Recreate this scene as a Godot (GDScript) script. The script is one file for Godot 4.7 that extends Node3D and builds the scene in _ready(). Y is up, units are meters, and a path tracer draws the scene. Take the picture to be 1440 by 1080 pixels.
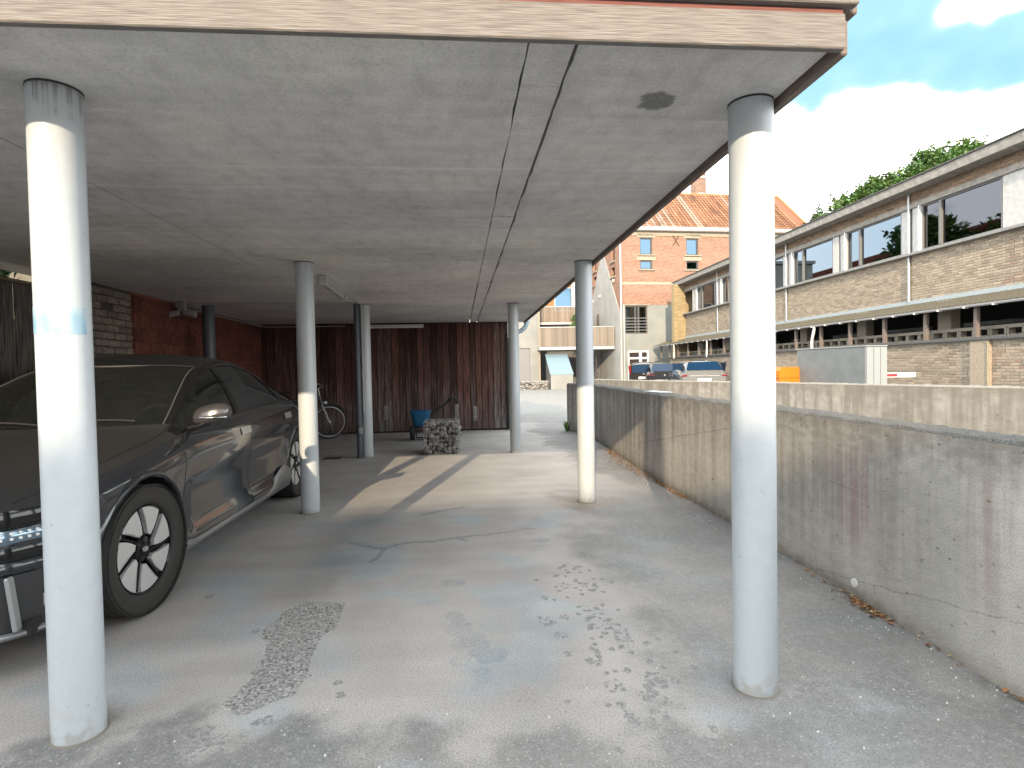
extends Node3D
# A carport with round steel columns beside a concrete ramp wall. y up, metres, camera looks along -z.

class MB:
	var V := PackedVector3Array()
	var N := PackedVector3Array()
	var U := PackedVector2Array()
	var U2 := PackedVector2Array()
	var C := PackedColorArray()
	var col := Color(1, 1, 1)
	var use_col := false
	var metres := false

	func vert(p: Vector3, n: Vector3, u := Vector2.ZERO) -> void:
		V.append(p); N.append(n); U.append(u)
		if use_col: C.append(col)

	func tri(a: Vector3, b: Vector3, c: Vector3, o: Vector3, ua := Vector2.ZERO, ub := Vector2.ZERO, uc := Vector2.ZERO) -> void:
		var n := (b - a).cross(c - a)
		if n.length_squared() < 1e-16: return
		n = n.normalized()
		if n.dot(o) > 0.0:
			vert(a, n, ua); vert(c, n, uc); vert(b, n, ub)
		else:
			n = -n
			vert(a, n, ua); vert(b, n, ub); vert(c, n, uc)

	func quad(a: Vector3, b: Vector3, c: Vector3, d: Vector3, o: Vector3) -> void:
		tri(a, b, c, o); tri(a, c, d, o)

	func quad_uv(a: Vector3, b: Vector3, c: Vector3, d: Vector3, o: Vector3, ua: Vector2, ub: Vector2, uc: Vector2, ud: Vector2) -> void:
		tri(a, b, c, o, ua, ub, uc); tri(a, c, d, o, ua, uc, ud)

	# a box with chamfered edges (bev > 0) or a plain one
	func box(c: Vector3, s: Vector3, bev := 0.0, B := Basis()) -> void:
		var h := s * 0.5
		if bev <= 0.0:
			for ax in 3:
				for sg in [-1.0, 1.0]:
					var n := Vector3.ZERO; n[ax] = sg
					var a1 := (ax + 1) % 3
					var a2 := (ax + 2) % 3
					var q := []
					for k in [[-1, -1], [1, -1], [1, 1], [-1, 1]]:
						var p := Vector3.ZERO
						p[ax] = sg * h[ax]; p[a1] = k[0] * h[a1]; p[a2] = k[1] * h[a2]
						q.append(c + B * p)
					quad(q[0], q[1], q[2], q[3], B * n)
			return
		var b := minf(bev, minf(h.x, minf(h.y, h.z)) * 0.9)
		var f := {}
		for ix in [-1, 1]:
			for iy in [-1, 1]:
				for iz in [-1, 1]:
					var sg := Vector3(ix, iy, iz)
					for ax in 3:
						var p := Vector3(sg.x * (h.x - b), sg.y * (h.y - b), sg.z * (h.z - b))
						p[ax] = sg[ax] * h[ax]
						f[[ix, iy, iz, ax]] = c + B * p
		for ax in 3:
			var a1 := (ax + 1) % 3
			var a2 := (ax + 2) % 3
			for sg in [-1, 1]:
				var q := []
				for k in [[-1, -1], [1, -1], [1, 1], [-1, 1]]:
					var id := [0, 0, 0, ax]
					id[ax] = sg; id[a1] = k[0]; id[a2] = k[1]
					q.append(f[id])
				var n := Vector3.ZERO; n[ax] = sg
				quad(q[0], q[1], q[2], q[3], B * n)
			for s1 in [-1, 1]:
				for s2 in [-1, 1]:
					var q := []
					for k in [[-1, a1], [1, a1], [1, a2], [-1, a2]]:
						var id := [0, 0, 0, k[1]]
						id[ax] = k[0]; id[a1] = s1; id[a2] = s2
						q.append(f[id])
					var n := Vector3.ZERO; n[a1] = s1; n[a2] = s2
					quad(q[0], q[1], q[2], q[3], B * n)
		for ix in [-1, 1]:
			for iy in [-1, 1]:
				for iz in [-1, 1]:
					tri(f[[ix, iy, iz, 0]], f[[ix, iy, iz, 1]], f[[ix, iy, iz, 2]], B * Vector3(ix, iy, iz))

	func stick(a: Vector3, b: Vector3, w: float, t: float, bev := 0.0, up := Vector3.UP) -> void:
		var d := b - a
		var z := d.normalized()
		if absf(z.dot(up)) > 0.98: up = Vector3.RIGHT
		var x := up.cross(z).normalized()
		box((a + b) * 0.5, Vector3(w, t, d.length()), bev, Basis(x, z.cross(x), z))

	# a round tube through points; r is a number or one radius per point
	func tube(pts: Array, r, seg := 8, caps := true) -> void:
		var rings := []
		var nrm := []
		var up := Vector3.UP
		for i in pts.size():
			var d: Vector3
			if i == 0: d = pts[1] - pts[0]
			elif i == pts.size() - 1: d = pts[i] - pts[i - 1]
			else: d = (pts[i + 1] - pts[i]).normalized() + (pts[i] - pts[i - 1]).normalized()
			d = d.normalized()
			if i == 0 and absf(d.dot(up)) > 0.95: up = Vector3.RIGHT
			var x := up.cross(d).normalized()
			var y := d.cross(x)
			up = y
			var rr: float = r if not (r is Array) else r[i]
			var ring := []
			var nn := []
			for k in seg:
				var a := TAU * k / seg
				var n := x * cos(a) + y * sin(a)
				ring.append(pts[i] + n * rr); nn.append(n)
			rings.append(ring); nrm.append(nn)
		for i in pts.size() - 1:
			for k in seg:
				var k2 := (k + 1) % seg
				_sq(rings[i][k], rings[i][k2], rings[i + 1][k2], rings[i + 1][k], nrm[i][k], nrm[i][k2], nrm[i + 1][k2], nrm[i + 1][k])
		if caps:
			for e in [0, pts.size() - 1]:
				var o: Vector3 = (pts[0] - pts[1]) if e == 0 else (pts[e] - pts[e - 1])
				for k in range(1, seg - 1):
					tri(rings[e][0], rings[e][k], rings[e][k + 1], o)

	func _st(a: Vector3, b: Vector3, c: Vector3, na: Vector3, nb: Vector3, nc: Vector3, ua := Vector2.ZERO, ub := Vector2.ZERO, uc := Vector2.ZERO) -> void:
		var g := (b - a).cross(c - a)
		if g.length_squared() < 1e-18: return
		if g.dot(na + nb + nc) > 0.0:
			vert(a, na, ua); vert(c, nc, uc); vert(b, nb, ub)
		else:
			vert(a, na, ua); vert(b, nb, ub); vert(c, nc, uc)

	func _sq(a: Vector3, b: Vector3, c: Vector3, d: Vector3, na: Vector3, nb: Vector3, nc: Vector3, nd: Vector3, ua := Vector2.ZERO, ub := Vector2.ZERO, uc := Vector2.ZERO, ud := Vector2.ZERO) -> void:
		_st(a, b, c, na, nb, nc, ua, ub, uc); _st(a, c, d, na, nc, nd, ua, uc, ud)

	# profile of (radius, height) turned about the local y axis of X
	func lathe(prof: Array, seg := 24, X := Transform3D(), smooth := true) -> void:
		for i in prof.size() - 1:
			var p: Vector2 = prof[i]
			var q: Vector2 = prof[i + 1]
			var d := q - p
			if d.length() < 1e-7: continue
			var n0 := Vector2(d.y, -d.x).normalized()
			var np := n0
			var nq := n0
			if smooth:
				if i > 0:
					var e: Vector2 = p - prof[i - 1]
					var m := Vector2(e.y, -e.x).normalized()
					if m.dot(n0) > 0.6: np = (m + n0).normalized()
				if i < prof.size() - 2:
					var e: Vector2 = prof[i + 2] - q
					var m := Vector2(e.y, -e.x).normalized()
					if m.dot(n0) > 0.6: nq = (m + n0).normalized()
			for k in seg:
				var a := TAU * k / seg
				var b := TAU * (k + 1) / seg
				var ca := Vector3(cos(a), 0, sin(a))
				var cb := Vector3(cos(b), 0, sin(b))
				_sq(X * (ca * p.x + Vector3(0, p.y, 0)), X * (cb * p.x + Vector3(0, p.y, 0)), X * (cb * q.x + Vector3(0, q.y, 0)), X * (ca * q.x + Vector3(0, q.y, 0)),
					X.basis * (ca * np.x + Vector3(0, np.y, 0)), X.basis * (cb * np.x + Vector3(0, np.y, 0)), X.basis * (cb * nq.x + Vector3(0, nq.y, 0)), X.basis * (ca * nq.x + Vector3(0, nq.y, 0)),
					Vector2(float(k) / seg, p.y), Vector2(float(k + 1) / seg, p.y), Vector2(float(k + 1) / seg, q.y), Vector2(float(k) / seg, q.y))

	# polygon in the local xy plane, from z = 0 to z = depth
	func prism(poly: PackedVector2Array, depth: float, X := Transform3D()) -> void:
		var ids := Geometry2D.triangulate_polygon(poly)
		for i in range(0, ids.size(), 3):
			for z in [0.0, depth]:
				var o: Vector3 = X.basis * Vector3(0, 0, signf(depth) if z != 0.0 else -signf(depth))
				tri(X * Vector3(poly[ids[i]].x, poly[ids[i]].y, z), X * Vector3(poly[ids[i + 1]].x, poly[ids[i + 1]].y, z), X * Vector3(poly[ids[i + 2]].x, poly[ids[i + 2]].y, z), o)
		var cw := Geometry2D.is_polygon_clockwise(poly)
		for i in poly.size():
			var a := poly[i]
			var b := poly[(i + 1) % poly.size()]
			var e := b - a
			var n := Vector2(e.y, -e.x)
			if cw: n = -n
			quad(X * Vector3(a.x, a.y, 0), X * Vector3(b.x, b.y, 0), X * Vector3(b.x, b.y, depth), X * Vector3(a.x, a.y, depth), X.basis * Vector3(n.x, n.y, 0))

	# rows of points, smooth; o tells which side is out (a function of the point) or flips by a vector; keep(i, j) may drop cells
	func grid(P: Array, outward: Callable, keep = null, uvs = null) -> void:
		var R := P.size()
		var K: int = P[0].size()
		var nn := []
		for i in R:
			var row := PackedVector3Array()
			for j in K:
				var du: Vector3 = P[mini(i + 1, R - 1)][j] - P[maxi(i - 1, 0)][j]
				var dv: Vector3 = P[i][mini(j + 1, K - 1)] - P[i][maxi(j - 1, 0)]
				var n := du.cross(dv)
				if n.length_squared() < 1e-14:
					n = outward.call(P[i][j])
				n = n.normalized()
				if n.dot(outward.call(P[i][j])) < 0.0: n = -n
				row.append(n)
			nn.append(row)
		for i in R - 1:
			for j in K - 1:
				if keep != null and not keep.call(i, j): continue
				var u := [Vector2.ZERO, Vector2.ZERO, Vector2.ZERO, Vector2.ZERO]
				if uvs != null: u = [uvs.call(i, j), uvs.call(i + 1, j), uvs.call(i + 1, j + 1), uvs.call(i, j + 1)]
				_sq(P[i][j], P[i + 1][j], P[i + 1][j + 1], P[i][j + 1], nn[i][j], nn[i + 1][j], nn[i + 1][j + 1], nn[i][j + 1], u[0], u[1], u[2], u[3])

	func mesh() -> ArrayMesh:
		var arr := []
		arr.resize(Mesh.ARRAY_MAX)
		arr[Mesh.ARRAY_VERTEX] = V
		arr[Mesh.ARRAY_NORMAL] = N
		arr[Mesh.ARRAY_TEX_UV] = U
		if use_col: arr[Mesh.ARRAY_COLOR] = C
		if metres:   # second layer: plain metres, flat or along the wall
			U2.resize(V.size())
			for i in V.size(): U2[i] = Vector2(V[i].x, V[i].z) if absf(N[i].y) > 0.6 else Vector2(V[i].z + V[i].x * 0.3, V[i].y)
			arr[Mesh.ARRAY_TEX_UV2] = U2
		var m := ArrayMesh.new()
		if V.size() > 0: m.add_surface_from_arrays(Mesh.PRIMITIVE_TRIANGLES, arr)
		return m

var used := {}
var rng := RandomNumberGenerator.new()

func rr(a: float, b: float) -> float:
	return rng.randf_range(a, b)

func numbered(called: String) -> String:
	if not used.has(called):
		used[called] = 0
		return called
	used[called] += 1
	return "%s_%03d" % [called, used[called]]

func tag(o: Node, label: String, category: String, group := "") -> Node:
	o.set_meta("label", label)
	o.set_meta("category", category)
	if group != "": o.set_meta("group", group)
	return o

func thing(called: String, label: String, category: String, at := Vector3.ZERO, turn := 0.0, group := "") -> Node3D:
	var o := Node3D.new()
	o.name = numbered(called)
	add_child(o)
	o.position = at
	o.rotation.y = turn
	tag(o, label, category, group)
	return o

func part(called: String, m, material: Material, parent: Node, at := Vector3.ZERO, turn := Vector3.ZERO) -> MeshInstance3D:
	var o := MeshInstance3D.new()
	o.name = called
	o.mesh = m.mesh() if m is MB else m
	o.material_override = material
	parent.add_child(o, true)
	o.position = at
	if turn != Vector3.ZERO: o.rotation = turn
	return o

func one(called: String, m, material: Material, label: String, category: String, group := "") -> MeshInstance3D:
	var o := MeshInstance3D.new()
	o.name = numbered(called)
	o.mesh = m.mesh() if m is MB else m
	o.material_override = material
	add_child(o)
	tag(o, label, category, group)
	return o

func setting(called: String, m, material: Material) -> MeshInstance3D:
	var o := MeshInstance3D.new()
	o.name = numbered(called)
	o.mesh = m.mesh() if m is MB else m
	o.material_override = material
	add_child(o)
	o.set_meta("kind", "structure")
	return o

func many(called: String, mesh: Mesh, material: Material, xf: Array, cols: Array, parent: Node) -> MultiMeshInstance3D:
	var mm := MultiMesh.new()
	mm.transform_format = MultiMesh.TRANSFORM_3D
	mm.use_colors = cols.size() > 0
	mm.mesh = mesh
	mm.instance_count = xf.size()
	for i in xf.size():
		mm.set_instance_transform(i, xf[i])
		if cols.size() > 0: mm.set_instance_color(i, cols[i])
	var o := MultiMeshInstance3D.new()
	o.name = called if parent != self else numbered(called)
	o.multimesh = mm
	o.material_override = material
	parent.add_child(o, true)
	o.set_meta("kind", "stuff")
	return o

func lin(r: float, g: float, b: float, a := 1.0) -> Color:
	var c := Color(r, g, b).linear_to_srgb()
	c.a = a
	return c

func mat(c: Color, rough := 0.7, metal := 0.0, spec := 0.5) -> StandardMaterial3D:
	var m := StandardMaterial3D.new()
	m.albedo_color = c
	m.roughness = rough
	m.metallic = metal
	m.metallic_specular = spec
	return m

func noise(freq: float, octaves := 4, sd := 1, kind := FastNoiseLite.TYPE_SIMPLEX_SMOOTH) -> FastNoiseLite:
	var n := FastNoiseLite.new()
	n.noise_type = kind
	n.frequency = freq
	n.seed = sd
	n.fractal_octaves = octaves
	if octaves <= 1: n.fractal_type = FastNoiseLite.FRACTAL_NONE
	return n

# a seamless noise texture coloured by a list of [offset, linear colour]
func ntex(size: int, freq: float, octaves: int, sd: int, ramp: Array, kind := FastNoiseLite.TYPE_SIMPLEX_SMOOTH) -> ImageTexture:
	var g := noise(freq, octaves, sd, kind).get_seamless_image(size, size, false, false, 0.15, true)
	var d := g.get_data()
	var lut := PackedByteArray()
	lut.resize(256 * 3)
	for i in 256:
		var t := i / 255.0
		var c: Color = ramp[0][1]
		for k in ramp.size() - 1:
			if t >= ramp[k][0]:
				c = ramp[k][1].lerp(ramp[k + 1][1], clampf((t - ramp[k][0]) / maxf(ramp[k + 1][0] - ramp[k][0], 1e-5), 0, 1))
		c = c.linear_to_srgb()
		lut[i * 3] = int(clampf(c.r, 0, 1) * 255); lut[i * 3 + 1] = int(clampf(c.g, 0, 1) * 255); lut[i * 3 + 2] = int(clampf(c.b, 0, 1) * 255)
	var o := PackedByteArray()
	o.resize(size * size * 3)
	for i in size * size:
		var v := d[i] * 3
		o[i * 3] = lut[v]; o[i * 3 + 1] = lut[v + 1]; o[i * 3 + 2] = lut[v + 2]
	return ImageTexture.create_from_image(Image.create_from_data(size, size, false, Image.FORMAT_RGB8, o))

func gtex(size: int, freq: float, octaves: int, sd: int, lo := 0.0, hi := 1.0, kind := FastNoiseLite.TYPE_SIMPLEX_SMOOTH) -> ImageTexture:
	var g := noise(freq, octaves, sd, kind).get_seamless_image(size, size, false, false, 0.15, true)
	if lo != 0.0 or hi != 1.0:
		var d := g.get_data()
		for i in d.size(): d[i] = int(255.0 * (lo + (hi - lo) * d[i] / 255.0))
		g = Image.create_from_data(size, size, false, Image.FORMAT_L8, d)
	return ImageTexture.create_from_image(g)

# triplanar textured material: colour texture repeating every s metres (a number or one per axis)
func tmat(tex: Texture2D, s, rough := 0.8, bump: Texture2D = null, bump_cm := 0.0, world := true) -> StandardMaterial3D:
	var m := StandardMaterial3D.new()
	m.albedo_texture = tex
	m.roughness = rough
	m.uv1_triplanar = true
	m.uv1_world_triplanar = world
	m.uv1_triplanar_sharpness = 8.0
	m.uv1_scale = Vector3(1.0 / s.x, 1.0 / s.y, 1.0 / s.z) if s is Vector3 else Vector3.ONE / float(s)
	if bump:
		m.heightmap_enabled = true
		m.heightmap_texture = bump
		m.heightmap_scale = bump_cm
	return m

func glass(tint: Color, alpha: float) -> StandardMaterial3D:
	var m := StandardMaterial3D.new()
	tint.a = alpha
	m.albedo_color = tint
	m.transparency = BaseMaterial3D.TRANSPARENCY_ALPHA
	m.roughness = 0.02
	m.metallic_specular = 0.6
	return m

func cr(u: float, k: Array) -> float:   # smooth curve through [u, value] keys
	var n := k.size()
	if u <= k[0][0]: return k[0][1]
	if u >= k[n - 1][0]: return k[n - 1][1]
	var i := 0
	while u > k[i + 1][0]: i += 1
	var h: float = k[i + 1][0] - k[i][0]
	var t: float = (u - k[i][0]) / h
	var d: float = (k[i + 1][1] - k[i][1]) / h
	var d0: float = d
	var d1: float = d
	if i > 0:
		var e: float = (k[i][1] - k[i - 1][1]) / (k[i][0] - k[i - 1][0])
		d0 = 0.0 if e * d <= 0.0 else 2.0 * e * d / (e + d)
	if i < n - 2:
		var e: float = (k[i + 2][1] - k[i + 1][1]) / (k[i + 2][0] - k[i + 1][0])
		d1 = 0.0 if e * d <= 0.0 else 2.0 * e * d / (e + d)
	var t2 := t * t
	var t3 := t2 * t
	return (2 * t3 - 3 * t2 + 1) * k[i][1] + (t3 - 2 * t2 + t) * h * d0 + (-2 * t3 + 3 * t2) * k[i + 1][1] + (t3 - t2) * h * d1

func sm(a: float, b: float, x: float) -> float:
	var t := clampf((x - a) / (b - a), 0, 1)
	return t * t * (3 - 2 * t)

# ---------------------------------------------------------------- pictures of surfaces
const FX0 := -4.3
const FX1 := 2.5

func stamp(buf: PackedByteArray, W: int, H: int, px: float, py: float, r: float, v: float) -> void:
	for y in range(maxi(0, int(py - r)), mini(H, int(py + r) + 2)):
		for x in range(maxi(0, int(px - r)), mini(W, int(px + r) + 2)):
			var d := Vector2(x - px, y - py).length() / r
			if d < 1.0:
				var k := y * W + x
				buf[k] = maxi(buf[k], int(255 * v * (1.0 - sm(0.55, 1.0, d))))

# the worn concrete floor between z0 (near) and z1 (far): [colour, height]
func floor_pictures(W: int, H: int, z0: float, z1: float, near: bool) -> Array:
	var sx := (FX1 - FX0) / W
	var sz := (z1 - z0) / H
	var big := noise(1.0 / (W * 0.33), 4, 11).get_image(W, H).get_data()
	var mid := noise(1.0 / (W * 0.07), 4, 12).get_image(W, H).get_data()
	var fine := noise(0.34, 3, 13).get_image(W, H).get_data()
	var cells := noise(0.15, 1, 14, FastNoiseLite.TYPE_CELLULAR).get_image(W, H).get_data()
	var blue := noise(1.0 / (W * 0.13), 4, 15).get_image(W, H).get_data()
	var si := noise(0.02, 4, 16).get_image(W / 8, H)
	si.resize(W, H, Image.INTERPOLATE_CUBIC)
	var streak := si.get_data()
	var pit := PackedByteArray(); pit.resize(W * H)
	var crack := PackedByteArray(); crack.resize(W * H)
	var wet := PackedByteArray(); wet.resize(W * H)
	var rust := PackedByteArray(); rust.resize(W * H)
	var r := RandomNumberGenerator.new(); r.seed = 77
	if near:
		var pits := [[0.71, -3.36, 0.053], [0.69, -3.68, 0.044], [0.67, -3.01, 0.048], [0.67, -2.84, 0.045], [0.75, -2.78, 0.033], [0.76, -2.68, 0.032], [0.42, -2.9, 0.029], [0.46, -2.74, 0.022], [0.57, -2.49, 0.025], [0.77, -2.31, 0.032], [0.78, -2.21, 0.044], [0.71, -2.19, 0.022], [0.6, -2.28, 0.027], [0.86, -2.28, 0.014], [0.59, -2.14, 0.013], [0.6, -2.08, 0.015], [0.71, -2.06, 0.025], [0.61, -2.04, 0.015], [0.81, -1.92, 0.016], [0.46, -2.56, 0.012], [0.45, -3.21, 0.015], [0.51, -2.94, 0.017], [0.6, -3.38, 0.027], [0.72, -1.8, 0.029],
			[-0.97, -2.16, 0.032], [-0.88, -2.1, 0.024], [-0.94, -2.09, 0.023], [-0.98, -2.03, 0.03], [-0.8, -1.98, 0.03], [-0.86, -2.02, 0.019], [-0.75, -2.21, 0.015], [-0.79, -2.2, 0.012], [-0.54, -2.44, 0.011], [-0.51, -2.35, 0.011], [-0.72, -1.98, 0.011], [-1.06, -2.99, 0.016], [-1.5, -3.5, 0.018]]
		for i in 70: pits.append([r.randfn(0.68, 0.13), r.randf_range(-3.7, -1.8), r.randf_range(0.004, 0.012)])
		for p in pits:
			for k in 22:
				var a := r.randf() * TAU
				var q: float = sqrt(r.randf()) * p[2] * 1.5
				stamp(pit, W, H, (p[0] + cos(a) * q - FX0) / sx, (p[1] + sin(a) * q * 1.3 - z0) / sz, maxf(1.2, p[2] * r.randf_range(0.10, 0.42) / sx), 1.0)
		for line in [[[-0.87, -4.47], [-0.7, -4.33], [-0.58, -4.28], [-0.46, -4.39], [-0.35, -4.41], [-0.23, -4.4], [-0.06, -4.47], [0.07, -4.5], [0.33, -4.56], [0.57, -4.65]], [[-0.58, -4.28], [-0.6, -4.08], [-0.64, -3.99]], [[-0.38, -5.22], [-0.27, -5.32], [-0.11, -5.41], [0.01, -5.46]], [[-0.06, -4.47], [0.02, -4.38]]]:
			for i in line.size() - 1:
				for t in 60:
					var f := t / 60.0
					var x: float = lerpf(line[i][0], line[i + 1][0], f) + r.randfn(0, 0.006)
					var z: float = lerpf(line[i][1], line[i + 1][1], f) + r.randfn(0, 0.012)
					stamp(crack, W, H, (x - FX0) / sx, (z - z0) / sz, r.randf_range(1.2, 3.4), r.randf_range(0.3, 0.85))
		for p in [[-0.02, -2.93, 0.1], [0.06, -2.63, 0.09], [0.1, -2.37, 0.05], [0.02, -2.78, 0.07], [0.58, -4.3, 0.05], [-0.06, -3.51, 0.05]]:
			for k in 26:
				stamp(wet, W, H, (p[0] + r.randfn(0, p[2] * 0.5) - FX0) / sx, (p[1] + r.randfn(0, p[2] * 0.6) - z0) / sz, r.randf_range(5, 16), r.randf_range(0.3, 0.8))
		for k in 60:
			stamp(rust, W, H, (r.randfn(1.18, 0.16) - FX0) / sx, (r.randfn(-5.4, 0.16) - z0) / sz, r.randf_range(5, 18), 0.4)
	var patch := PackedVector2Array()
	for p in [[-0.941, -3.345], [-0.80, -3.33], [-0.687, -3.26], [-0.679, -2.974], [-0.70, -2.8], [-0.705, -2.609], [-0.707, -2.414], [-0.777, -2.331], [-0.879, -2.227], [-0.948, -2.367], [-0.93, -2.49], [-0.945, -2.603], [-0.948, -2.87], [-1.022, -3.07], [-0.983, -3.169]]:
		patch.append(Vector2(p[0], p[1]))
	var rgb := PackedByteArray(); rgb.resize(W * H * 3)
	var hgt := PackedByteArray(); hgt.resize(W * H)
	for y in H:
		var z := z0 + (y + 0.5) * sz
		for x in W:
			var X := FX0 + (x + 0.5) * sx
			var i := y * W + x
			var b := big[i] / 255.0
			var m := mid[i] / 255.0
			var f := fine[i] / 255.0
			var s := streak[i] / 255.0
			var w := X + 0.55 * (b - 0.5) + 0.35 * (m - 0.5)
			var q := z + 0.5 * (b - 0.5) + 0.5 * (m - 0.5)
			var dark := maxf(sm(-2.5, -1.95, q), sm(0.42, 1.15, w + 0.06 * (z + 4.0)) * sm(-8.2, -5.4, q) * 0.85)
			dark = maxf(dark, sm(1.3, 1.7, w) * 0.8)
			var light := 0.40 + 0.08 * (b - 0.5) + 0.07 * (m - 0.5) + 0.06 * (s - 0.5) + 0.045 * (f - 0.5)
			var tint := sm(0.5, 0.78, blue[i] / 255.0) * 0.8 if z > -5.2 else 0.15
			if near:
				var tx := X + 0.95 + 0.07 * (z + 4.2) + 0.25 * (m - 0.5)
				light -= 0.075 * exp(-tx * tx / 0.035) * sm(-6.2, -5.0, z) * sm(-3.0, -3.8, z)
				tx = X - 0.35 + 0.05 * (z + 4.2) + 0.3 * (m - 0.5)
				light -= 0.045 * exp(-tx * tx / 0.05) * sm(-6.5, -5.0, z)
			var R := light * (1.03 - 0.15 * tint)
			var G := light * (0.965 - 0.0 * tint)
			var B := light * (0.925 + 0.07 * tint)
			var h := 0.62 + 0.05 * (f - 0.5) + 0.05 * (m - 0.5)
			if dark > 0.0:
				var c := cells[i] / 255.0
				var g := 0.165 + 0.15 * (f - 0.45) + 0.07 * (c - 0.5) + 0.07 * (m - 0.5)
				if f > 0.80: g += 0.13
				var e := sm(0.22, 1.0, dark * (0.45 + 0.85 * (0.55 * m + 0.45 * b)) + 0.55 * (f - 0.5)) * 0.92
				e = minf(e, 1.0)
				R = lerpf(R, g * 1.01, e); G = lerpf(G, g, e); B = lerpf(B, g * 0.975, e)
				h = lerpf(h, 0.45 + 0.5 * (f - 0.5) + 0.25 * (c - 0.5), e)
			if near and X > -1.1 and X < -0.6 and z > -3.45 and z < -2.15:
				var pp := Vector2(X + 0.10 * (m - 0.5) + 0.03 * (f - 0.5), z + 0.14 * (s - 0.5))
				if Geometry2D.is_point_in_polygon(pp, patch):
					var c := cells[i] / 255.0
					var v := 0.30 + 0.62 * (f - 0.48) + 0.16 * (c - 0.5)
					R = v * 1.02; G = v; B = v * 0.96
					h = 0.45 + 0.9 * (f - 0.5) + 0.2 * (c - 0.5)
			var p := pit[i] / 255.0
			if p > 0.0:
				p = sm(0.30, 0.62, p + 0.9 * (f - 0.5)) * 0.9
				var v := 0.19 + 0.18 * (f - 0.4)
				R = lerpf(R, v, p); G = lerpf(G, v, p); B = lerpf(B, v * 0.98, p)
				h = lerpf(h, 0.2 + 0.3 * f, p)
			var k := crack[i] / 255.0
			if k > 0.0:
				k *= 0.75
				R = lerpf(R, 0.13, k); G = lerpf(G, 0.165, k); B = lerpf(B, 0.19, k)
				h -= 0.15 * k
			k = sm(0.45, 0.75, wet[i] / 255.0 * 0.75 + 0.45 * (f - 0.5) + 0.5 * (m - 0.45)) * 0.5 if wet[i] > 0 else 0.0
			if k > 0.0:
				R = lerpf(R, 0.15, k); G = lerpf(G, 0.20, k); B = lerpf(B, 0.25, k)
			k = rust[i] / 255.0
			if k > 0.0:
				R = lerpf(R, 0.36, k * 0.6); G = lerpf(G, 0.27, k * 0.6); B = lerpf(B, 0.19, k * 0.6)
			rgb[i * 3] = int(255 * pow(clampf(R, 0.01, 1), 0.4545))
			rgb[i * 3 + 1] = int(255 * pow(clampf(G, 0.01, 1), 0.4545))
			rgb[i * 3 + 2] = int(255 * pow(clampf(B, 0.01, 1), 0.4545))
			hgt[i] = int(255 * clampf(h, 0, 1))
	return [ImageTexture.create_from_image(Image.create_from_data(W, H, false, Image.FORMAT_RGB8, rgb)), ImageTexture.create_from_image(Image.create_from_data(W, H, false, Image.FORMAT_L8, hgt))]

# board-marked concrete of the soffit, x right, y away
func ceiling_picture(W: int, H: int) -> ImageTexture:
	var big := noise(1.0 / (W * 0.25), 5, 31).get_image(W, H).get_data()
	var mid := noise(0.035, 4, 32).get_image(W, H).get_data()
	var fine := noise(0.3, 2, 33).get_image(W, H).get_data()
	var si := noise(0.05, 4, 34).get_image(W / 10, H); si.resize(W, H, Image.INTERPOLATE_CUBIC)
	var st := si.get_data()
	var di := noise(0.045, 4, 35).get_image(W, H / 3); di.resize(W, H, Image.INTERPOLATE_CUBIC)
	var dg := di.get_data()
	var rgb := PackedByteArray(); rgb.resize(W * H * 3)
	var lines := [2.37, 2.98, 3.30, 4.26, 4.9, 5.5, 6.2, 6.9, 7.9, 8.8, 9.9, 11.0]
	for y in H:
		var z := 1.8 + 10.7 * (y + 0.5) / H
		var tone := 0.0
		for k in lines.size():
			if z > lines[k]: tone = 0.028 * sin(k * 2.4 + 1.0)
		for x in W:
			var X := -4.2 + 5.7 * (x + 0.5) / W
			var i := y * W + x
			var m := mid[i] / 255.0
			var v := 0.66 + 0.20 * (big[i] / 255.0 - 0.5) + 0.15 * (m - 0.5) + 0.10 * (st[i] / 255.0 - 0.5) + 0.09 * (fine[i] / 255.0 - 0.5) + tone
			v -= 0.10 * sm(0.55, 0.8, big[W * H - 1 - i] / 255.0) * sm(0.4, 0.7, m)
			v -= 0.12 * exp(-absf(X - 0.40 - 0.03 * (m - 0.5)) / 0.02) * sm(0.3, 0.6, st[i] / 255.0)
			v -= 0.07 * sm(0.45, 0.95, dg[i] / 255.0)
			for l in lines:
				var d: float = absf(z - l + 0.006 * (m - 0.5))
				if d < 0.02:
					v += 0.10 * (1.0 - d / 0.02) * sm(0.35, 0.6, big[(i * 7) % (W * H)] / 255.0 * 0.2 + st[i] / 255.0 * 0.8)
			if fine[i] > 205 and m > 0.55: v -= 0.16
			var dx := X - 0.773
			var dz := z - 2.198
			var e := sqrt(dx * dx + dz * dz) / (0.02 + 0.07 * m + 0.03 * fine[i] / 255.0 + 0.03 * st[i] / 255.0)
			if e < 1.0: v = lerpf(v, 0.10 + 0.15 * fine[i] / 255.0, 0.85 * (1.0 - sm(0.75, 1.0, e)))
			var yel := sm(0.6, 0.8, big[i] / 255.0) * 0.06
			v = clampf(v, 0.08, 0.80)
			rgb[i * 3] = int(255 * pow(v, 0.4545)); rgb[i * 3 + 1] = int(255 * pow(v * 0.975, 0.4545)); rgb[i * 3 + 2] = int(255 * pow(v * (0.97 - yel), 0.4545))
	return ImageTexture.create_from_image(Image.create_from_data(W, H, false, Image.FORMAT_RGB8, rgb))

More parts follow.
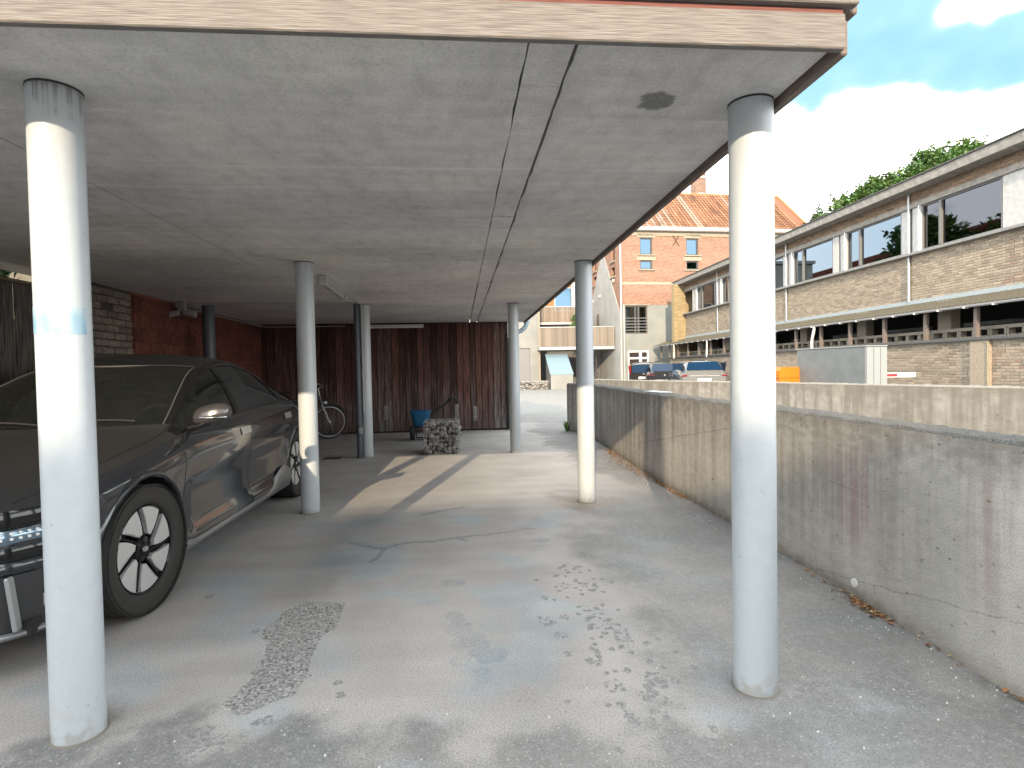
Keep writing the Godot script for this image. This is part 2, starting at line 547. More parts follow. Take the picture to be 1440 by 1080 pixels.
func line_on(buf: PackedByteArray, W: int, H: int, a: Vector2, b: Vector2, w: float, v: float, r: RandomNumberGenerator) -> void:
	var n := int((b - a).length() / 1.2)
	var off := 0.0
	for i in n:
		off = off * 0.9 + r.randfn(0, 0.5)
		var p := a.lerp(b, i / float(n)) + Vector2(0, off)
		stamp(buf, W, H, p.x, p.y, w * r.randf_range(0.7, 1.4), v * r.randf_range(0.5, 1.0))

# stained ramp wall: x = distance along it (0 = near end), y = 0 top .. 1 bottom
func wall_picture(W: int, H: int, long: float, sd: int, near: bool) -> Array:
	var r := RandomNumberGenerator.new(); r.seed = sd
	var s1 := noise(0.045, 4, sd).get_image(W, 10); s1.resize(W, H, Image.INTERPOLATE_CUBIC)
	var s2 := noise(0.14, 3, sd + 1).get_image(W, 5); s2.resize(W, H, Image.INTERPOLATE_CUBIC)
	var a := s1.get_data()
	var b := s2.get_data()
	var big := noise(0.006, 4, sd + 2).get_image(W, H).get_data()
	var mid := noise(0.05, 4, sd + 3).get_image(W, H).get_data()
	var fine := noise(0.35, 2, sd + 4).get_image(W, H).get_data()
	var crack := PackedByteArray(); crack.resize(W * H)
	var pale := PackedByteArray(); pale.resize(W * H)
	var pit := PackedByteArray(); pit.resize(W * H)
	var P := func(z: float, y: float) -> Vector2: return Vector2((z - 1.0) / long * W, (1.0 - y / 0.985) * H)
	if near:
		line_on(crack, W, H, P.call(3.335, 0.05), P.call(2.034, 0.30), 0.9, 0.45, r)
		line_on(crack, W, H, P.call(2.034, 0.30), P.call(1.1, 0.47), 0.9, 0.45, r)
		line_on(crack, W, H, P.call(3.48, 0.75), P.call(3.335, 0.06), 0.8, 0.4, r)
		line_on(crack, W, H, P.call(2.6, 0.69), P.call(2.05, 0.711), 0.8, 0.2, r)
		line_on(crack, W, H, P.call(7.3, 0.315), P.call(4.446, 0.806), 1.1, 0.6, r)
		line_on(crack, W, H, P.call(3.2, 0.62), P.call(2.9, 0.60), 1.4, 0.25, r)
		for k in 40: stamp(pale, W, H, P.call(r.randfn(2.95, 0.08), 0).x, r.randf_range(0.1, 0.45) * H, r.randf_range(0.8, 2.6), r.randf_range(0.3, 0.9))
		for k in [[5.15, 0.40, 0.8], [4.92, 0.36, 0.9], [4.6, 0.5, 0.6], [5.7, 0.5, 0.6], [6.4, 0.5, 0.4], [6.1, 0.7, 0.5], [3.55, 0.15, 0.7]]:
			for j in 60:
				var t := j / 60.0
				stamp(pale, W, H, P.call(k[0] + r.randfn(0, 0.008), 0).x, lerpf(k[1], 0.93 if near else 0.8, t) * H, r.randf_range(3, 7) * (0.5 + t), k[2] * 0.7)
	for k in (420 if near else 160):
		stamp(pit, W, H, r.randf() * W * (0.35 if k % 3 else 1.0), r.randf() * H, r.randf_range(0.6, 1.7) * (1.0 if k % 12 else 1.8), r.randf_range(0.3, 1.0))
	var rgb := PackedByteArray(); rgb.resize(W * H * 3)
	var hgt := PackedByteArray(); hgt.resize(W * H)
	for y in H:
		var v := (y + 0.5) / H
		for x in W:
			var i := y * W + x
			var z := 1.0 + long * (x + 0.5) / W
			var m := mid[i] / 255.0
			var f := fine[i] / 255.0
			var s := a[i] / 255.0
			var t := b[i] / 255.0
			var g := (0.51 if near else 0.345) + 0.15 * (big[i] / 255.0 - 0.5) + 0.10 * (t - 0.5) + 0.10 * (m - 0.5) + 0.06 * (f - 0.5)
			var run := sm(0.34, 0.80, s * 0.6 + t * 0.5) * (1.0 - 0.55 * sm(0.25, 1.0, v + 0.3 * (m - 0.5)))
			if near: run *= 0.62 + 0.5 * sm(4.2, 7.5, z)
			var R := g * 1.02
			var G := g * 0.985
			var B := g * 0.91
			R = lerpf(R, 0.16, run * 0.66); G = lerpf(G, 0.148, run * 0.66); B = lerpf(B, 0.125, run * 0.66)
			var band := sm(0.22, -0.02, v + 0.16 * (m - 0.5) + 0.14 * (t - 0.5)) * 0.5
			R = lerpf(R, 0.20, band); G = lerpf(G, 0.18, band); B = lerpf(B, 0.15, band)
			var foot := sm(0.86, 1.0, v + 0.10 * (m - 0.5)) * 0.7
			R = lerpf(R, 0.15, foot); G = lerpf(G, 0.135, foot); B = lerpf(B, 0.10, foot)
			if near:
				var red := (exp(-pow((z - 2.98) / 0.16, 2)) + 0.5 * exp(-pow((z - 3.22) / 0.03, 2)) + 0.5 * exp(-pow((z - 2.13) / 0.09, 2)) + 0.3 * exp(-pow((z - 1.6) / 0.2, 2))) * sm(0.03, 0.25, v) * sm(0.85, 0.5, v) * sm(0.25, 0.6, t)
				R = lerpf(R, 0.38, minf(red, 1) * 0.5); G = lerpf(G, 0.25, minf(red, 1) * 0.5); B = lerpf(B, 0.22, minf(red, 1) * 0.5)
				var gr := sm(3.0, 2.2, z) * sm(0.45, 0.8, v) * 0.4
				R = lerpf(R, 0.40, gr); G = lerpf(G, 0.39, gr); B = lerpf(B, 0.36, gr)
			var k := pale[i] / 255.0 * (0.4 + 0.6 * t)
			R = lerpf(R, 0.50, k); G = lerpf(G, 0.48, k); B = lerpf(B, 0.43, k)
			k = maxf(crack[i] / 255.0, pit[i] / 255.0 * 0.8)
			R = lerpf(R, 0.10, k); G = lerpf(G, 0.085, k); B = lerpf(B, 0.06, k)
			rgb[i * 3] = int(255 * pow(clampf(R, 0.01, 1), 0.4545)); rgb[i * 3 + 1] = int(255 * pow(clampf(G, 0.01, 1), 0.4545)); rgb[i * 3 + 2] = int(255 * pow(clampf(B, 0.01, 1), 0.4545))
			hgt[i] = int(255 * clampf(0.6 + 0.12 * (m - 0.5) + 0.18 * (f - 0.5) - 0.5 * k, 0, 1))
	return [ImageTexture.create_from_image(Image.create_from_data(W, H, false, Image.FORMAT_RGB8, rgb)), ImageTexture.create_from_image(Image.create_from_data(W, H, false, Image.FORMAT_L8, hgt))]

func sky_picture(W: int, H: int) -> ImageTexture:
	var n := noise(1.0, 6, 41)
	n.fractal_gain = 0.52
	var n2 := noise(0.55, 4, 47)
	var im := Image.create_empty(W, H, false, Image.FORMAT_RGBF)
	for y in H:
		var el := PI * (0.5 - (y + 0.5) / H)
		var up := sin(el)
		for x in W:
			var az := TAU * (x + 0.5) / W
			if up < -0.05:
				im.set_pixel(x, y, Color(0.32, 0.31, 0.29))
				continue
			var d := Vector3(sin(az) * cos(el), up, -cos(az) * cos(el))
			var flat := Vector3(d.x, d.y * 1.9, d.z)
			var v := n.get_noise_3dv(flat * 2.3 + Vector3(3.1, 0.4, 1.7)) + 0.45 * n2.get_noise_3dv(flat * 2.0) + 0.25 * n.get_noise_3dv(flat * 6.5)
			var bias := lerpf(0.55, -0.10, sm(0.26, 0.42, up)) + 0.24 * sm(0.45, 0.7, up)
			var cl := sm(-0.02, 0.15, v + bias)
			var blue := Color(0.112, 0.222, 0.268).lerp(Color(0.10, 0.18, 0.26), sm(0.3, 1.0, up))
			var soft := sm(-0.4, 0.3, v + bias) * 0.25
			blue = blue.lerp(Color(0.42, 0.54, 0.58), soft)
			var w := 1.45 + 0.25 * sm(0.0, 0.5, v)
			var c := blue.lerp(Color(w, w * 0.995, w * 0.975), cl)
			im.set_pixel(x, y, c)
	return ImageTexture.create_from_image(im)

# ---------------------------------------------------------------- shared materials
var M := {}
var sun_dir := Vector3(0.245, -0.322, -1.0)

func make_materials() -> void:
	var grain := gtex(512, 0.09, 4, 5)
	var rough_grain := gtex(512, 0.05, 5, 6)
	M.grain = grain
	M.grit_tex = ntex(1024, 0.16, 4, 3, [[0.0, Color(0.50, 0.50, 0.50)], [0.42, Color(0.86, 0.86, 0.86)], [0.62, Color(1, 1, 1)], [1.0, Color(1, 1, 1)]])
	M.grit_soft = ntex(1024, 0.10, 5, 4, [[0.0, Color(0.72, 0.72, 0.72)], [0.35, Color(0.93, 0.93, 0.93)], [0.7, Color(1, 1, 1)], [1.0, Color(1, 1, 1)]])
	M.asphalt = tmat(ntex(512, 0.05, 5, 7, [[0.0, Color(0.11, 0.11, 0.108)], [0.5, Color(0.19, 0.187, 0.18)], [1.0, Color(0.30, 0.295, 0.28)]]), 2.3, 0.9, rough_grain, 0.5)
	M.paving = tmat(ntex(512, 0.02, 5, 8, [[0.0, Color(0.19, 0.185, 0.175)], [1.0, Color(0.29, 0.285, 0.27)]]), 3.1, 0.85, rough_grain, 0.3)
	M.oldwood = tmat(ntex(256, 0.03, 4, 9, [[0.0, Color(0.10, 0.088, 0.080)], [0.45, Color(0.165, 0.15, 0.138)], [1.0, Color(0.24, 0.225, 0.208)]]), Vector3(1.3, 0.05, 0.05), 0.85, gtex(256, 0.04, 3, 10), 0.15)
	M.oldwood_z = tmat(ntex(256, 0.03, 4, 9, [[0.0, Color(0.10, 0.07, 0.06)], [0.45, Color(0.17, 0.13, 0.11)], [1.0, Color(0.26, 0.21, 0.18)]]), Vector3(0.05, 0.05, 1.3), 0.85)
	M.redwood = tmat(ntex(256, 0.04, 4, 19, [[0.0, Color(0.10, 0.035, 0.03)], [1.0, Color(0.24, 0.10, 0.085)]]), Vector3(1.3, 0.05, 0.05), 0.8)
	M.grout = mat(lin(0.17, 0.155, 0.13), 0.9)
	M.black = mat(lin(0.012, 0.012, 0.013), 0.7)
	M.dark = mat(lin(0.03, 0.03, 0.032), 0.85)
	M.felt = tmat(ntex(256, 0.06, 4, 20, [[0.0, Color(0.05, 0.05, 0.05)], [1.0, Color(0.13, 0.13, 0.13)]]), 0.8, 0.9)
	M.galv = tmat(ntex(256, 0.04, 4, 21, [[0.0, Color(0.34, 0.35, 0.36)], [1.0, Color(0.50, 0.51, 0.52)]]), 0.5, 0.42)
	M.galv.metallic = 0.5
	M.white = tmat(ntex(256, 0.02, 4, 22, [[0.0, Color(0.60, 0.60, 0.58)], [1.0, Color(0.78, 0.78, 0.76)]]), 2.1, 0.55)
	M.slate = mat(lin(0.07, 0.085, 0.105), 0.5)
	M.paleblue = mat(lin(0.34, 0.44, 0.50), 0.45)
	M.rock = []
	for k in 4:
		var g := 0.16 + 0.055 * k
		M.rock.append(tmat(ntex(128, 0.05, 4, 60 + k, [[0.0, Color(g * 0.55, g * 0.56, g * 0.57)], [1.0, Color(g * 1.25, g * 1.24, g * 1.2)]]), 0.16, 0.85))
	M.leafs = []
	for c in [Color(0.045, 0.11, 0.022), Color(0.065, 0.145, 0.03), Color(0.09, 0.17, 0.04), Color(0.035, 0.085, 0.02)]:
		var m := mat(lin(c.r, c.g, c.b), 0.55)
		m.backlight_enabled = true
		m.backlight = lin(c.r * 0.7, c.g * 0.8, c.b * 0.4)
		M.leafs.append(m)
	M.leaf_any = mat(Color(1, 1, 1), 0.55)
	M.leaf_any.vertex_color_use_as_albedo = true
	M.leaf_any.backlight_enabled = true
	M.leaf_any.backlight = lin(0.05, 0.10, 0.015)
	M.vcol = mat(Color(1, 1, 1), 0.85)
	M.vcol.vertex_color_use_as_albedo = true
	M.bark = tmat(ntex(256, 0.05, 4, 24, [[0.0, Color(0.06, 0.05, 0.04)], [1.0, Color(0.17, 0.14, 0.11)]]), Vector3(0.3, 1.2, 0.3), 0.9)

func plank_picture(sd: int, c0: Color, c1: Color, wear: float) -> ImageTexture:
	var W := 72
	var H := 720
	var r := RandomNumberGenerator.new(); r.seed = sd
	var gi := noise(0.13, 4, sd).get_image(W, H / 16); gi.resize(W, H, Image.INTERPOLATE_CUBIC)
	var g := gi.get_data()
	var bi := noise(0.03, 4, sd + 1).get_image(W, H / 6); bi.resize(W, H, Image.INTERPOLATE_CUBIC)
	var big := bi.get_data()
	var fine := noise(0.4, 1, sd + 2).get_image(W, H).get_data()
	var knots := []
	for k in r.randi_range(3, 6): knots.append(Vector3(r.randf() * W, r.randf() * H, r.randf_range(3, 8)))
	var rgb := PackedByteArray(); rgb.resize(W * H * 3)
	for y in H:
		var v := y / float(H)
		for x in W:
			var i := y * W + x
			var t := clampf(0.5 + 1.3 * (g[i] / 255.0 - 0.5) + 0.5 * (big[i] / 255.0 - 0.5), 0, 1)
			var c := c0.lerp(c1, t)
			var gray := wear * sm(0.55, 1.0, v + 0.35 * (big[i] / 255.0 - 0.5)) + wear * 0.25 * sm(0.62, 0.9, big[i] / 255.0)
			var l := 0.13 + 0.16 * t
			c = c.lerp(Color(l * 1.02, l * 0.97, l * 0.93), clampf(gray, 0, 0.9))
			for k in knots:
				var d: float = Vector2((x - k.x), (y - k.y) * 0.5).length() / k.z
				if d < 1.0: c = c.lerp(Color(0.018, 0.010, 0.009), (1.0 - d * d) * 0.9)
			if fine[i] > 235: c = c * 0.75
			rgb[i * 3] = int(255 * pow(clampf(c.r, 0, 1), 0.4545)); rgb[i * 3 + 1] = int(255 * pow(clampf(c.g, 0, 1), 0.4545)); rgb[i * 3 + 2] = int(255 * pow(clampf(c.b, 0, 1), 0.4545))
	return ImageTexture.create_from_image(Image.create_from_data(W, H, false, Image.FORMAT_RGB8, rgb))

# a board standing up: front face towards +z, with the picture over its full height
func plank_mesh(w: float, h: float, t: float, flip := false, v0 := 0.0) -> ArrayMesh:
	var m := MB.new()
	var b := 0.004
	var f := [Vector3(-w / 2 + b, 0, t), Vector3(w / 2 - b, 0, t), Vector3(w / 2 - b, h, t), Vector3(-w / 2 + b, h, t)]
	m.quad_uv(f[0], f[1], f[2], f[3], Vector3(0, 0, 1), Vector2(0.97 if flip else 0.03, 1), Vector2(0.03 if flip else 0.97, 1), Vector2(0.03 if flip else 0.97, v0), Vector2(0.97 if flip else 0.03, v0))
	for s in [-1.0, 1.0]:
		var x0: float = s * (w / 2 - b)
		var x1: float = s * w / 2
		m.quad_uv(Vector3(x0, 0, t), Vector3(x1, 0, t - b), Vector3(x1, h, t - b), Vector3(x0, h, t), Vector3(s, 0, 1), Vector2(0, 1), Vector2(0.02, 1), Vector2(0.02, 0), Vector2(0, 0))
		m.quad_uv(Vector3(x1, 0, t - b), Vector3(x1, 0, 0), Vector3(x1, h, 0), Vector3(x1, h, t - b), Vector3(s, 0, 0), Vector2(0, 1), Vector2(0.05, 1), Vector2(0.05, 0), Vector2(0, 0))
	m.quad_uv(Vector3(-w / 2, h, 0), Vector3(w / 2, h, 0), Vector3(w / 2, h, t), Vector3(-w / 2, h, t), Vector3.UP, Vector2(0, 0), Vector2(1, 0), Vector2(1, 0.02), Vector2(0, 0.02))
	m.quad_uv(Vector3(-w / 2, 0, 0), Vector3(w / 2, 0, 0), Vector3(w / 2, 0, t), Vector3(-w / 2, 0, t), Vector3.DOWN, Vector2(0, 0), Vector2(1, 0), Vector2(1, 0.02), Vector2(0, 0.02))
	return m.mesh()

func sheet(x0: float, x1: float, z0: float, z1: float, y: float) -> MB:
	var m := MB.new()
	m.metres = true
	m.quad_uv(Vector3(x0, y, z0), Vector3(x1, y, z0), Vector3(x1, y, z1), Vector3(x0, y, z1), Vector3.UP, Vector2(0, 0), Vector2(1, 0), Vector2(1, 1), Vector2(0, 1))
	return m

func grainy(m: StandardMaterial3D, size: float, tex := "grit_tex") -> void:   # fine grain multiplied over the picture
	m.detail_enabled = true
	m.detail_blend_mode = BaseMaterial3D.BLEND_MODE_MUL
	m.detail_uv_layer = BaseMaterial3D.DETAIL_UV_2
	m.detail_albedo = M[tex]
	m.uv2_scale = Vector3.ONE / size

func build_ground() -> void:
	setting("ground", sheet(-300, 300, 200, -400, -0.012), M.asphalt)
	setting("yard_paving", sheet(-4.3, 12.0, -14.0, -50.0, -0.004), M.paving)
	var p := floor_pictures(1200, 1300, 0.6, -6.9, true)
	var m := mat(Color.WHITE, 0.72, 0.0, 0.35)
	m.albedo_texture = p[0]
	m.heightmap_enabled = true; m.heightmap_texture = p[1]; m.heightmap_scale = 0.7
	grainy(m, 1.7)
	setting("concrete_floor", sheet(FX0, FX1, 0.6, -6.9, 0.0), m)
	p = floor_pictures(600, 620, -6.9, -14.0, false)
	m = mat(Color.WHITE, 0.72, 0.0, 0.35)
	m.albedo_texture = p[0]
	m.heightmap_enabled = true; m.heightmap_texture = p[1]; m.heightmap_scale = 0.7
	grainy(m, 1.7)
	setting("concrete_floor", sheet(FX0, FX1, -6.9, -14.0, 0.0), m)

# ---------------------------------------------------------------- carport
func slab(poly: Array, y0: float, y1: float) -> MB:   # poly of (x, z)
	var m := MB.new()
	m.metres = true
	var pv := PackedVector2Array()
	for p in poly: pv.append(Vector2(p[0], p[1]))
	var ids := Geometry2D.triangulate_polygon(pv)
	var uv := func(p: Vector2) -> Vector2: return Vector2((p.x + 4.2) / 5.7, (-p.y - 1.8) / 10.7)
	for i in range(0, ids.size(), 3):
		var a := pv[ids[i]]
		var b := pv[ids[i + 1]]
		var c := pv[ids[i + 2]]
		m.tri(Vector3(a.x, y0, a.y), Vector3(b.x, y0, b.y), Vector3(c.x, y0, c.y), Vector3.DOWN, uv.call(a), uv.call(b), uv.call(c))
		m.tri(Vector3(a.x, y1, a.y), Vector3(b.x, y1, b.y), Vector3(c.x, y1, c.y), Vector3.UP, uv.call(a), uv.call(b), uv.call(c))
	var cw := Geometry2D.is_polygon_clockwise(pv)
	for i in pv.size():
		var a := pv[i]
		var b := pv[(i + 1) % pv.size()]
		var e := b - a
		var n := Vector2(e.y, -e.x) * (-1.0 if cw else 1.0)
		var o := Vector3(n.x, 0, n.y)
		m.tri(Vector3(a.x, y0, a.y), Vector3(b.x, y0, b.y), Vector3(b.x, y1, b.y), o, uv.call(a), uv.call(b), uv.call(b))
		m.tri(Vector3(a.x, y0, a.y), Vector3(b.x, y1, b.y), Vector3(a.x, y1, a.y), o, uv.call(a), uv.call(b), uv.call(a))
	return m

func edge_x(z: float) -> float:   # right edge of the roof at depth z (negative)
	return 1.248 + (-z - 1.755) * 0.0158

func rag(x: float, z0: float, z1: float, amp: float) -> Array:
	var o := []
	var n := int(absf(z1 - z0) / 0.12)
	for i in n + 1:
		o.append([x + (rr(-amp, amp) if i > 0 and i < n else 0.0), lerpf(z0, z1, i / float(n))])
	return o

func column_picture(sd: int, drip: float) -> ImageTexture:
	var W := 256
	var H := 1024
	var mid := noise(0.03, 4, sd).get_image(W, H).get_data()
	var fine := noise(0.35, 2, sd + 1).get_image(W, H).get_data()
	var c1 := noise(0.07, 3, sd + 2).get_image(W, 4); c1.resize(W, H, Image.INTERPOLATE_CUBIC)
	var cs := c1.get_data()
	var r := RandomNumberGenerator.new(); r.seed = sd
	var scr := PackedByteArray(); scr.resize(W * H)
	for k in 16:
		var p := Vector2(r.randf() * W, H * r.randf_range(0.1, 0.97))
		line_on(scr, W, H, p, p + Vector2(r.randf_range(-12, 12), r.randf_range(-10, 10)), 1.0, r.randf_range(0.15, 0.6), r)
	for k in 14: stamp(scr, W, H, r.randf() * W, H * r.randf(), r.randf_range(1, 2.4), 0.7)
	var rgb := PackedByteArray(); rgb.resize(W * H * 3)
	for y in H:
		var v := y / float(H)
		for x in W:
			var i := y * W + x
			var m := mid[i] / 255.0
			var c := Color(0.455, 0.50, 0.53) * (0.96 + 0.07 * (m - 0.5) + 0.02 * (fine[i] / 255.0 - 0.5))
			var d := drip * 0.7 * sm(0.55, 0.8, cs[i] / 255.0) * sm(0.055, 0.008, v + 0.05 * (m - 0.5) + 0.04 * (0.7 - cs[i] / 255.0)) + drip * 0.8 * sm(0.014, 0.0, v - 0.01 * (m - 0.5))
			c = c.lerp(Color(0.15, 0.125, 0.105), clampf(d, 0, 1) * 0.8)
			var f := 0.55 * sm(0.975, 1.0, v + 0.05 * (m - 0.5) + 0.02 * (fine[i] / 255.0 - 0.5))
			c = c.lerp(Color(0.22, 0.19, 0.14), f * 0.75)
			var f2 := sm(0.80, 1.0, v) * sm(0.5, 0.8, m) * 0.25
			c = c.lerp(Color(0.35, 0.32, 0.27), f2)
			c = c.lerp(Color(0.23, 0.22, 0.2), scr[i] / 255.0)
			rgb[i * 3] = int(255 * pow(clampf(c.r, 0, 1), 0.4545)); rgb[i * 3 + 1] = int(255 * pow(clampf(c.g, 0, 1), 0.4545)); rgb[i * 3 + 2] = int(255 * pow(clampf(c.b, 0, 1), 0.4545))
	return ImageTexture.create_from_image(Image.create_from_data(W, H, false, Image.FORMAT_RGB8, rgb))

func build_carport() -> void:
	var t := thing("carport", "carport with a flat concrete roof edged in timber boards on round pale steel columns", "carport")
	var cm := mat(Color.WHITE, 0.85, 0.0, 0.3)
	cm.albedo_texture = ceiling_picture(1100, 2000)
	grainy(cm, 1.9, "grit_soft")
	var zs := [-1.80, -6.9, -12.62]
	for k in 2:
		var a: float = zs[k] - (0.004 if k == 1 else 0.0)
		var b: float = zs[k + 1]
		var g := 0.0 if k == 0 else 0.004
		part("soffit_panel", slab([[-4.25, a], [-1.930, a], [-1.930, b], [-4.25, b]], 2.33, 2.5), cm, t)
		var left := rag(0.236 - g, a, b, 0.005)
		var p := [[-1.919, b], [-1.919, a]]; p.append_array(left)
		part("soffit_panel", slab(p, 2.33, 2.5), cm, t)
		var right := rag(0.398, a, b, 0.007)
		p = [[edge_x(b) - 0.014, b], [edge_x(a) - 0.014, a]]; p.append_array(right)
		part("soffit_panel", slab(p, 2.33, 2.5), cm, t)
	var cuts := [-1.80, -2.11, -3.9, -5.45, -6.9, -8.6, -12.62]
	for k in cuts.size() - 1:
		var a: float = cuts[k] - 0.003
		var b: float = cuts[k + 1] + 0.003
		var w := 0.0 if k < 4 else 0.003
		part("infill_strip", slab([[0.243 + w, a], [0.389, a], [0.387, b], [0.243 + w, b]], 2.332 + 0.002 * (k % 2), 2.5), cm, t)
	var m := MB.new()
	m.box(Vector3(-1.505, 2.56, -7.2), Vector3(5.45, 0.118, 10.8))
	part("roof_deck", m, M.felt, t)
	m = MB.new(); m.box(Vector3(-1.70, 2.358, -1.77), Vector3(5.896, 0.112, 0.03), 0.004)
	part("fascia_board", m, M.oldwood, t)
	m = MB.new(); m.box(Vector3(-1.70, 2.424, -1.775), Vector3(5.89, 0.016, 0.02), 0.0)
	part("fascia_batten", m, M.redwood, t)
	m = MB.new(); m.box(Vector3(-1.68, 2.50, -1.757), Vector3(5.93, 0.13, 0.034), 0.004)
	part("fascia_board", m, M.oldwood, t)
	for y in [2.358, 2.50]:
		m = MB.new()
		var o := 0.0 if y < 2.4 else 0.034
		m.stick(Vector3(edge_x(-1.79) + 0.016 + o, y, -1.79), Vector3(edge_x(-12.6) + 0.016 + o, y, -12.6), 0.03, 0.112 if y < 2.4 else 0.13, 0.004)
		part("fascia_board", m, M.oldwood_z, t)
	# columns
	var pics := [column_picture(70, 1.0), column_picture(75, 0.25), column_picture(81, 0.5)]
	var mats := []
	for k in 3:
		var c := mat(Color.WHITE, 0.34, 0.0, 0.5)
		c.albedo_texture = pics[k]
		c.uv1_scale = Vector3(1, -1.0 / 2.33, 1)
		c.uv1_offset = Vector3(0, 1, 0)
		mats.append(c)
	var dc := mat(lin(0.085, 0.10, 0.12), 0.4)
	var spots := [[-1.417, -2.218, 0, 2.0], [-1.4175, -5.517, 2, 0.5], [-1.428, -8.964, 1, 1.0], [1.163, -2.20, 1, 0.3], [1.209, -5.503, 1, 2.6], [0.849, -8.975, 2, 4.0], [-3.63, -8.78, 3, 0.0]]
	for s in spots:
		m = MB.new()
		m.lathe([Vector2(0.084, 0.0), Vector2(0.084, 2.33)], 48)
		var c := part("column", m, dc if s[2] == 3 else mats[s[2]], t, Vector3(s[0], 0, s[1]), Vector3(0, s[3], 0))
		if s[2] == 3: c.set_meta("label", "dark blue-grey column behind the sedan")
		m = MB.new()
		m.lathe([Vector2(0.0835, 2.322), Vector2(0.0855, 2.323), Vector2(0.0855, 2.33)], 48)
		part("top_joint", m, M.dark, c)
		m = MB.new()
		m.lathe([Vector2(0.093, 0.001), Vector2(0.089, 0.003), Vector2(0.0845, 0.005)], 40)
		part("base_grout", m, M.grout, c)
	# pale tape round the nearest left column
	m = MB.new()
	var P := []
	for i in 2:
		var row := []
		for k in 25:
			var a := lerpf(-0.35, 2.05, k / 24.0)
			row.append(Vector3(sin(a - 0.6) * 0.0852, 1.457 + i * 0.096, cos(a - 0.6) * 0.0852))
		P.append(row)
	m.grid(P, func(p: Vector3) -> Vector3: return Vector3(p.x, 0, p.z))
	var tm := tmat(ntex(256, 0.012, 3, 91, [[0.0, Color(0.16, 0.31, 0.42)], [0.25, Color(0.24, 0.38, 0.48)], [0.6, Color(0.42, 0.50, 0.54)], [1.0, Color(0.50, 0.55, 0.58)]]), 0.9, 0.25)
	part("tape_strip", m, tm, t.get_node("column"), Vector3.ZERO, Vector3(0, -2.0, 0)).set_meta("label", "pale blue and white strip of tape round the nearest left column")

	# things on the ceiling
	var lt := thing("ceiling_lamp", "grey fluorescent batten lamp under the concrete ceiling beside the middle left column", "lamp", Vector3(-1.41, 2.33, -6.24), 0.03)
	m = MB.new(); m.box(Vector3(0, -0.022, -0.62), Vector3(0.09, 0.044, 1.27), 0.008)
	part("housing", m, mat(lin(0.42, 0.42, 0.41), 0.6), lt)
	m = MB.new()
	m.tube([Vector3(0, -0.058, -0.015), Vector3(0, -0.058, -1.225)], 0.05, 14)
	var df := glass(lin(0.85, 0.88, 0.88), 0.35)
	part("diffuser", m, df, lt)
	m = MB.new(); m.tube([Vector3(0, -0.062, -0.05), Vector3(0, -0.062, -1.2)], 0.015, 10)
	part("tube", m, mat(lin(0.75, 0.75, 0.73), 0.5), lt)
	for z in [-0.004, -1.236]:
		m = MB.new(); m.box(Vector3(0, -0.056, z), Vector3(0.098, 0.098, 0.03), 0.012)
		part("end_cap", m, mat(lin(0.45, 0.45, 0.44), 0.5), lt)
	for k in 5:
		m = MB.new(); m.box(Vector3(0.048, -0.052, -0.12 - k * 0.25), Vector3(0.008, 0.03, 0.016), 0.002)
		part("clip", m, M.galv, lt)
	m = MB.new()
	m.tube([Vector3(-1.43, 2.318, -7.5), Vector3(-1.45, 2.318, -8.62), Vector3(-1.455, 2.318, -8.80), Vector3(-1.455, 2.29, -8.86), Vector3(-1.455, 0.7, -8.86)], 0.010, 8)
	m.tube([Vector3(-1.46, 2.318, -8.62), Vector3(-3.93, 2.318, -8.62)], 0.011, 8)
	for k in 7: m.box(Vector3(-1.75 - k * 0.33, 2.316, -8.62), Vector3(0.02, 0.03, 0.034))
	one("cable_conduit", m, mat(lin(0.42, 0.42, 0.42), 0.5), "thin grey conduit crossing the ceiling from the lamp to the red block wall", "conduit")
	m = MB.new()
	m.tube([Vector3(-3.93, 2.312, -8.45), Vector3(-4.02, 2.312, -12.2)], 0.010, 8)
	m.tube([Vector3(-3.93, 2.275, -8.45), Vector3(-4.02, 2.275, -12.2), Vector3(-3.9, 2.27, -12.31), Vector3(-2.35, 2.27, -12.32)], 0.010, 8)
	one("cable_conduit", m, mat(lin(0.40, 0.40, 0.40), 0.5), "pair of thin conduits along the top of the red block wall", "conduit")
	lt = thing("twin_spotlight", "grey twin spotlight under the ceiling in front of the red block wall", "lamp", Vector3(-3.80, 2.33, -8.36))
	m = MB.new(); m.box(Vector3(0, -0.07, 0), Vector3(0.10, 0.14, 0.08), 0.01); part("bracket", m, mat(lin(0.30, 0.30, 0.29), 0.5), lt)
	for s in [-1.0, 1.0]:
		m = MB.new()
		m.lathe([Vector2(0.0, 0.0), Vector2(0.035, 0.0), Vector2(0.042, 0.10), Vector2(0.042, 0.16), Vector2(0.0, 0.155)], 16, Transform3D(Basis(Vector3(0, 0, 1), s * 1.75) , Vector3(-s * 0.03, -0.16, 0.02)))
		part("lamp_head", m, mat(lin(0.34, 0.34, 0.33), 0.4), lt)
	lt = thing("wall_lamp", "pale fluorescent batten at the top of the dark plank wall", "lamp", Vector3(-1.45, 2.265, -12.34))
	m = MB.new(); m.box(Vector3.ZERO, Vector3(1.42, 0.05, 0.06), 0.006); part("housing", m, mat(lin(0.55, 0.56, 0.57), 0.5), lt)
	m = MB.new(); m.tube([Vector3(-0.68, -0.035, 0.01), Vector3(0.68, -0.035, 0.01)], 0.014, 10); part("tube", m, mat(lin(0.7, 0.7, 0.7), 0.4), lt)
	for s in [-1, 1]:
		m = MB.new(); m.box(Vector3(s * 0.70, -0.03, 0.01), Vector3(0.03, 0.04, 0.05), 0.005); part("end_cap", m, M.galv, lt)
	# downpipes
	m = MB.new()
	m.tube([Vector3(-1.528, 0.0, -8.86), Vector3(-1.528, 2.33, -8.86)], 0.043, 16)
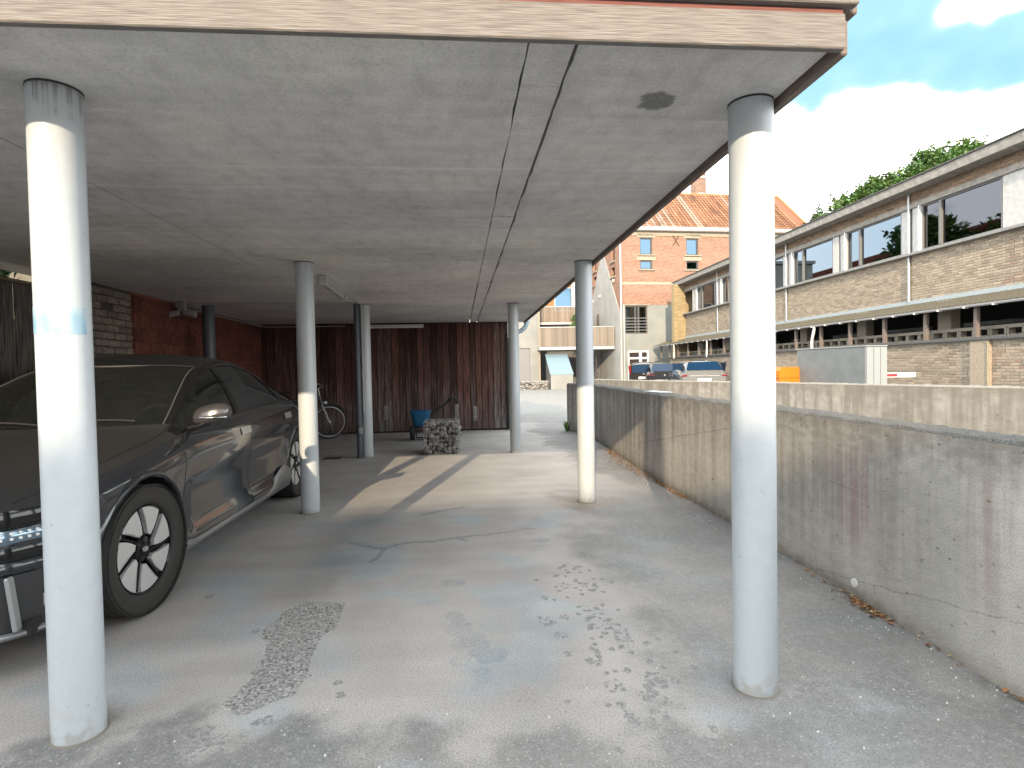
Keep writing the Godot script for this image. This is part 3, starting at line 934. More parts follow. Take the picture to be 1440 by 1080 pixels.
	var dp := thing("downpipe", "dark slate downpipe standing against the rear left column", "pipe")
	part("pipe", m, M.slate, dp)
	m = MB.new(); m.box(Vector3(-1.50, 0.42, -8.82), Vector3(0.055, 0.10, 0.05), 0.006); part("bracket", m, M.galv, dp)
	dp = thing("downpipe", "pale blue downpipe with a curved neck at the roof corner beside the plank wall", "pipe")
	m = MB.new()
	m.tube([Vector3(1.47, 2.46, -12.28), Vector3(1.46, 2.30, -12.28), Vector3(1.42, 2.20, -12.28), Vector3(1.33, 2.12, -12.28), Vector3(1.20, 2.08, -12.28), Vector3(1.11, 2.03, -12.28), Vector3(1.07, 1.93, -12.28), Vector3(1.07, 0.0, -12.28)], [0.05, 0.05, 0.05, 0.05, 0.05, 0.045, 0.04, 0.04], 14)
	part("pipe", m, M.paleblue, dp)
	for y in [0.35, 1.2]:
		m = MB.new(); m.lathe([Vector2(0.042, y), Vector2(0.048, y + 0.004), Vector2(0.048, y + 0.03), Vector2(0.042, y + 0.034)], 16, Transform3D(Basis(), Vector3(1.07, 0, -12.28))); part("pipe_clip", m, M.galv, dp)

# ---------------------------------------------------------------- walls of the carport
func build_back() -> void:
	var t := thing("plank_wall", "dark red-brown wall of upright planks across the back of the carport", "wall")
	var pm := []
	for k in 7:
		var d: float = [0.5, 1.05, 1.6, 0.75, 1.25, 1.0, 1.3][k]
		var gray := k >= 5
		var c0 := Color(0.032, 0.014, 0.011) * d
		var c1 := Color(0.112, 0.050, 0.039) * d
		if gray:
			c0 = Color(0.05, 0.03, 0.025); c1 = Color(0.16, 0.095, 0.078)
		var m := mat(Color.WHITE, 0.75, 0.0, 0.3)
		m.albedo_texture = plank_picture(300 + k * 7, c0, c1, 0.3 if not gray else 0.75)
		m.texture_repeat = false
		pm.append(m)
	var meshes := {}
	var x := -4.12
	var k := 0
	while x < 0.985:
		var w := rr(0.115, 0.165)
		w = snappedf(w, 0.01)
		if x + w > 0.99: w = 0.99 - x
		if w < 0.03: break
		var vv := rng.randi_range(0, 3)
		var key := "%0.3f %d" % [w, vv]
		if not meshes.has(key): meshes[key] = plank_mesh(w - 0.011, 2.29, 0.026, vv % 2 == 1, [0.0, 0.25, 0.12, 0.4][vv])
		var id := rng.randi_range(0, 4)
		if x > 0.45 or (x > -1.75 and x < -1.5): id = rng.randi_range(4, 6)
		part("plank", meshes[key], pm[id], t, Vector3(x + w / 2, 0.03 + rr(0, 0.008), -12.425 + rr(-0.006, 0.008)))
		x += w
		k += 1
	var m := MB.new(); m.box(Vector3(-1.56, 1.165, -12.45), Vector3(5.12, 2.33, 0.04)); part("backing", m, M.black, t)
	m = MB.new(); m.box(Vector3(0.985, 1.16, -14.5), Vector3(0.05, 2.32, 4.2)); part("side_wall", m, M.dark, t)
	m = MB.new(); m.box(Vector3(1.02, 1.165, -12.42), Vector3(0.06, 2.32, 0.06), 0.004); part("corner_post", m, mat(lin(0.035, 0.03, 0.03), 0.7), t)
	var pl := tmat(ntex(128, 0.05, 4, 95, [[0.0, Color(0.14, 0.10, 0.08)], [0.45, Color(0.20, 0.19, 0.18)], [1.0, Color(0.36, 0.36, 0.35)]]), 0.3, 0.6)
	for q in [[-2.14, 0.40], [-1.575, 0.43], [-0.085, 0.42], [0.31, 0.37]]:
		m = MB.new()
		m.box(Vector3(0, 0, 0), Vector3(0.085, 0.31, 0.006), 0.002)
		m.box(Vector3(0, 0.02, 0.006), Vector3(0.045, 0.2, 0.012), 0.003)
		for y in [-0.12, 0.0, 0.12]: m.lathe([Vector2(0.009, 0.0), Vector2(0.008, 0.014), Vector2(0.0, 0.016)], 8, Transform3D(Basis(Vector3(1, 0, 0), PI / 2), Vector3(0.025, y, 0.003)))
		part("metal_plate", m, pl, t, Vector3(q[0], q[1], -12.388))

func build_left() -> void:
	var t := thing("red_block_wall", "wall of large red painted blocks along the left side behind the sedan", "wall", Vector3(-3.925, 0, -7.37), 0.0)
	# local: u runs away along the wall
	var dir := Vector3(-0.036, 0, -1).normalized()
	var ang := atan2(-dir.x, -dir.z)
	t.rotation.y = ang
	var cols := []
	for k in 4:
		var f := 0.8 + 0.13 * k
		cols.append(tmat(ntex(256, 0.03, 5, 110 + k, [[0.0, Color(0.085, 0.026, 0.017) * f], [0.5, Color(0.145, 0.043, 0.028) * f], [1.0, Color(0.20, 0.080, 0.060) * f]]), 0.9, 0.8, M.grain, 0.15))
	var m := MB.new(); m.box(Vector3(-0.06, 1.165, -2.55), Vector3(0.1, 2.33, 5.1)); part("mortar", m, mat(lin(0.26, 0.10, 0.07), 0.9), t)
	var bm := MB.new(); bm.box(Vector3.ZERO, Vector3(0.03, 0.181, 0.383), 0.003)
	var blk := bm.mesh()
	var hm := MB.new(); hm.box(Vector3.ZERO, Vector3(0.03, 0.181, 0.185), 0.003)
	var half := hm.mesh()
	for c in 12:
		var y := 0.098 + c * 0.191
		var z := -0.005
		if c % 2 == 1:
			part("block", half, cols[rng.randi_range(0, 3)], t, Vector3(0.0 + rr(-0.001, 0.001), y, z - 0.0975)); z -= 0.195
		while z > -4.9:
			part("block", blk, cols[rng.randi_range(0, 3)], t, Vector3(rr(-0.002, 0.002), y, z - 0.195)); z -= 0.391
	# pale brick pier
	t = thing("brick_pier", "pier of rough pale grey-brown bricks left of the red block wall", "wall", Vector3(-3.90, 0, -5.95), ang)
	cols = []
	for k in 4:
		var f := 0.72 + 0.14 * k
		cols.append(tmat(ntex(256, 0.04, 5, 120 + k, [[0.0, Color(0.10, 0.085, 0.07) * f], [0.5, Color(0.24, 0.20, 0.165) * f], [1.0, Color(0.36, 0.31, 0.265) * f]]), 0.5, 0.9, M.grain, 0.3))
	m = MB.new(); m.box(Vector3(-0.06, 1.165, -0.71), Vector3(0.1, 2.33, 1.40)); part("mortar", m, mat(lin(0.085, 0.078, 0.07), 0.95), t)
	var vs := []
	for k in 5:
		var b := MB.new(); b.box(Vector3.ZERO, Vector3(0.03, 0.068, 0.235 + 0.006 * (k - 2)), 0.008); vs.append(b.mesh())
	for c in 28:
		var y := 0.045 + c * 0.082
		var z := -0.04 - (0.06 if c % 3 == 1 else 0.0)
		if c % 2 == 1:
			part("brick", vs[0], cols[rng.randi_range(0, 3)], t, Vector3(rr(-0.004, 0.004), y, -1.36)).scale = Vector3(1, 1, 0.48)
		else: z += 0.0
		z = -1.415 + (0.126 if c % 2 else 0.0) + 0.252 * 5
		while z > -1.30:
			if rng.randf() > 0.03:
				part("brick", vs[rng.randi_range(0, 4)], cols[rng.randi_range(0, 3)], t, Vector3(rr(-0.004, 0.006), y + rr(-0.003, 0.003), z - 0.128), Vector3(rr(-0.02, 0.02), rr(-0.02, 0.02), 0))
			z -= 0.252
	# timber fence
	t = thing("timber_fence", "weathered grey upright board fence at the far left beyond the sedan", "fence", Vector3(-3.95, 0, -2.2))
	var fm := []
	for k in 3:
		var q := mat(Color.WHITE, 0.85, 0.0, 0.3)
		q.albedo_texture = plank_picture(400 + k * 5, Color(0.05, 0.045, 0.04), Color(0.17, 0.155, 0.14), 0.3)
		q.texture_repeat = false
		fm.append(q)
	var pm := plank_mesh(0.112, 2.12, 0.02)
	for k in 29:
		part("board", pm, fm[rng.randi_range(0, 2)], t, Vector3(0, 0.03, -0.06 - k * 0.123 + rr(-0.003, 0.003)), Vector3(0, PI / 2, rr(-0.004, 0.004)))
	m = MB.new(); m.box(Vector3(0.01, 2.172, -1.79), Vector3(0.10, 0.03, 3.6), 0.005); part("capping_rail", m, tmat(ntex(128, 0.04, 4, 96, [[0.0, Color(0.10, 0.08, 0.05)], [1.0, Color(0.24, 0.20, 0.14)]]), 0.3, 0.85), t)
	for y in [0.4, 1.8]:
		m = MB.new(); m.box(Vector3(-0.03, y, -1.79), Vector3(0.04, 0.07, 3.58)); part("rail", m, fm[0], t)
	m = MB.new(); m.box(Vector3(0.0, 1.1, -3.655), Vector3(0.10, 2.2, 0.15), 0.004); part("post", m, tmat(ntex(128, 0.04, 4, 97, [[0.0, Color(0.13, 0.12, 0.10)], [1.0, Color(0.28, 0.26, 0.23)]]), 0.4, 0.85), t)
	# what looks over the fence
	m = MB.new(); m.box(Vector3(-8.6, 2.2, -9.6), Vector3(5.0, 4.4, 5.0)); one("garden_house", m, tmat(ntex(256, 0.03, 4, 98, [[0.0, Color(0.24, 0.185, 0.12)], [1.0, Color(0.31, 0.25, 0.17)]]), 1.3, 0.9), "beige rendered wall just visible above the fence at far left", "house")
	leafy("garden_shrub", Vector3(-4.9, 0, -5.3), [[Vector3(0, 1.5, 0.4), Vector3(0.6, 0.7, 0.9)], [Vector3(0.0, 2.35, 0.3), Vector3(0.55, 0.55, 0.9)], [Vector3(0.1, 2.35, 1.7), Vector3(0.55, 0.55, 1.0)], [Vector3(0.0, 2.3, -0.55), Vector3(0.5, 0.5, 0.5)]], 1500, 0.15, 501, "green leafy shrub showing in the gap between fence and ceiling", "shrub", "", 2.3)

func rock_meshes() -> Array:
	var out := []
	for k in 8:
		var pts := []
		for i in 26:
			var y := 1.0 - 2.0 * (i + 0.5) / 26.0
			var a := i * 2.39996
			var q := sqrt(1 - y * y)
			pts.append(Vector3(cos(a) * q, y, sin(a) * q) * rr(0.78, 1.08) * Vector3(1.0, 0.78, 0.9))
		# hull by planes: brute force over triples
		var m := MB.new()
		for a in pts.size():
			for b in range(a + 1, pts.size()):
				for c in range(b + 1, pts.size()):
					var n: Vector3 = (pts[b] - pts[a]).cross(pts[c] - pts[a])
					if n.length_squared() < 1e-9: continue
					var pos := false
					var neg := false
					for e in pts.size():
						if e == a or e == b or e == c: continue
						var s: float = n.dot(pts[e] - pts[a])
						if s > 1e-6: pos = true
						elif s < -1e-6: neg = true
						if pos and neg: break
					if pos and neg: continue
					m.tri(pts[a], pts[b], pts[c], n if not pos else -n)
		out.append(m.mesh())
	return out

var rocks := []

func gabion(t: Node3D, w: float, h: float, d: float, step: float, named: int, wire: bool) -> void:
	var m := MB.new(); m.box(Vector3(0, h / 2 - 0.02, 0), Vector3(w - step * 1.1, h - step * 0.9, d - step * 1.1)); part("core", m, M.dark, t)
	var spots := []
	var nx := int(w / step)
	var ny := int(h / step)
	var nz := int(d / step)
	for j in ny + 1:
		for i in nx + 1:
			spots.append(Vector3(-w / 2 + step * 0.45 + (w - step * 0.9) * i / nx, step * 0.42 + (h - step * 0.95) * j / ny, d / 2 - step * 0.45))
	for k in range(1, nz + 1):
		for i in nx + 1: spots.append(Vector3(-w / 2 + step * 0.45 + (w - step * 0.9) * i / nx, h - step * 0.5, d / 2 - step * 0.45 - (d - step * 0.9) * k / nz))
	for s in [-1.0, 1.0]:
		for j in ny:
			for k in range(1, nz + 1): spots.append(Vector3(s * (w / 2 - step * 0.45), step * 0.42 + (h - step * 0.95) * j / ny, d / 2 - step * 0.45 - (d - step * 0.9) * k / nz))
	for j in ny:
		for i in nx + 1: spots.append(Vector3(-w / 2 + step * 0.45 + (w - step * 0.9) * i / nx, step * 0.42 + (h - step * 0.95) * j / ny, -d / 2 + step * 0.45))
	var xf := []
	var cc := []
	for n in spots.size():
		var p: Vector3 = spots[n] + Vector3(rr(-1, 1), rr(-1, 1), rr(-1, 1)) * step * 0.30
		var B := Basis.from_euler(Vector3(rr(0, 6), rr(0, 6), rr(0, 6))).scaled(Vector3.ONE * step * rr(0.42, 0.78))
		if n < named:
			var o := part("stone", rocks[rng.randi_range(0, 7)], M.rock[rng.randi_range(0, 3)], t)
			o.transform = Transform3D(B, p)
		else:
			xf.append(Transform3D(B, p)); 
			var g := rr(0.10, 0.42)
			cc.append(Color(g, g * 0.98, g * 0.93))
	if xf.size() > 0: many("stone_fill", rocks[0], M.vcol, xf, cc, t)
	if wire:
		m = MB.new()
		var s := 0.075
		for f in [-1.0, 1.0]:
			var z: float = f * d / 2
			var i := 0.0
			while i <= w + 0.001:
				m.tube([Vector3(-w / 2 + i, 0, z), Vector3(-w / 2 + i, h, z)], 0.0018, 4, false); i += w / roundf(w / s)
			i = 0.0
			while i <= h + 0.001:
				m.tube([Vector3(-w / 2, i, z), Vector3(w / 2, i, z)], 0.0018, 4, false)
				m.tube([Vector3(f * w / 2, i, -d / 2), Vector3(f * w / 2, i, d / 2)], 0.0018, 4, false); i += h / roundf(h / s)
			i = 0.0
			while i <= d + 0.001:
				m.tube([Vector3(f * w / 2, 0, -d / 2 + i), Vector3(f * w / 2, h, -d / 2 + i)], 0.0018, 4, false)
				if f > 0: m.tube([Vector3(-w / 2, h, -d / 2 + i), Vector3(w / 2, h, -d / 2 + i)], 0.0018, 4, false)
				i += d / roundf(d / s)
			for g in [-1.0, 1.0]: m.tube([Vector3(f * w / 2, 0, g * d / 2), Vector3(f * w / 2, h + 0.004, g * d / 2)], 0.004, 5)
			m.tube([Vector3(-w / 2, h, z), Vector3(w / 2, h, z)], 0.004, 5)
			m.tube([Vector3(f * w / 2, h, -d / 2), Vector3(f * w / 2, h, d / 2)], 0.004, 5)
		part("wire_mesh", m, M.galv, t)

# ---------------------------------------------------------------- leaves
var clump_meshes := []

func make_clumps() -> void:
	for v in 3:
		var m := MB.new()
		for k in 14:
			var p := Vector3(rr(-1, 1), rr(-0.8, 0.8), rr(-1, 1)) * 0.85
			var B := Basis.from_euler(Vector3(rr(-0.9, 0.9), rr(0, TAU), rr(-0.7, 0.7)))
			var l := rr(0.35, 0.6)
			var a := p + B * Vector3(0, 0, -l)
			var b := p + B * Vector3(0, 0, l)
			var c := p + B * Vector3(l * 0.5, l * 0.12, 0)
			var d := p + B * Vector3(-l * 0.5, l * 0.12, 0)
			m.tri(a, c, b, B * Vector3.UP); m.tri(a, b, d, B * Vector3.UP)
		clump_meshes.append(m.mesh())

# blobs: [centre, radii]; leaves gather near each blob's skin, thinned by noise so that gaps show
func leafy(called: String, at: Vector3, blobs: Array, count: int, size: float, sd: int, label: String, category: String, group := "", trunk_h := 0.0, trunk_r := 0.05) -> Node3D:
	var t := thing(called, label, category, at, 0.0, group)
	var r := RandomNumberGenerator.new(); r.seed = sd
	var n := noise(0.7, 2, sd)
	var total := 0.0
	for b in blobs: total += b[1].x * b[1].y
	for v in 3:
		var xf := []
		var cc := []
		for b in blobs:
			var q := int(count * b[1].x * b[1].y / total / 3.0)
			var tries := 0
			while q > 0 and tries < count * 4:
				tries += 1
				var d := Vector3(r.randfn(), r.randfn(), r.randfn()).normalized()
				var p: Vector3 = b[0] + d * b[1] * pow(r.randf(), 0.45) * (1.0 + 0.35 * n.get_noise_3dv(d * 3.0 + b[0]))
				if n.get_noise_3dv(p * 1.1) < -0.28: continue
				var B := Basis.from_euler(Vector3(r.randf_range(-0.6, 0.6), r.randf() * TAU, r.randf_range(-0.6, 0.6))).scaled(Vector3.ONE * size * r.randf_range(0.7, 1.3))
				xf.append(Transform3D(B, p))
				var g := r.randf_range(0.75, 1.25) * (0.95 + 0.5 * n.get_noise_3dv(p * 0.8))
				g *= 1.25
				cc.append(Color(0.055 * g * r.randf_range(0.8, 1.3), 0.112 * g, 0.026 * g))
				q -= 1
		var o := many("crown", clump_meshes[v], M.leaf_any, xf, cc, t)
		o.remove_meta("kind")
		o.set_meta("kind", "stuff")
	if trunk_h > 0.0:
		var m := MB.new()
		m.tube([Vector3(0, -0.02, 0), Vector3(0.02, trunk_h * 0.4, 0.02), Vector3(-0.02, trunk_h * 0.8, 0), Vector3(0, trunk_h, 0)], [trunk_r * 1.3, trunk_r, trunk_r * 0.8, trunk_r * 0.6], 10)
		for b in blobs:
			var e: Vector3 = b[0]
			m.tube([Vector3(0, trunk_h * 0.7, 0), Vector3(0, trunk_h * 0.7, 0).lerp(e, 0.5) + Vector3(0, 0.05 * trunk_h, 0), e], [trunk_r * 0.6, trunk_r * 0.4, trunk_r * 0.15], 7)
		part("trunk", m, M.bark, t)
	return t

# ---------------------------------------------------------------- the dark sedan (u runs from the nose to the tail)
const WHEEL_F := 0.845
const WHEEL_R := 3.795

func car_w(u: float) -> float:
	return cr(u, [[0.0, 0.50], [0.04, 0.64], [0.12, 0.755], [0.28, 0.845], [0.5, 0.895], [0.85, 0.925], [1.5, 0.925], [2.5, 0.930], [3.7, 0.938], [4.2, 0.905], [4.5, 0.85], [4.7, 0.78], [4.82, 0.68], [4.855, 0.60]])

func car_belt(u: float) -> float:
	return cr(u, [[0.0, 0.575], [0.06, 0.655], [0.2, 0.725], [0.5, 0.795], [0.85, 0.85], [1.3, 0.91], [1.6, 0.94], [2.3, 0.965], [3.0, 0.995], [3.7, 1.01], [4.2, 0.985], [4.6, 0.93], [4.8, 0.86], [4.855, 0.8]])

func car_rail(u: float) -> Vector2:   # (x, y) of the roof rail, of the bonnet edge further forward
	var y := cr(u, [[0.0, 0.59], [0.06, 0.67], [0.2, 0.745], [0.5, 0.82], [0.85, 0.875], [1.25, 0.925], [1.4, 0.965], [1.58, 1.055], [1.85, 1.20], [2.15, 1.325], [2.5, 1.405], [2.8, 1.425], [3.2, 1.38], [3.6, 1.28], [4.0, 1.145], [4.3, 1.05], [4.6, 0.97], [4.78, 0.92], [4.855, 0.83]])
	var x := cr(u, [[0.0, 0.42], [0.06, 0.56], [0.2, 0.68], [0.5, 0.765], [0.85, 0.785], [1.25, 0.78], [1.42, 0.765], [1.8, 0.69], [2.15, 0.615], [2.6, 0.572], [3.2, 0.565], [3.7, 0.575], [4.1, 0.60], [4.4, 0.63], [4.7, 0.64], [4.855, 0.5]])
	return Vector2(x, y)

func car_top(u: float) -> float:
	return cr(u, [[0.0, 0.61], [0.05, 0.70], [0.15, 0.775], [0.5, 0.865], [0.9, 0.925], [1.25, 0.968], [1.36, 0.985], [1.5, 1.055], [1.75, 1.20], [2.0, 1.325], [2.2, 1.41], [2.45, 1.475], [2.65, 1.492], [3.0, 1.48], [3.4, 1.41], [3.8, 1.285], [4.1, 1.165], [4.35, 1.06], [4.55, 1.01], [4.72, 0.995], [4.8, 0.95], [4.855, 0.86]])

# lower body side: v = 0 sill .. 1 belt
func car_side(u: float, v: float, s: float) -> Vector3:
	var W := car_w(u)
	var yb := car_belt(u)
	var xr := car_rail(u).x
	var y := cr(v, [[0.0, 0.20], [0.10, 0.255], [0.2, 0.34], [0.45, 0.34 + 0.36 * (yb - 0.34)], [0.78, 0.34 + 0.76 * (yb - 0.34)], [1.0, yb]])
	var inset := cr(v, [[0.0, 0.045], [0.07, 0.012], [0.12, 0.014], [0.24, 0.052], [0.42, 0.046], [0.62, 0.012], [0.76, 0.0], [0.86, 0.012], [0.94, 0.038], [1.0, 0.075]])
	# haunches over the wheels
	for c in [WHEEL_F, WHEEL_R]:
		var d: float = Vector2(u - c, (y - 0.42) * 1.0).length()
		inset *= 1.0 - 0.85 * sm(0.62, 0.36, d) * (1.0 if v < 0.8 else 0.0)
	var end := sm(0.55, 0.0, u) + sm(4.4, 4.855, u)
	inset = lerpf(inset, inset * 0.6, end)
	return Vector3(s * maxf(W - inset, 0.02), y, -u)

# upper body side: q = 0 belt .. 1 rail
func car_upper(u: float, q: float, s: float) -> Vector3:
	var a := car_side(u, 1.0, 1.0)
	var r := car_rail(u)
	var bulge := 0.022 * sin(PI * q) * clampf((r.y - a.y) * 4.0, 0, 1)
	return Vector3(s * (lerpf(a.x, r.x, q) + bulge), lerpf(a.y, r.y, q) + bulge * 0.3, -u)

# top: s from -1 (right rail) to 1 (left rail)
func car_roof(u: float, s: float) -> Vector3:
	var r := car_rail(u)
	var c := car_top(u)
	var k := absf(s)
	var y := lerpf(c, r.y, pow(k, 2.4))
	return Vector3(r.x * s, y, -u)

func build_sedan() -> void:
	var t := thing("sedan", "dark grey streamlined sedan parked on the left behind the nearest pale column", "car", Vector3(-2.645, 0, -2.485))
	var paint := mat(lin(0.020, 0.023, 0.028), 0.25, 0.2, 0.4)
	paint.clearcoat_enabled = true
	paint.clearcoat = 1.0
	paint.clearcoat_roughness = 0.04
	var dust := tmat(ntex(256, 0.05, 5, 140, [[0.0, Color(0.034, 0.035, 0.037)], [1.0, Color(0.054, 0.053, 0.053)]]), 0.5, 0.42)
	dust.metallic = 0.4
	dust.clearcoat_enabled = true; dust.clearcoat = 0.6; dust.clearcoat_roughness = 0.18
	var gloss := mat(lin(0.008, 0.008, 0.009), 0.08)
	var silver := mat(lin(0.40, 0.41, 0.42), 0.3, 0.6)
	var sill := mat(lin(0.20, 0.205, 0.215), 0.35, 0.5)
	var chrome := mat(lin(0.6, 0.6, 0.62), 0.1, 1.0)
	var pane := glass(lin(0.008, 0.011, 0.010), 0.74)
	var dark_pane := glass(lin(0.02, 0.025, 0.028), 0.9)
	var rubber := tmat(ntex(256, 0.05, 4, 141, [[0.0, Color(0.016, 0.015, 0.014)], [1.0, Color(0.040, 0.037, 0.034)]]), 0.2, 0.75)
	var out_side := func(p: Vector3) -> Vector3: return Vector3(signf(p.x), 0.15, 0)
	var out_top := func(p: Vector3) -> Vector3: return Vector3(p.x * 0.2, 1, 0.05)
	# lower sides with the wheel arches cut out
	var R := 0.392
	for s in [1.0, -1.0]:
		var m := MB.new()
		var P := []
		var NU := 240
		var NV := 44
		var dropped := {}
		for i in NU + 1:
			var row := []
			for j in NV + 1:
				row.append(car_side(4.855 * i / NU, j / float(NV), s))
			P.append(row)
		var inside := func(p: Vector3) -> int:
			for c in [WHEEL_F, WHEEL_R]:
				if Vector2(-p.z - c, p.y - 0.352).length() < R or (absf(-p.z - c) < R and p.y < 0.352): return 1
			return 0
		for i in NU:
			for j in NV:
				var n: int = inside.call(P[i][j]) + inside.call(P[i + 1][j]) + inside.call(P[i + 1][j + 1]) + inside.call(P[i][j + 1])
				if n == 4: dropped[i * 1000 + j] = true
		for i in NU + 1:
			for j in NV + 1:
				var p: Vector3 = P[i][j]
				for c in [WHEEL_F, WHEEL_R]:
					var d := Vector2(-p.z - c, p.y - 0.352)
					if d.length() < R and p.y >= 0.352:
						d = d.normalized() * R
						P[i][j] = Vector3(p.x, 0.352 + d.y, -(c + d.x))
					elif absf(d.x) < R and p.y < 0.352:
						P[i][j] = Vector3(p.x, p.y, -(c + signf(d.x) * R))
		m.grid(P, out_side, func(i: int, j: int) -> bool: return not dropped.has(i * 1000 + j))
		part("body_side", m, paint, t)
		# arch lips, wells
		for c in [WHEEL_F, WHEEL_R]:
			m = MB.new()
			var Q := [[], [], [], []]
			for k in 41:
				var a := lerpf(-0.28, PI + 0.28, k / 40.0)
				var off := [0.392, 0.396, 0.416, 0.430]
				for b in 4:
					var uu: float = c + cos(a) * off[b]
					var yy: float = 0.352 + sin(a) * off[b]
					var xx := car_side(uu, clampf((yy - 0.2) / 0.66, 0.0, 0.82), 1.0).x
					Q[b].append(Vector3(s * (xx + [-0.02, 0.010, 0.012, -0.004][b]), yy, -uu))
			m.grid(Q, out_side)
			part("arch_lip", m, paint, t)
			m = MB.new()
			var well := [[], []]
			for k in 25:
				var a := lerpf(-0.3, PI + 0.3, k / 24.0)
				for b in 2: well[b].append(Vector3(s * [0.915, 0.60][b], 0.352 + sin(a) * 0.398, -(c + cos(a) * 0.398)))
			m.grid(well, func(p: Vector3) -> Vector3: return Vector3(0, 0.352 - p.y, -c - p.z))
			m.box(Vector3(s * 0.60, 0.45, -c), Vector3(0.02, 0.6, 0.74))
			part("wheel_well", m, M.black, t)
		# sill flash
		m = MB.new()
		var Q := [[], [], [], []]
		for k in 49:
			var u := lerpf(1.235, 3.40, k / 48.0)
			var flare := 0.012 + 0.03 * sm(2.9, 3.4, u) + 0.015 * sm(1.5, 1.23, u)
			var top := 0.262 + 0.16 * sm(2.75, 3.40, u) + 0.035 * sm(1.45, 1.23, u)
			var W := car_w(u)
			Q[0].append(Vector3(s * (W - 0.05), 0.186, -u))
			Q[1].append(Vector3(s * (W - 0.004), 0.20, -u))
			Q[2].append(Vector3(s * (W + flare - 0.012), lerpf(0.2, top, 0.55), -u))
			Q[3].append(Vector3(s * (W - 0.045 + flare * 0.4), top, -u))
		m.grid(Q, out_side)
		part("sill", m, sill, t)
		# upper side: frame, panes
		var strips := [[0.0, 0.07, 1.36, 4.855, dust], [0.90, 1.0, 1.36, 4.855, gloss], [0.07, 0.90, 1.36, 1.45, gloss], [0.07, 0.90, 3.92, 4.855, paint]]
		for q in strips:
			m = MB.new()
			P = []
			for i in 81:
				var row := []
				for j in 9: row.append(car_upper(lerpf(q[2], q[3], i / 80.0), lerpf(q[0], q[1], j / 8.0), s))
				P.append(row)
			m.grid(P, out_side)
			part("window_frame" if q[4] == gloss else "shoulder", m, q[4], t)
		# the bonnet's side strip between fender and bonnet
		m = MB.new()
		P = []
		for i in 61:
			var row := []
			for j in 5: row.append(car_upper(1.36 * i / 60.0, j / 4.0, s))
			P.append(row)
		m.grid(P, out_side)
		part("fender", m, dust, t)
		for q in [[1.45, 2.33, 2.22, pane, "front_window"], [2.41, 3.45, 2.30, dark_pane, "rear_window"], [3.50, 3.92, 3.5, dark_pane, "quarter_window"], [2.33, 2.41, 2.2, gloss, "window_pillar"], [3.45, 3.50, 3.45, gloss, "window_pillar"]]:
			m = MB.new()
			P = []
			for i in 33:
				var row := []
				for j in 9:
					var v := lerpf(0.07, 0.90, j / 8.0)
					var lean := (v - 0.07) * (0.12 if q[0] > 1.7 else 0.12)
					var u0: float = q[0] + (lean if q[0] > 1.7 else 0.0) * (1.0 if q[0] < 3.3 else -1.0)
					var u1: float = q[1] + lean * (1.0 if q[1] < 3.3 else (-1.0 if q[1] < 3.9 else 0.0))
					var p := car_upper(lerpf(u0, u1, i / 32.0), v, s)
					if q[3] != gloss: p.x -= s * 0.006
					row.append(p)
				P.append(row)
			m.grid(P, out_side)
			part(q[4], m, q[3], t)
		# chrome line along the roof rail
		m = MB.new()
		var pts := []
		for k in 40:
			pts.append(car_upper(lerpf(2.5, 3.98, k / 39.0), 0.93, s) + Vector3(s * 0.004, 0, 0))
		m.tube(pts, 0.004, 6)
		part("rail_trim", m, chrome, t)
		m = MB.new()
		pts = []
		for k in 50: pts.append(car_upper(lerpf(1.47, 3.95, k / 49.0), 0.055, s) + Vector3(s * 0.004, 0, 0))
		m.tube(pts, 0.0045, 6)
		part("window_trim", m, gloss, t)
		# door cuts and flush handles
		for d in [[1.26, 1.30, 0.13, 0.99], [2.46, 2.40, 0.13, 0.99], [3.36, 3.62, 0.36, 0.99]]:
			m = MB.new()
			pts = []
			for k in 24:
				var v: float = lerpf(d[2], d[3], k / 23.0)
				var uu: float = lerpf(d[0], d[1], k / 23.0)
				if d[0] > 3.0: uu = d[0] + 0.30 * pow(k / 23.0, 0.5) - 0.10 * pow(k / 23.0, 3.0)
				pts.append(car_side(uu, v, s) - Vector3(s * 0.001, 0, 0))
			m.tube(pts, 0.0035, 5)
			part("door_seam", m, M.black, t)
		for u in [2.22, 3.32]:
			m = MB.new()
			P = []
			for i in 9:
				var row := []
				for j in 4: row.append(car_side(u + 0.2 * i / 8.0, 0.80 + 0.026 * j, s) + Vector3(s * 0.006, 0, 0))
				P.append(row)
			m.grid(P, out_side)
			part("door_handle", m, silver, t)
		# mirror on its arm
		var mr := MB.new()
		var body := []
		for i in 13:
			var a := PI * i / 12.0
			var row := []
			for j in 17:
				var b := TAU * j / 16.0
				var rx := 0.125 * sin(a)
				var p := Vector3(-cos(a) * 0.12, sin(b) * 0.075 * pow(sin(a), 0.55), cos(b) * 0.055 * pow(sin(a), 0.55))
				if p.y < 0: p.y *= 0.75
				p.y += 0.02 * cos(a)
				row.append(Vector3(s * (0.985 - p.x * 1.0), 1.035 + p.y, -1.53 + p.z + absf(p.x) * -0.1))
			body.append(row)
		mr.grid(body, func(p: Vector3) -> Vector3: return p - Vector3(s * 0.985, 1.035, -1.53))
		var mo := part("mirror", mr, mat(lin(0.10, 0.10, 0.105), 0.25, 0.6), t)
		m = MB.new(); m.tube([Vector3(s * 0.845, 0.955, -1.50), Vector3(s * 0.90, 0.965, -1.515), Vector3(s * 0.97, 0.99, -1.53)], [0.03, 0.02, 0.02], 8); part("arm", m, gloss, mo)
		m = MB.new()
		pts = []
		for k in 9:
			var a := lerpf(-0.5, 1.1, k / 8.0)
			pts.append(Vector3(s * (0.985 + sin(a) * 0.118), 1.022, -1.53 + cos(a) * 0.053))
		m.tube(pts, 0.008, 6)
		part("turn_signal", m, chrome, mo)
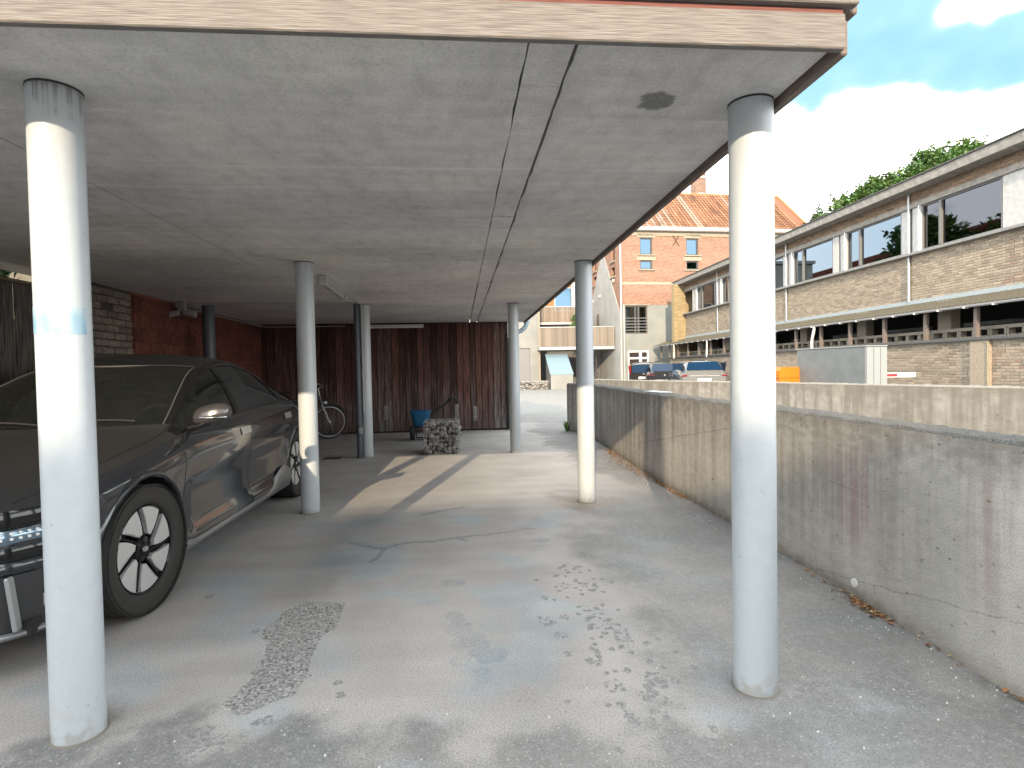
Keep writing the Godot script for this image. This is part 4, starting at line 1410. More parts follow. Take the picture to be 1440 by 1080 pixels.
	# top pieces: bonnet, windscreen, roof, rear glass, boot
	var cowl := func(s: float) -> float: return 1.36 + 0.10 * s * s
	var head := func(s: float) -> float: return 2.12 + 0.16 * s * s
	var back := func(s: float) -> float: return 3.55 - 0.05 * s * s
	var tail := func(s: float) -> float: return 4.42 - 0.08 * s * s
	var zero := func(_s: float) -> float: return 0.0
	var last := func(_s: float) -> float: return 4.855
	for q in [[zero, cowl, 1.0, dust, "bonnet", 40], [cowl, head, 0.94, glass(lin(0.010, 0.012, 0.011), 0.82), "windscreen", 24], [head, back, 1.0, dust, "roof", 30], [back, tail, 0.93, dark_pane, "rear_screen", 20], [tail, last, 1.0, paint, "boot_lid", 20]]:
		var m := MB.new()
		var P := []
		for i in q[5] + 1:
			var row := []
			for j in 41:
				var s: float = lerpf(-q[2], q[2], j / 40.0)
				row.append(car_roof(lerpf(q[0].call(s), q[1].call(s), i / float(q[5])), s))
			P.append(row)
		m.grid(P, out_top)
		part(q[4], m, q[3], t)
		if q[2] < 1.0:
			for e in [-1.0, 1.0]:
				m = MB.new()
				P = []
				for i in q[5] + 1:
					var row := []
					for j in 4:
						var s: float = e * lerpf(q[2], 1.0, j / 3.0)
						row.append(car_roof(lerpf(q[0].call(s), q[1].call(s), i / float(q[5])), s))
					P.append(row)
				m.grid(P, out_top)
				part("roof_pillar", m, gloss if q[4] == "windscreen" else paint, t)
	# creases, seams and bright lines on top
	var m := MB.new()
	var pts := []
	for s in [-1.0, 1.0]:
		pts = []
		for k in 30: pts.append(car_roof(lerpf(0.22, 1.52, k / 29.0), s * 0.985) + Vector3(0, 0.001, 0))
		m.tube(pts, 0.004, 5)
	part("bonnet_seam", m, M.black, t)
	m = MB.new()
	pts = []
	for k in 33:
		var s := lerpf(-0.94, 0.94, k / 32.0)
		pts.append(car_roof(head.call(s), s) + Vector3(0, 0.003, 0))
	m.tube(pts, 0.006, 6)
	for e in [-1.0, 1.0]:
		pts = []
		for k in 20: pts.append(car_roof(lerpf(cowl.call(e * 0.94), head.call(e * 0.94), k / 19.0), e * 0.94) + Vector3(0, 0.003, 0))
		m.tube(pts, 0.005, 6)
	part("windscreen_trim", m, mat(lin(0.10, 0.10, 0.10), 0.4), t)
	for s0 in [0.1, -0.62]:
		m = MB.new()
		pts = []
		for k in 14:
			var s: float = s0 + 0.62 * k / 13.0
			pts.append(car_roof(cowl.call(s) + 0.03 + 0.03 * sin(k / 13.0 * PI), s) + Vector3(0, 0.012, 0))
		m.tube(pts, 0.007, 6)
		part("wiper", m, M.black, t)
	# nose: closing face, lamps, grille, fins
	m = MB.new()
	var P := []
	for i in 13:
		var row := []
		for j in 25:
			var s := lerpf(-1, 1, j / 24.0)
			var y := lerpf(0.20, 0.60 if absf(s) < 0.8 else 0.59, i / 12.0)
			row.append(Vector3(s * car_side(0.0, clampf((y - 0.2) / 0.3, 0, 1), 1.0).x, y, 0.022 * (1.0 - s * s)))
		P.append(row)
	m.grid(P, func(_p: Vector3) -> Vector3: return Vector3(0, 0, 1))
	part("nose", m, paint, t)
	m = MB.new()
	P = []
	for i in 9:
		var row := []
		for j in 25:
			var s := lerpf(-1, 1, j / 24.0)
			var y := lerpf(0.22, 0.86, i / 8.0)
			row.append(Vector3(s * car_w(4.855), y, -4.855 - 0.03 * (1.0 - s * s)))
		P.append(row)
	m.grid(P, func(_p: Vector3) -> Vector3: return Vector3(0, 0, -1))
	part("tail", m, paint, t)
	m = MB.new(); m.box(Vector3(0, 0.24, -2.43), Vector3(1.6, 0.06, 4.6)); part("floor_pan", m, M.black, t)
	# wrap-round front strips follow the body from the nose to the front arch
	var wrap := func(y: float, u: float, s: float, o: float) -> Vector3:
		var yb := car_belt(u)
		var v := clampf((y - 0.20) / maxf(yb - 0.20, 0.1), 0.0, 1.0)
		var W := car_w(u)
		var n := Vector3(1.0, 0, sm(0.5, 0.02, u) * 1.2).normalized()
		return Vector3(s * (W - 0.012 + n.x * o), y, -u + n.z * o)
	for s in [1.0, -1.0]:
		for q in [[0.665, 0.745, 0.0, 0.34, 0.012, gloss, "headlamp"], [0.600, 0.662, 0.0, 0.30, 0.014, mat(lin(0.20, 0.27, 0.34), 0.12, 0.6), "lamp_band"], [0.530, 0.597, 0.0, 0.36, 0.013, gloss, "black_band"], [0.235, 0.47, 0.0, 0.20, 0.012, M.dark, "air_intake"], [0.475, 0.527, 0.0, 0.42, 0.014, paint, "bumper_band"], [0.20, 0.232, 0.0, 0.42, 0.022, sill, "front_lip"]]:
			m = MB.new()
			P = []
			for i in 5:
				var row := []
				for j in 25: row.append(wrap.call(lerpf(q[0], q[1], i / 4.0), lerpf(q[2], q[3], j / 24.0), s, q[4] * (1.0 if i in [1, 2, 3] else 0.3)))
				P.append(row)
			m.grid(P, func(p: Vector3) -> Vector3: return Vector3(signf(p.x), 0, 0.5))
			part(q[6], m, q[5], t)
		m = MB.new()
		for row in 2:
			for k in 10:
				var p: Vector3 = wrap.call(0.628 + row * 0.024, 0.02 + k * 0.024, s, 0.02)
				m.box(p, Vector3(0.012, 0.010, 0.014), 0.002, Basis(Vector3.UP, s * 0.7))
		part("pixel_lamps", m, mat(lin(0.75, 0.75, 0.74), 0.3), t)
		m = MB.new()
		var q0: Vector3 = wrap.call(0.47, 0.105, s, 0.02)
		var q1: Vector3 = wrap.call(0.24, 0.12, s, 0.03)
		m.stick(q0, q1, 0.02, 0.04, 0.006, Vector3(0, 0, 1))
		part("bumper_fin", m, silver, t)
	m = MB.new(); m.box(Vector3(0, 0.56, 0.03), Vector3(0.9, 0.05, 0.02), 0.006); part("grille", m, gloss, t)
	# wheels
	for c in [WHEEL_F, WHEEL_R]:
		for s in [1.0, -1.0]:
			wheel(t, Vector3(s * 0.868, 0.352, -c), s, rubber, gloss).rotation.y = -0.085 if c == WHEEL_F else 0.0
	# inside
	m = MB.new()
	m.box(Vector3(0, 0.72, -1.72), Vector3(1.44, 0.34, 0.44), 0.06)
	part("dashboard", m, mat(lin(0.02, 0.022, 0.02), 0.6), t)
	m = MB.new(); m.box(Vector3(0.08, 0.925, -1.60), Vector3(1.12, 0.012, 0.10), 0.004); part("dashboard_pad", m, mat(lin(0.42, 0.58, 0.44), 0.6), t)
	m = MB.new()
	pts = []
	for k in 25:
		var a := TAU * k / 24.0
		pts.append(Vector3(0.38 + cos(a) * 0.18, 0.93 + sin(a) * 0.155, -2.02 + sin(a) * -0.09))
	m.tube(pts, 0.013, 8)
	m.stick(Vector3(0.22, 0.93, -2.02), Vector3(0.54, 0.93, -2.02), 0.03, 0.03, 0.01)
	m.tube([Vector3(0.38, 0.93, -2.02), Vector3(0.38, 0.88, -1.85)], 0.03, 8)
	part("steering_wheel", m, mat(lin(0.06, 0.075, 0.065), 0.5), t)
	for q in [[0.38, -2.55], [-0.38, -2.55], [0.38, -3.5], [-0.38, -3.5]]:
		m = MB.new()
		m.box(Vector3(q[0], 0.48, q[1]), Vector3(0.5, 0.18, 0.5), 0.06)
		m.box(Vector3(q[0], 0.82, q[1] - 0.30), Vector3(0.48, 0.62, 0.14), 0.05, Basis(Vector3(1, 0, 0), -0.22))
		m.box(Vector3(q[0], 1.18, q[1] - 0.38), Vector3(0.26, 0.16, 0.09), 0.035, Basis(Vector3(1, 0, 0), -0.12))
		part("seat", m, mat(lin(0.018, 0.020, 0.019), 0.7), t)
	m = MB.new(); m.box(Vector3(0, 1.295, -2.14), Vector3(0.24, 0.06, 0.03), 0.012); part("inner_mirror", m, mat(lin(0.04, 0.04, 0.04), 0.3), t)

func wheel(t: Node3D, at: Vector3, s: float, rubber: Material, gloss: Material) -> Node3D:
	var w := Node3D.new()
	w.name = "wheel"
	t.add_child(w, true)
	w.position = at
	# local frame: +y of the lathe becomes the outward axis
	var X := Transform3D(Basis(Vector3(0, 1, 0), Vector3(s, 0, 0), Vector3(0, 0, -s)), Vector3.ZERO)
	var m := MB.new()
	var prof := [Vector2(0.226, -0.19), Vector2(0.30, -0.20), Vector2(0.335, -0.19), Vector2(0.348, -0.165)]
	for g in [-0.13, -0.075, -0.02, 0.035]:
		prof.append_array([Vector2(0.352, g - 0.024), Vector2(0.352, g + 0.018), Vector2(0.345, g + 0.020), Vector2(0.345, g + 0.030)])
	prof.append_array([Vector2(0.351, 0.034), Vector2(0.346, 0.042), Vector2(0.334, 0.050)])
	for v in [[0.318, 0.0565], [0.300, 0.0590], [0.275, 0.0580], [0.258, 0.055], [0.247, 0.048], [0.241, 0.038], [0.238, 0.020]]: prof.append(Vector2(v[0], v[1] - 0.026 + 0.014))
	prof.append(Vector2(0.226, -0.19))
	m.lathe(prof, 72, X)
	# shoulder blocks
	for k in 72:
		var a := TAU * k / 72
		var d := Vector3(0, sin(a), cos(a))
		m.box(Vector3(s * 0.034, 0, 0) + d * 0.343, Vector3(0.022, 0.013, 0.017), 0.0, Basis(Vector3(1, 0, 0), -a + PI / 2 + PI / 2))
	part("tyre", m, rubber, w)
	m = MB.new()
	m.lathe([Vector2(0.239, 0.030), Vector2(0.235, 0.033), Vector2(0.231, 0.022), Vector2(0.228, -0.01), Vector2(0.06, -0.03), Vector2(0.0, -0.03)], 56, X)
	part("rim", m, gloss, w)
	# seven silver blades between dark spokes
	var blade_mat := mat(lin(0.52, 0.515, 0.51), 0.45, 0.25)
	var P2 := func(r: float, a: float, h: float) -> Vector3: return X * Vector3(cos(a) * r, h, sin(a) * r)
	for k in 7:
		var a0 := TAU * k / 7 + 0.30
		m = MB.new()
		var ring := []
		for i in 5: ring.append(Vector2(lerpf(0.085, 0.229, i / 4.0), 0))
		for i in 5: ring.append(Vector2(0.229, 0))
		for i in 5: ring.append(Vector2(lerpf(0.229, 0.085, i / 4.0), 0))
		for i in 15:
			var r0: float = ring[i].x
			var half: float = PI / 7 - 0.0235 / r0
			var off := 1.7 * (0.229 - r0)
			ring[i].y = off + (-half if i < 5 else (half if i >= 10 else lerpf(-half, half, (i - 4) / 6.0)))
		for i in range(1, ring.size() - 1):
			m.tri(P2.call(ring[0].x, a0 + ring[0].y, 0.025), P2.call(ring[i].x, a0 + ring[i].y, 0.025), P2.call(ring[i + 1].x, a0 + ring[i + 1].y, 0.025), Vector3(s, 0, 0))
		for i in ring.size():
			var j := (i + 1) % ring.size()
			var o: Vector3 = P2.call(ring[i].x, a0 + ring[i].y, 0.0) - P2.call(0.17, a0 + 0.1, 0.0)
			m.quad(P2.call(ring[i].x, a0 + ring[i].y, 0.024), P2.call(ring[j].x, a0 + ring[j].y, 0.024), P2.call(ring[j].x, a0 + ring[j].y, -0.005), P2.call(ring[i].x, a0 + ring[i].y, -0.005), o)
		part("rim_blade", m, blade_mat, w)
		m = MB.new()
		var e := a0 + PI / 7
		m.stick(P2.call(0.060, e + 0.287, 0.012), P2.call(0.226, e + 0.005, 0.010), 0.012, 0.020, 0.003, Vector3(1, 0, 0))
		part("spoke", m, gloss, w)
	m = MB.new()
	m.lathe([Vector2(0.072, -0.02), Vector2(0.068, 0.014), Vector2(0.035, 0.020), Vector2(0.033, 0.026), Vector2(0.0, 0.028)], 28, X)
	for k in 5:
		m.lathe([Vector2(0.012, 0.0), Vector2(0.012, 0.012), Vector2(0.0, 0.011)], 10, X * Transform3D(Basis(), Vector3(cos(TAU * k / 5) * 0.052, 0.010, sin(TAU * k / 5) * 0.052)))
	var hub := part("hub", m, gloss, w)
	# emblem: a slanted H in an oval ring
	m = MB.new()
	var pts := []
	for k in 25: pts.append(X * Vector3(sin(TAU * k / 24) * 0.0125, 0.029, cos(TAU * k / 24) * 0.021))
	m.tube(pts, 0.0022, 5)
	for q in [[-0.011, -0.007, 0.009, -0.004], [-0.009, 0.004, 0.011, 0.007], [0.001, -0.006, -0.001, 0.006]]:
		m.tube([X * Vector3(q[0], 0.029, q[1] * 1.2), X * Vector3(q[2], 0.029, q[3] * 1.2)], 0.002, 5)
	part("emblem", m, mat(lin(0.62, 0.62, 0.62), 0.2, 0.8), w)
	return w

# ---------------------------------------------------------------- things on the carport floor
func build_bicycle() -> void:
	var t := thing("bicycle", "silver and black bicycle leaning by the dark plank wall behind the middle left column", "bicycle", Vector3(-2.58, 0, -11.62), 0.42)
	t.rotation = Vector3(0, 0.42, 0.0)
	var steel := mat(lin(0.36, 0.37, 0.38), 0.28, 0.7)
	var blk := mat(lin(0.015, 0.015, 0.016), 0.55)
	var frame := mat(lin(0.10, 0.11, 0.13), 0.3, 0.4)
	var R := 0.335
	for x in [0.0, -1.06]:
		var w := Node3D.new(); w.name = "wheel"; t.add_child(w, true); w.position = Vector3(x, R, 0)
		var m := MB.new()
		var ring := []
		for k in 49: ring.append(Vector3(cos(TAU * k / 48) * (R - 0.017), sin(TAU * k / 48) * (R - 0.017), 0))
		m.tube(ring, 0.017, 8, false); part("tyre", m, blk, w)
		m = MB.new(); ring = []
		for k in 49: ring.append(Vector3(cos(TAU * k / 48) * (R - 0.040), sin(TAU * k / 48) * (R - 0.040), 0))
		m.tube(ring, 0.012, 6, false); part("rim", m, steel, w)
		m = MB.new()
		for k in 32:
			var a := TAU * k / 32
			var b := a + (0.55 if k % 2 else -0.55)
			m.tube([Vector3(cos(b) * 0.022, sin(b) * 0.022, 0.028 if k % 4 < 2 else -0.028), Vector3(cos(a) * (R - 0.05), sin(a) * (R - 0.05), 0)], 0.0014, 4, false)
		part("spokes", m, steel, w)
		m = MB.new(); m.tube([Vector3(0, 0, -0.05), Vector3(0, 0, 0.05)], 0.02, 10); part("hub", m, steel, w)
		m = MB.new(); ring = []
		for k in 17:
			var a := lerpf(0.5, 2.9, k / 16.0)
			ring.append(Vector3(cos(a) * (R + 0.02), sin(a) * (R + 0.02), 0))
		m.tube(ring, 0.022, 6); part("mudguard", m, blk, w)
	var head0 := Vector3(-0.13, 0.66, 0)
	var head1 := Vector3(-0.175, 0.86, 0)
	var bb := Vector3(-0.62, 0.28, 0)
	var seat := Vector3(-0.80, 0.80, 0)
	var m := MB.new()
	m.tube([head0, head1], 0.02, 8); m.tube([head1 - Vector3(0, 0.04, 0), Vector3(-0.5, 0.52, 0), Vector3(-0.70, 0.46, 0)], 0.014, 8); m.tube([head0, bb], 0.017, 8); m.tube([bb, seat], 0.015, 8)
	for z in [-0.05, 0.05]:
		m.tube([bb + Vector3(0, 0, z * 0.5), Vector3(-1.06, R, z)], 0.009, 6); m.tube([seat.lerp(bb, 0.2), Vector3(-1.06, R, z)], 0.008, 6)
	part("frame", m, frame, t)
	m = MB.new()
	for z in [-0.045, 0.045]: m.tube([head0 + Vector3(0, 0, z), Vector3(-0.07, 0.50, z), Vector3(-0.03, 0.38, z), Vector3(0, R, z)], 0.011, 8)
	m.tube([head0 + Vector3(0, 0, -0.045), head0 + Vector3(0, 0, 0.045)], 0.016, 8)
	part("fork", m, steel, t)
	m = MB.new()
	m.tube([head1, Vector3(-0.20, 1.00, 0)], 0.013, 8)
	m.tube([Vector3(-0.20, 1.0, 0), Vector3(-0.11, 1.03, 0)], 0.013, 8)
	m.tube([Vector3(-0.37, 1.12, -0.27), Vector3(-0.25, 1.10, -0.25), Vector3(-0.11, 1.04, -0.10), Vector3(-0.11, 1.03, 0), Vector3(-0.11, 1.04, 0.10), Vector3(-0.25, 1.10, 0.25), Vector3(-0.37, 1.12, 0.27)], 0.011, 8)
	part("handlebar", m, steel, t)
	m = MB.new()
	for z in [-0.275, 0.275]: m.tube([Vector3(-0.27, 1.105, z * 0.95), Vector3(-0.39, 1.125, z)], 0.016, 8)
	part("grips", m, blk, t)
	m = MB.new(); m.tube([Vector3(-0.15, 1.06, -0.2), Vector3(0.02, 1.17, -0.28)], 0.004, 5); m.box(Vector3(0.03, 1.19, -0.285), Vector3(0.03, 0.07, 0.10), 0.012); part("mirror", m, blk, t)
	m = MB.new(); m.box(Vector3(-0.07, 0.72, 0), Vector3(0.08, 0.06, 0.06), 0.015); part("headlamp", m, steel, t)
	m = MB.new(); m.tube([seat, Vector3(-0.835, 0.91, 0)], 0.012, 8); m.box(Vector3(-0.85, 0.935, 0), Vector3(0.27, 0.05, 0.17), 0.025); part("saddle", m, blk, t)
	m = MB.new(); m.tube([bb + Vector3(0, 0, 0.06), bb + Vector3(0.09, -0.14, 0.07)], 0.01, 6); m.tube([bb + Vector3(0, 0, -0.06), bb + Vector3(-0.09, 0.14, -0.07)], 0.01, 6); m.box(bb + Vector3(0.09, -0.14, 0.11), Vector3(0.09, 0.02, 0.06), 0.006); m.lathe([Vector2(0.09, -0.003), Vector2(0.09, 0.003)], 24, Transform3D(Basis(Vector3(1, 0, 0), PI / 2), bb + Vector3(0, 0, 0.045))); part("crank", m, steel, t)

func build_spreader() -> void:
	var t := thing("salt_spreader", "blue push spreader with a slanted black handle standing behind the stone gabion", "spreader", Vector3(-0.76, 0, -11.05), 0.0)
	var blue := mat(lin(0.012, 0.10, 0.22), 0.4)
	var blk := mat(lin(0.012, 0.012, 0.013), 0.6)
	var m := MB.new()
	var P := []
	for q in [[0.10, 0.255], [0.13, 0.27], [0.15, 0.34], [0.195, 0.53], [0.207, 0.54], [0.207, 0.555], [0.193, 0.555], [0.186, 0.53], [0.14, 0.36]]:
		var row := []
		for k in 33:
			var a := TAU * k / 32
			var c := cos(a)
			var s := sin(a)
			var k4 := pow(pow(absf(c), 4.0) + pow(absf(s), 4.0), -0.25)
			row.append(Vector3(c * k4 * q[0], q[1], s * k4 * q[0] * 0.85))
		P.append(row)
	m.grid(P, func(p: Vector3) -> Vector3: return Vector3(p.x, -0.1, p.z) if p.y < 0.552 else Vector3.UP)
	part("hopper", m, blue, t)
	m = MB.new(); m.lathe([Vector2(0.0, 0.24), Vector2(0.11, 0.235), Vector2(0.11, 0.25), Vector2(0.0, 0.26)], 24); part("spinner", m, blk, t)
	for s in [-1.0, 1.0]:
		m = MB.new()
		m.lathe([Vector2(0.095, -0.035), Vector2(0.125, -0.038), Vector2(0.135, -0.02), Vector2(0.135, 0.02), Vector2(0.125, 0.038), Vector2(0.095, 0.035), Vector2(0.095, -0.035)], 28, Transform3D(Basis(Vector3(0, 0, 1), PI / 2), Vector3(s * 0.15, 0.135, 0.09)))
		var w := part("wheel", m, blk, t)
		m = MB.new(); m.lathe([Vector2(0.095, -0.01), Vector2(0.03, -0.03), Vector2(0.0, -0.035)], 20, Transform3D(Basis(Vector3(0, 0, 1), PI / 2), Vector3(s * 0.15, 0.135, 0.09)))
		for k in 6: m.stick(Vector3(s * 0.178, 0.135, 0.09), Vector3(s * 0.178, 0.135 + sin(k * TAU / 6) * 0.095, 0.09 + cos(k * TAU / 6) * 0.095), 0.02, 0.012)
		part("rim", m, mat(lin(0.12, 0.13, 0.14), 0.5), w)
	m = MB.new()
	m.tube([Vector3(-0.17, 0.135, 0.09), Vector3(0.17, 0.135, 0.09)], 0.009, 8)
	for s in [-1.0, 1.0]:
		m.tube([Vector3(s * 0.08, 0.135, 0.08), Vector3(s * 0.09, 0.26, -0.02), Vector3(0.16 + s * 0.03, 0.46, -0.12)], 0.011, 8)
		m.tube([Vector3(s * 0.09, 0.26, -0.02), Vector3(s * 0.10, 0.01, -0.22)], 0.010, 8)
	m.tube([Vector3(-0.10, 0.01, -0.22), Vector3(0.10, 0.01, -0.22)], 0.010, 8)
	part("frame", m, blk, t)
	m = MB.new()
	m.tube([Vector3(0.14, 0.44, -0.12), Vector3(0.60, 0.76, -0.16)], 0.013, 8)
	m.tube([Vector3(0.20, 0.45, -0.12), Vector3(0.61, 0.735, -0.16)], 0.010, 8)
	part("handle", m, blk, t)
	m = MB.new(); m.tube([Vector3(0.56, 0.735, -0.06), Vector3(0.67, 0.80, -0.16), Vector3(0.64, 0.78, -0.27)], 0.019, 8); m.box(Vector3(0.54, 0.725, -0.14), Vector3(0.08, 0.05, 0.05), 0.01, Basis(Vector3(0, 0, 1), 0.6)); part("grip", m, blk, t)

func wall_strip(pts: Array, y0: float, y1: float, thick: float, u_of: Callable, jag: float) -> Array:   # [face, cap]; pts are Vector2(x, z) along the near face
	var f := MB.new()
	f.metres = true
	var cap := MB.new()
	var back := []
	for i in pts.size():
		var d: Vector2 = (pts[mini(i + 1, pts.size() - 1)] - pts[maxi(i - 1, 0)]).normalized()
		back.append(pts[i] + Vector2(-d.y, d.x) * thick)
	for i in pts.size() - 1:
		var a: Vector2 = pts[i]
		var b: Vector2 = pts[i + 1]
		var ba: Vector2 = back[i]
		var bb: Vector2 = back[i + 1]
		var o := Vector3(a.x - ba.x, 0, a.y - ba.y)
		var ua: float = u_of.call(i)
		var ub: float = u_of.call(i + 1)
		f.quad_uv(Vector3(a.x, y0, a.y), Vector3(b.x, y0, b.y), Vector3(b.x, y1, b.y), Vector3(a.x, y1, a.y), o, Vector2(ua, 1), Vector2(ub, 1), Vector2(ub, 0.01), Vector2(ua, 0.01))
		f.quad_uv(Vector3(ba.x, y0, ba.y), Vector3(bb.x, y0, bb.y), Vector3(bb.x, y1, bb.y), Vector3(ba.x, y1, ba.y), -o, Vector2(ua, 1), Vector2(ub, 1), Vector2(ub, 0.01), Vector2(ua, 0.01))
	for e in [0, pts.size() - 1]:
		var a: Vector2 = pts[e]
		var ba: Vector2 = back[e]
		var d: Vector2 = (pts[1] - pts[0]) if e == 0 else (pts[e - 1] - pts[e])
		f.quad_uv(Vector3(a.x, y0, a.y), Vector3(ba.x, y0, ba.y), Vector3(ba.x, y1, ba.y), Vector3(a.x, y1, a.y), Vector3(-d.x, 0, -d.y), Vector2(0, 1), Vector2(0.03, 1), Vector2(0.03, 0), Vector2(0, 0))
	# crumbling rounded cap
	var P := []
	var total := 0.0
	var fine := []
	for i in pts.size() - 1:
		var n := maxi(2, int((pts[i + 1] - pts[i]).length() / 0.05))
		for k in n + (1 if i == pts.size() - 2 else 0):
			fine.append([(pts[i] as Vector2).lerp(pts[i + 1], k / float(n)), (back[i] as Vector2).lerp(back[i + 1], k / float(n))])
	var nz := noise(2.2, 3, 55)
	for q in fine:
		var row := []
		var a: Vector2 = q[0]
		var b: Vector2 = q[1]
		for j in 13:
			var t := j / 12.0
			var p := a.lerp(b, t)
			var e := minf(t, 1.0 - t)
			var y := y1 - 0.022 * (1.0 - sm(0.0, 0.10, e)) + jag * (nz.get_noise_3d(p.x * 3.0, p.y * 3.0, 0) + 0.7 * nz.get_noise_3d(p.x * 11.0, p.y * 11.0, 3.0)) * (0.35 + 0.65 * sm(0.0, 0.06, e))
			if j == 0 or j == 12: y = y1 - 0.035
			row.append(Vector3(p.x, y + 0.012, p.y))
		P.append(row)
	cap.grid(P, func(_p: Vector3) -> Vector3: return Vector3.UP)
	return [f, cap]

func build_ramp_walls() -> void:
	var pic := wall_picture(1650, 270, 11.0, 201, true)
	var m := mat(Color.WHITE, 0.85, 0.0, 0.3)
	m.albedo_texture = pic[0]
	m.heightmap_enabled = true; m.heightmap_texture = pic[1]; m.heightmap_scale = 0.8
	grainy(m, 1.3)
	var capm := tmat(ntex(512, 0.07, 4, 202, [[0.0, Color(0.05, 0.05, 0.045)], [0.55, Color(0.13, 0.128, 0.118)], [0.8, Color(0.19, 0.185, 0.175)], [1.0, Color(0.42, 0.40, 0.37)]]), 0.42, 0.9, M.grain, 1.2)
	var t := thing("ramp_wall", "long stained concrete ramp wall right of the columns with red-brown run marks and a crumbling dark top", "wall")
	var pts := [Vector2(2.06, 0.6), Vector2(2.08, -0.6), Vector2(2.11, -2.0), Vector2(2.17, -3.4), Vector2(2.19, -4.5), Vector2(2.20, -5.9), Vector2(2.26, -7.4), Vector2(2.345, -9.0), Vector2(2.41, -10.2), Vector2(2.43, -10.8), Vector2(2.37, -11.3), Vector2(2.20, -11.78)]
	var w := wall_strip(pts, -0.02, 0.972, 0.26, func(i: int) -> float: return (-pts[i].y - 1.0) / 11.0, 0.016)
	part("wall_face", w[0], m, t)
	part("wall_cap", w[1], capm, t)
	var d := MB.new(); d.lathe([Vector2(0.024, 0.0), Vector2(0.024, 0.008), Vector2(0.0, 0.010)], 20, Transform3D(Basis(Vector3(0, 0, 1), PI / 2), Vector3(2.152, 0.085, -2.975)))
	part("drain_cap", d, M.white, t)
	var pic2 := wall_picture(1024, 160, 9.0, 221, false)
	m = mat(Color.WHITE, 0.85, 0.0, 0.3)
	m.albedo_texture = pic2[0]
	m.heightmap_enabled = true; m.heightmap_texture = pic2[1]; m.heightmap_scale = 0.8
	grainy(m, 1.3)
	var cap2 := tmat(ntex(512, 0.08, 4, 222, [[0.0, Color(0.12, 0.11, 0.095)], [0.5, Color(0.27, 0.255, 0.22)], [1.0, Color(0.48, 0.46, 0.41)]]), 0.5, 0.9, M.grain, 0.8)
	t = thing("ramp_wall", "farther pale concrete ramp wall behind the near one, in front of the parked cars", "wall")
	var p2 := [Vector2(6.55, -2.5), Vector2(5.98, -5.6), Vector2(5.50, -7.4), Vector2(5.12, -8.98), Vector2(4.62, -10.4), Vector2(4.05, -11.9), Vector2(3.69, -13.16), Vector2(3.40, -14.6)]
	w = wall_strip(p2, -0.02, 0.99, 0.26, func(i: int) -> float: return i / 7.0 * 1.25, 0.012)
	part("wall_face", w[0], m, t)
	part("wall_cap", w[1], cap2, t)
	var pm := MB.new(); pm.box(Vector3(0, 0, 0), Vector3(0.16, 0.004, 0.5), 0.0, Basis(Vector3.UP, 0.1))
	var ps := one("paper_sheet", pm, mat(lin(0.62, 0.70, 0.78), 0.3), "bright pale sheet lying on the dark top of the near ramp wall", "sheet")
	ps.position = Vector3(2.42, 0.992, -6.9)
	# litter along the foot of the wall
	var leaf := MB.new()
	leaf.tri(Vector3(-0.5, 0, 0), Vector3(0, 0.08, 0.28), Vector3(0.5, 0, 0), Vector3.UP); leaf.tri(Vector3(-0.5, 0, 0), Vector3(0.5, 0, 0), Vector3(0, 0.1, -0.28), Vector3.UP)
	var xf := []
	var cc := []
	for k in 900:
		var z := -2.84 + rng.randfn(0, 0.10)
		var far := 0.03
		if k > 120:
			z = rr(-8.9, -5.4) if k < 760 else rr(-10.5, -1.6)
			far = 0.10 * exp(-pow((z + 7.6) / 0.9, 2)) + 0.025
		var x := 0.0
		for i in pts.size() - 1:
			if z <= pts[i].y and z >= pts[i + 1].y: x = lerpf(pts[i].x, pts[i + 1].x, (z - pts[i].y) / (pts[i + 1].y - pts[i].y))
		x -= absf(rng.randfn(0, far)) + 0.008
		xf.append(Transform3D(Basis.from_euler(Vector3(rr(-0.4, 0.4), rr(0, TAU), rr(-0.4, 0.4))).scaled(Vector3.ONE * rr(0.016, 0.042)), Vector3(x, 0.006 + rr(0, 0.006), z)))
		var g := rr(0.6, 1.4)
		cc.append(Color(0.22 * g, 0.105 * g, 0.045 * g) if rng.randf() < 0.75 else Color(0.34 * g, 0.27 * g, 0.16 * g))
	var o := many("leaf_litter", leaf.mesh(), M.vcol, xf, cc, self)
	tag(o, "dry brown leaves blown along the foot of the near ramp wall", "leaves")
	xf = []; cc = []
	for k in 420:
		var z := rr(-6.5, -1.4)
		var x := 2.12 - absf(rng.randfn(0, 0.12)) - 0.02
		if k > 250:
			x = rr(-2.0, 2.0); z = rng.randfn(-1.95, 0.22)
		if k < 25: x = 2.10 - absf(rng.randfn(0, 0.03)); 
		xf.append(Transform3D(Basis.from_euler(Vector3(rr(0, 6), rr(0, 6), rr(0, 6))).scaled(Vector3.ONE * rr(0.0025, 0.006)), Vector3(x, 0.002, z)))
		var g := rr(0.2, 0.62)
		cc.append(Color(g, g * 0.97, g * 0.92))
	o = many("grit", rocks[1], M.vcol, xf, cc, self)
	tag(o, "loose pale grit scattered on the concrete floor", "grit")
	# weed at the end of the wall
	var wt := thing("weed", "small green weed growing at the far end of the near ramp wall", "plant", Vector3(2.17, 0, -11.70))
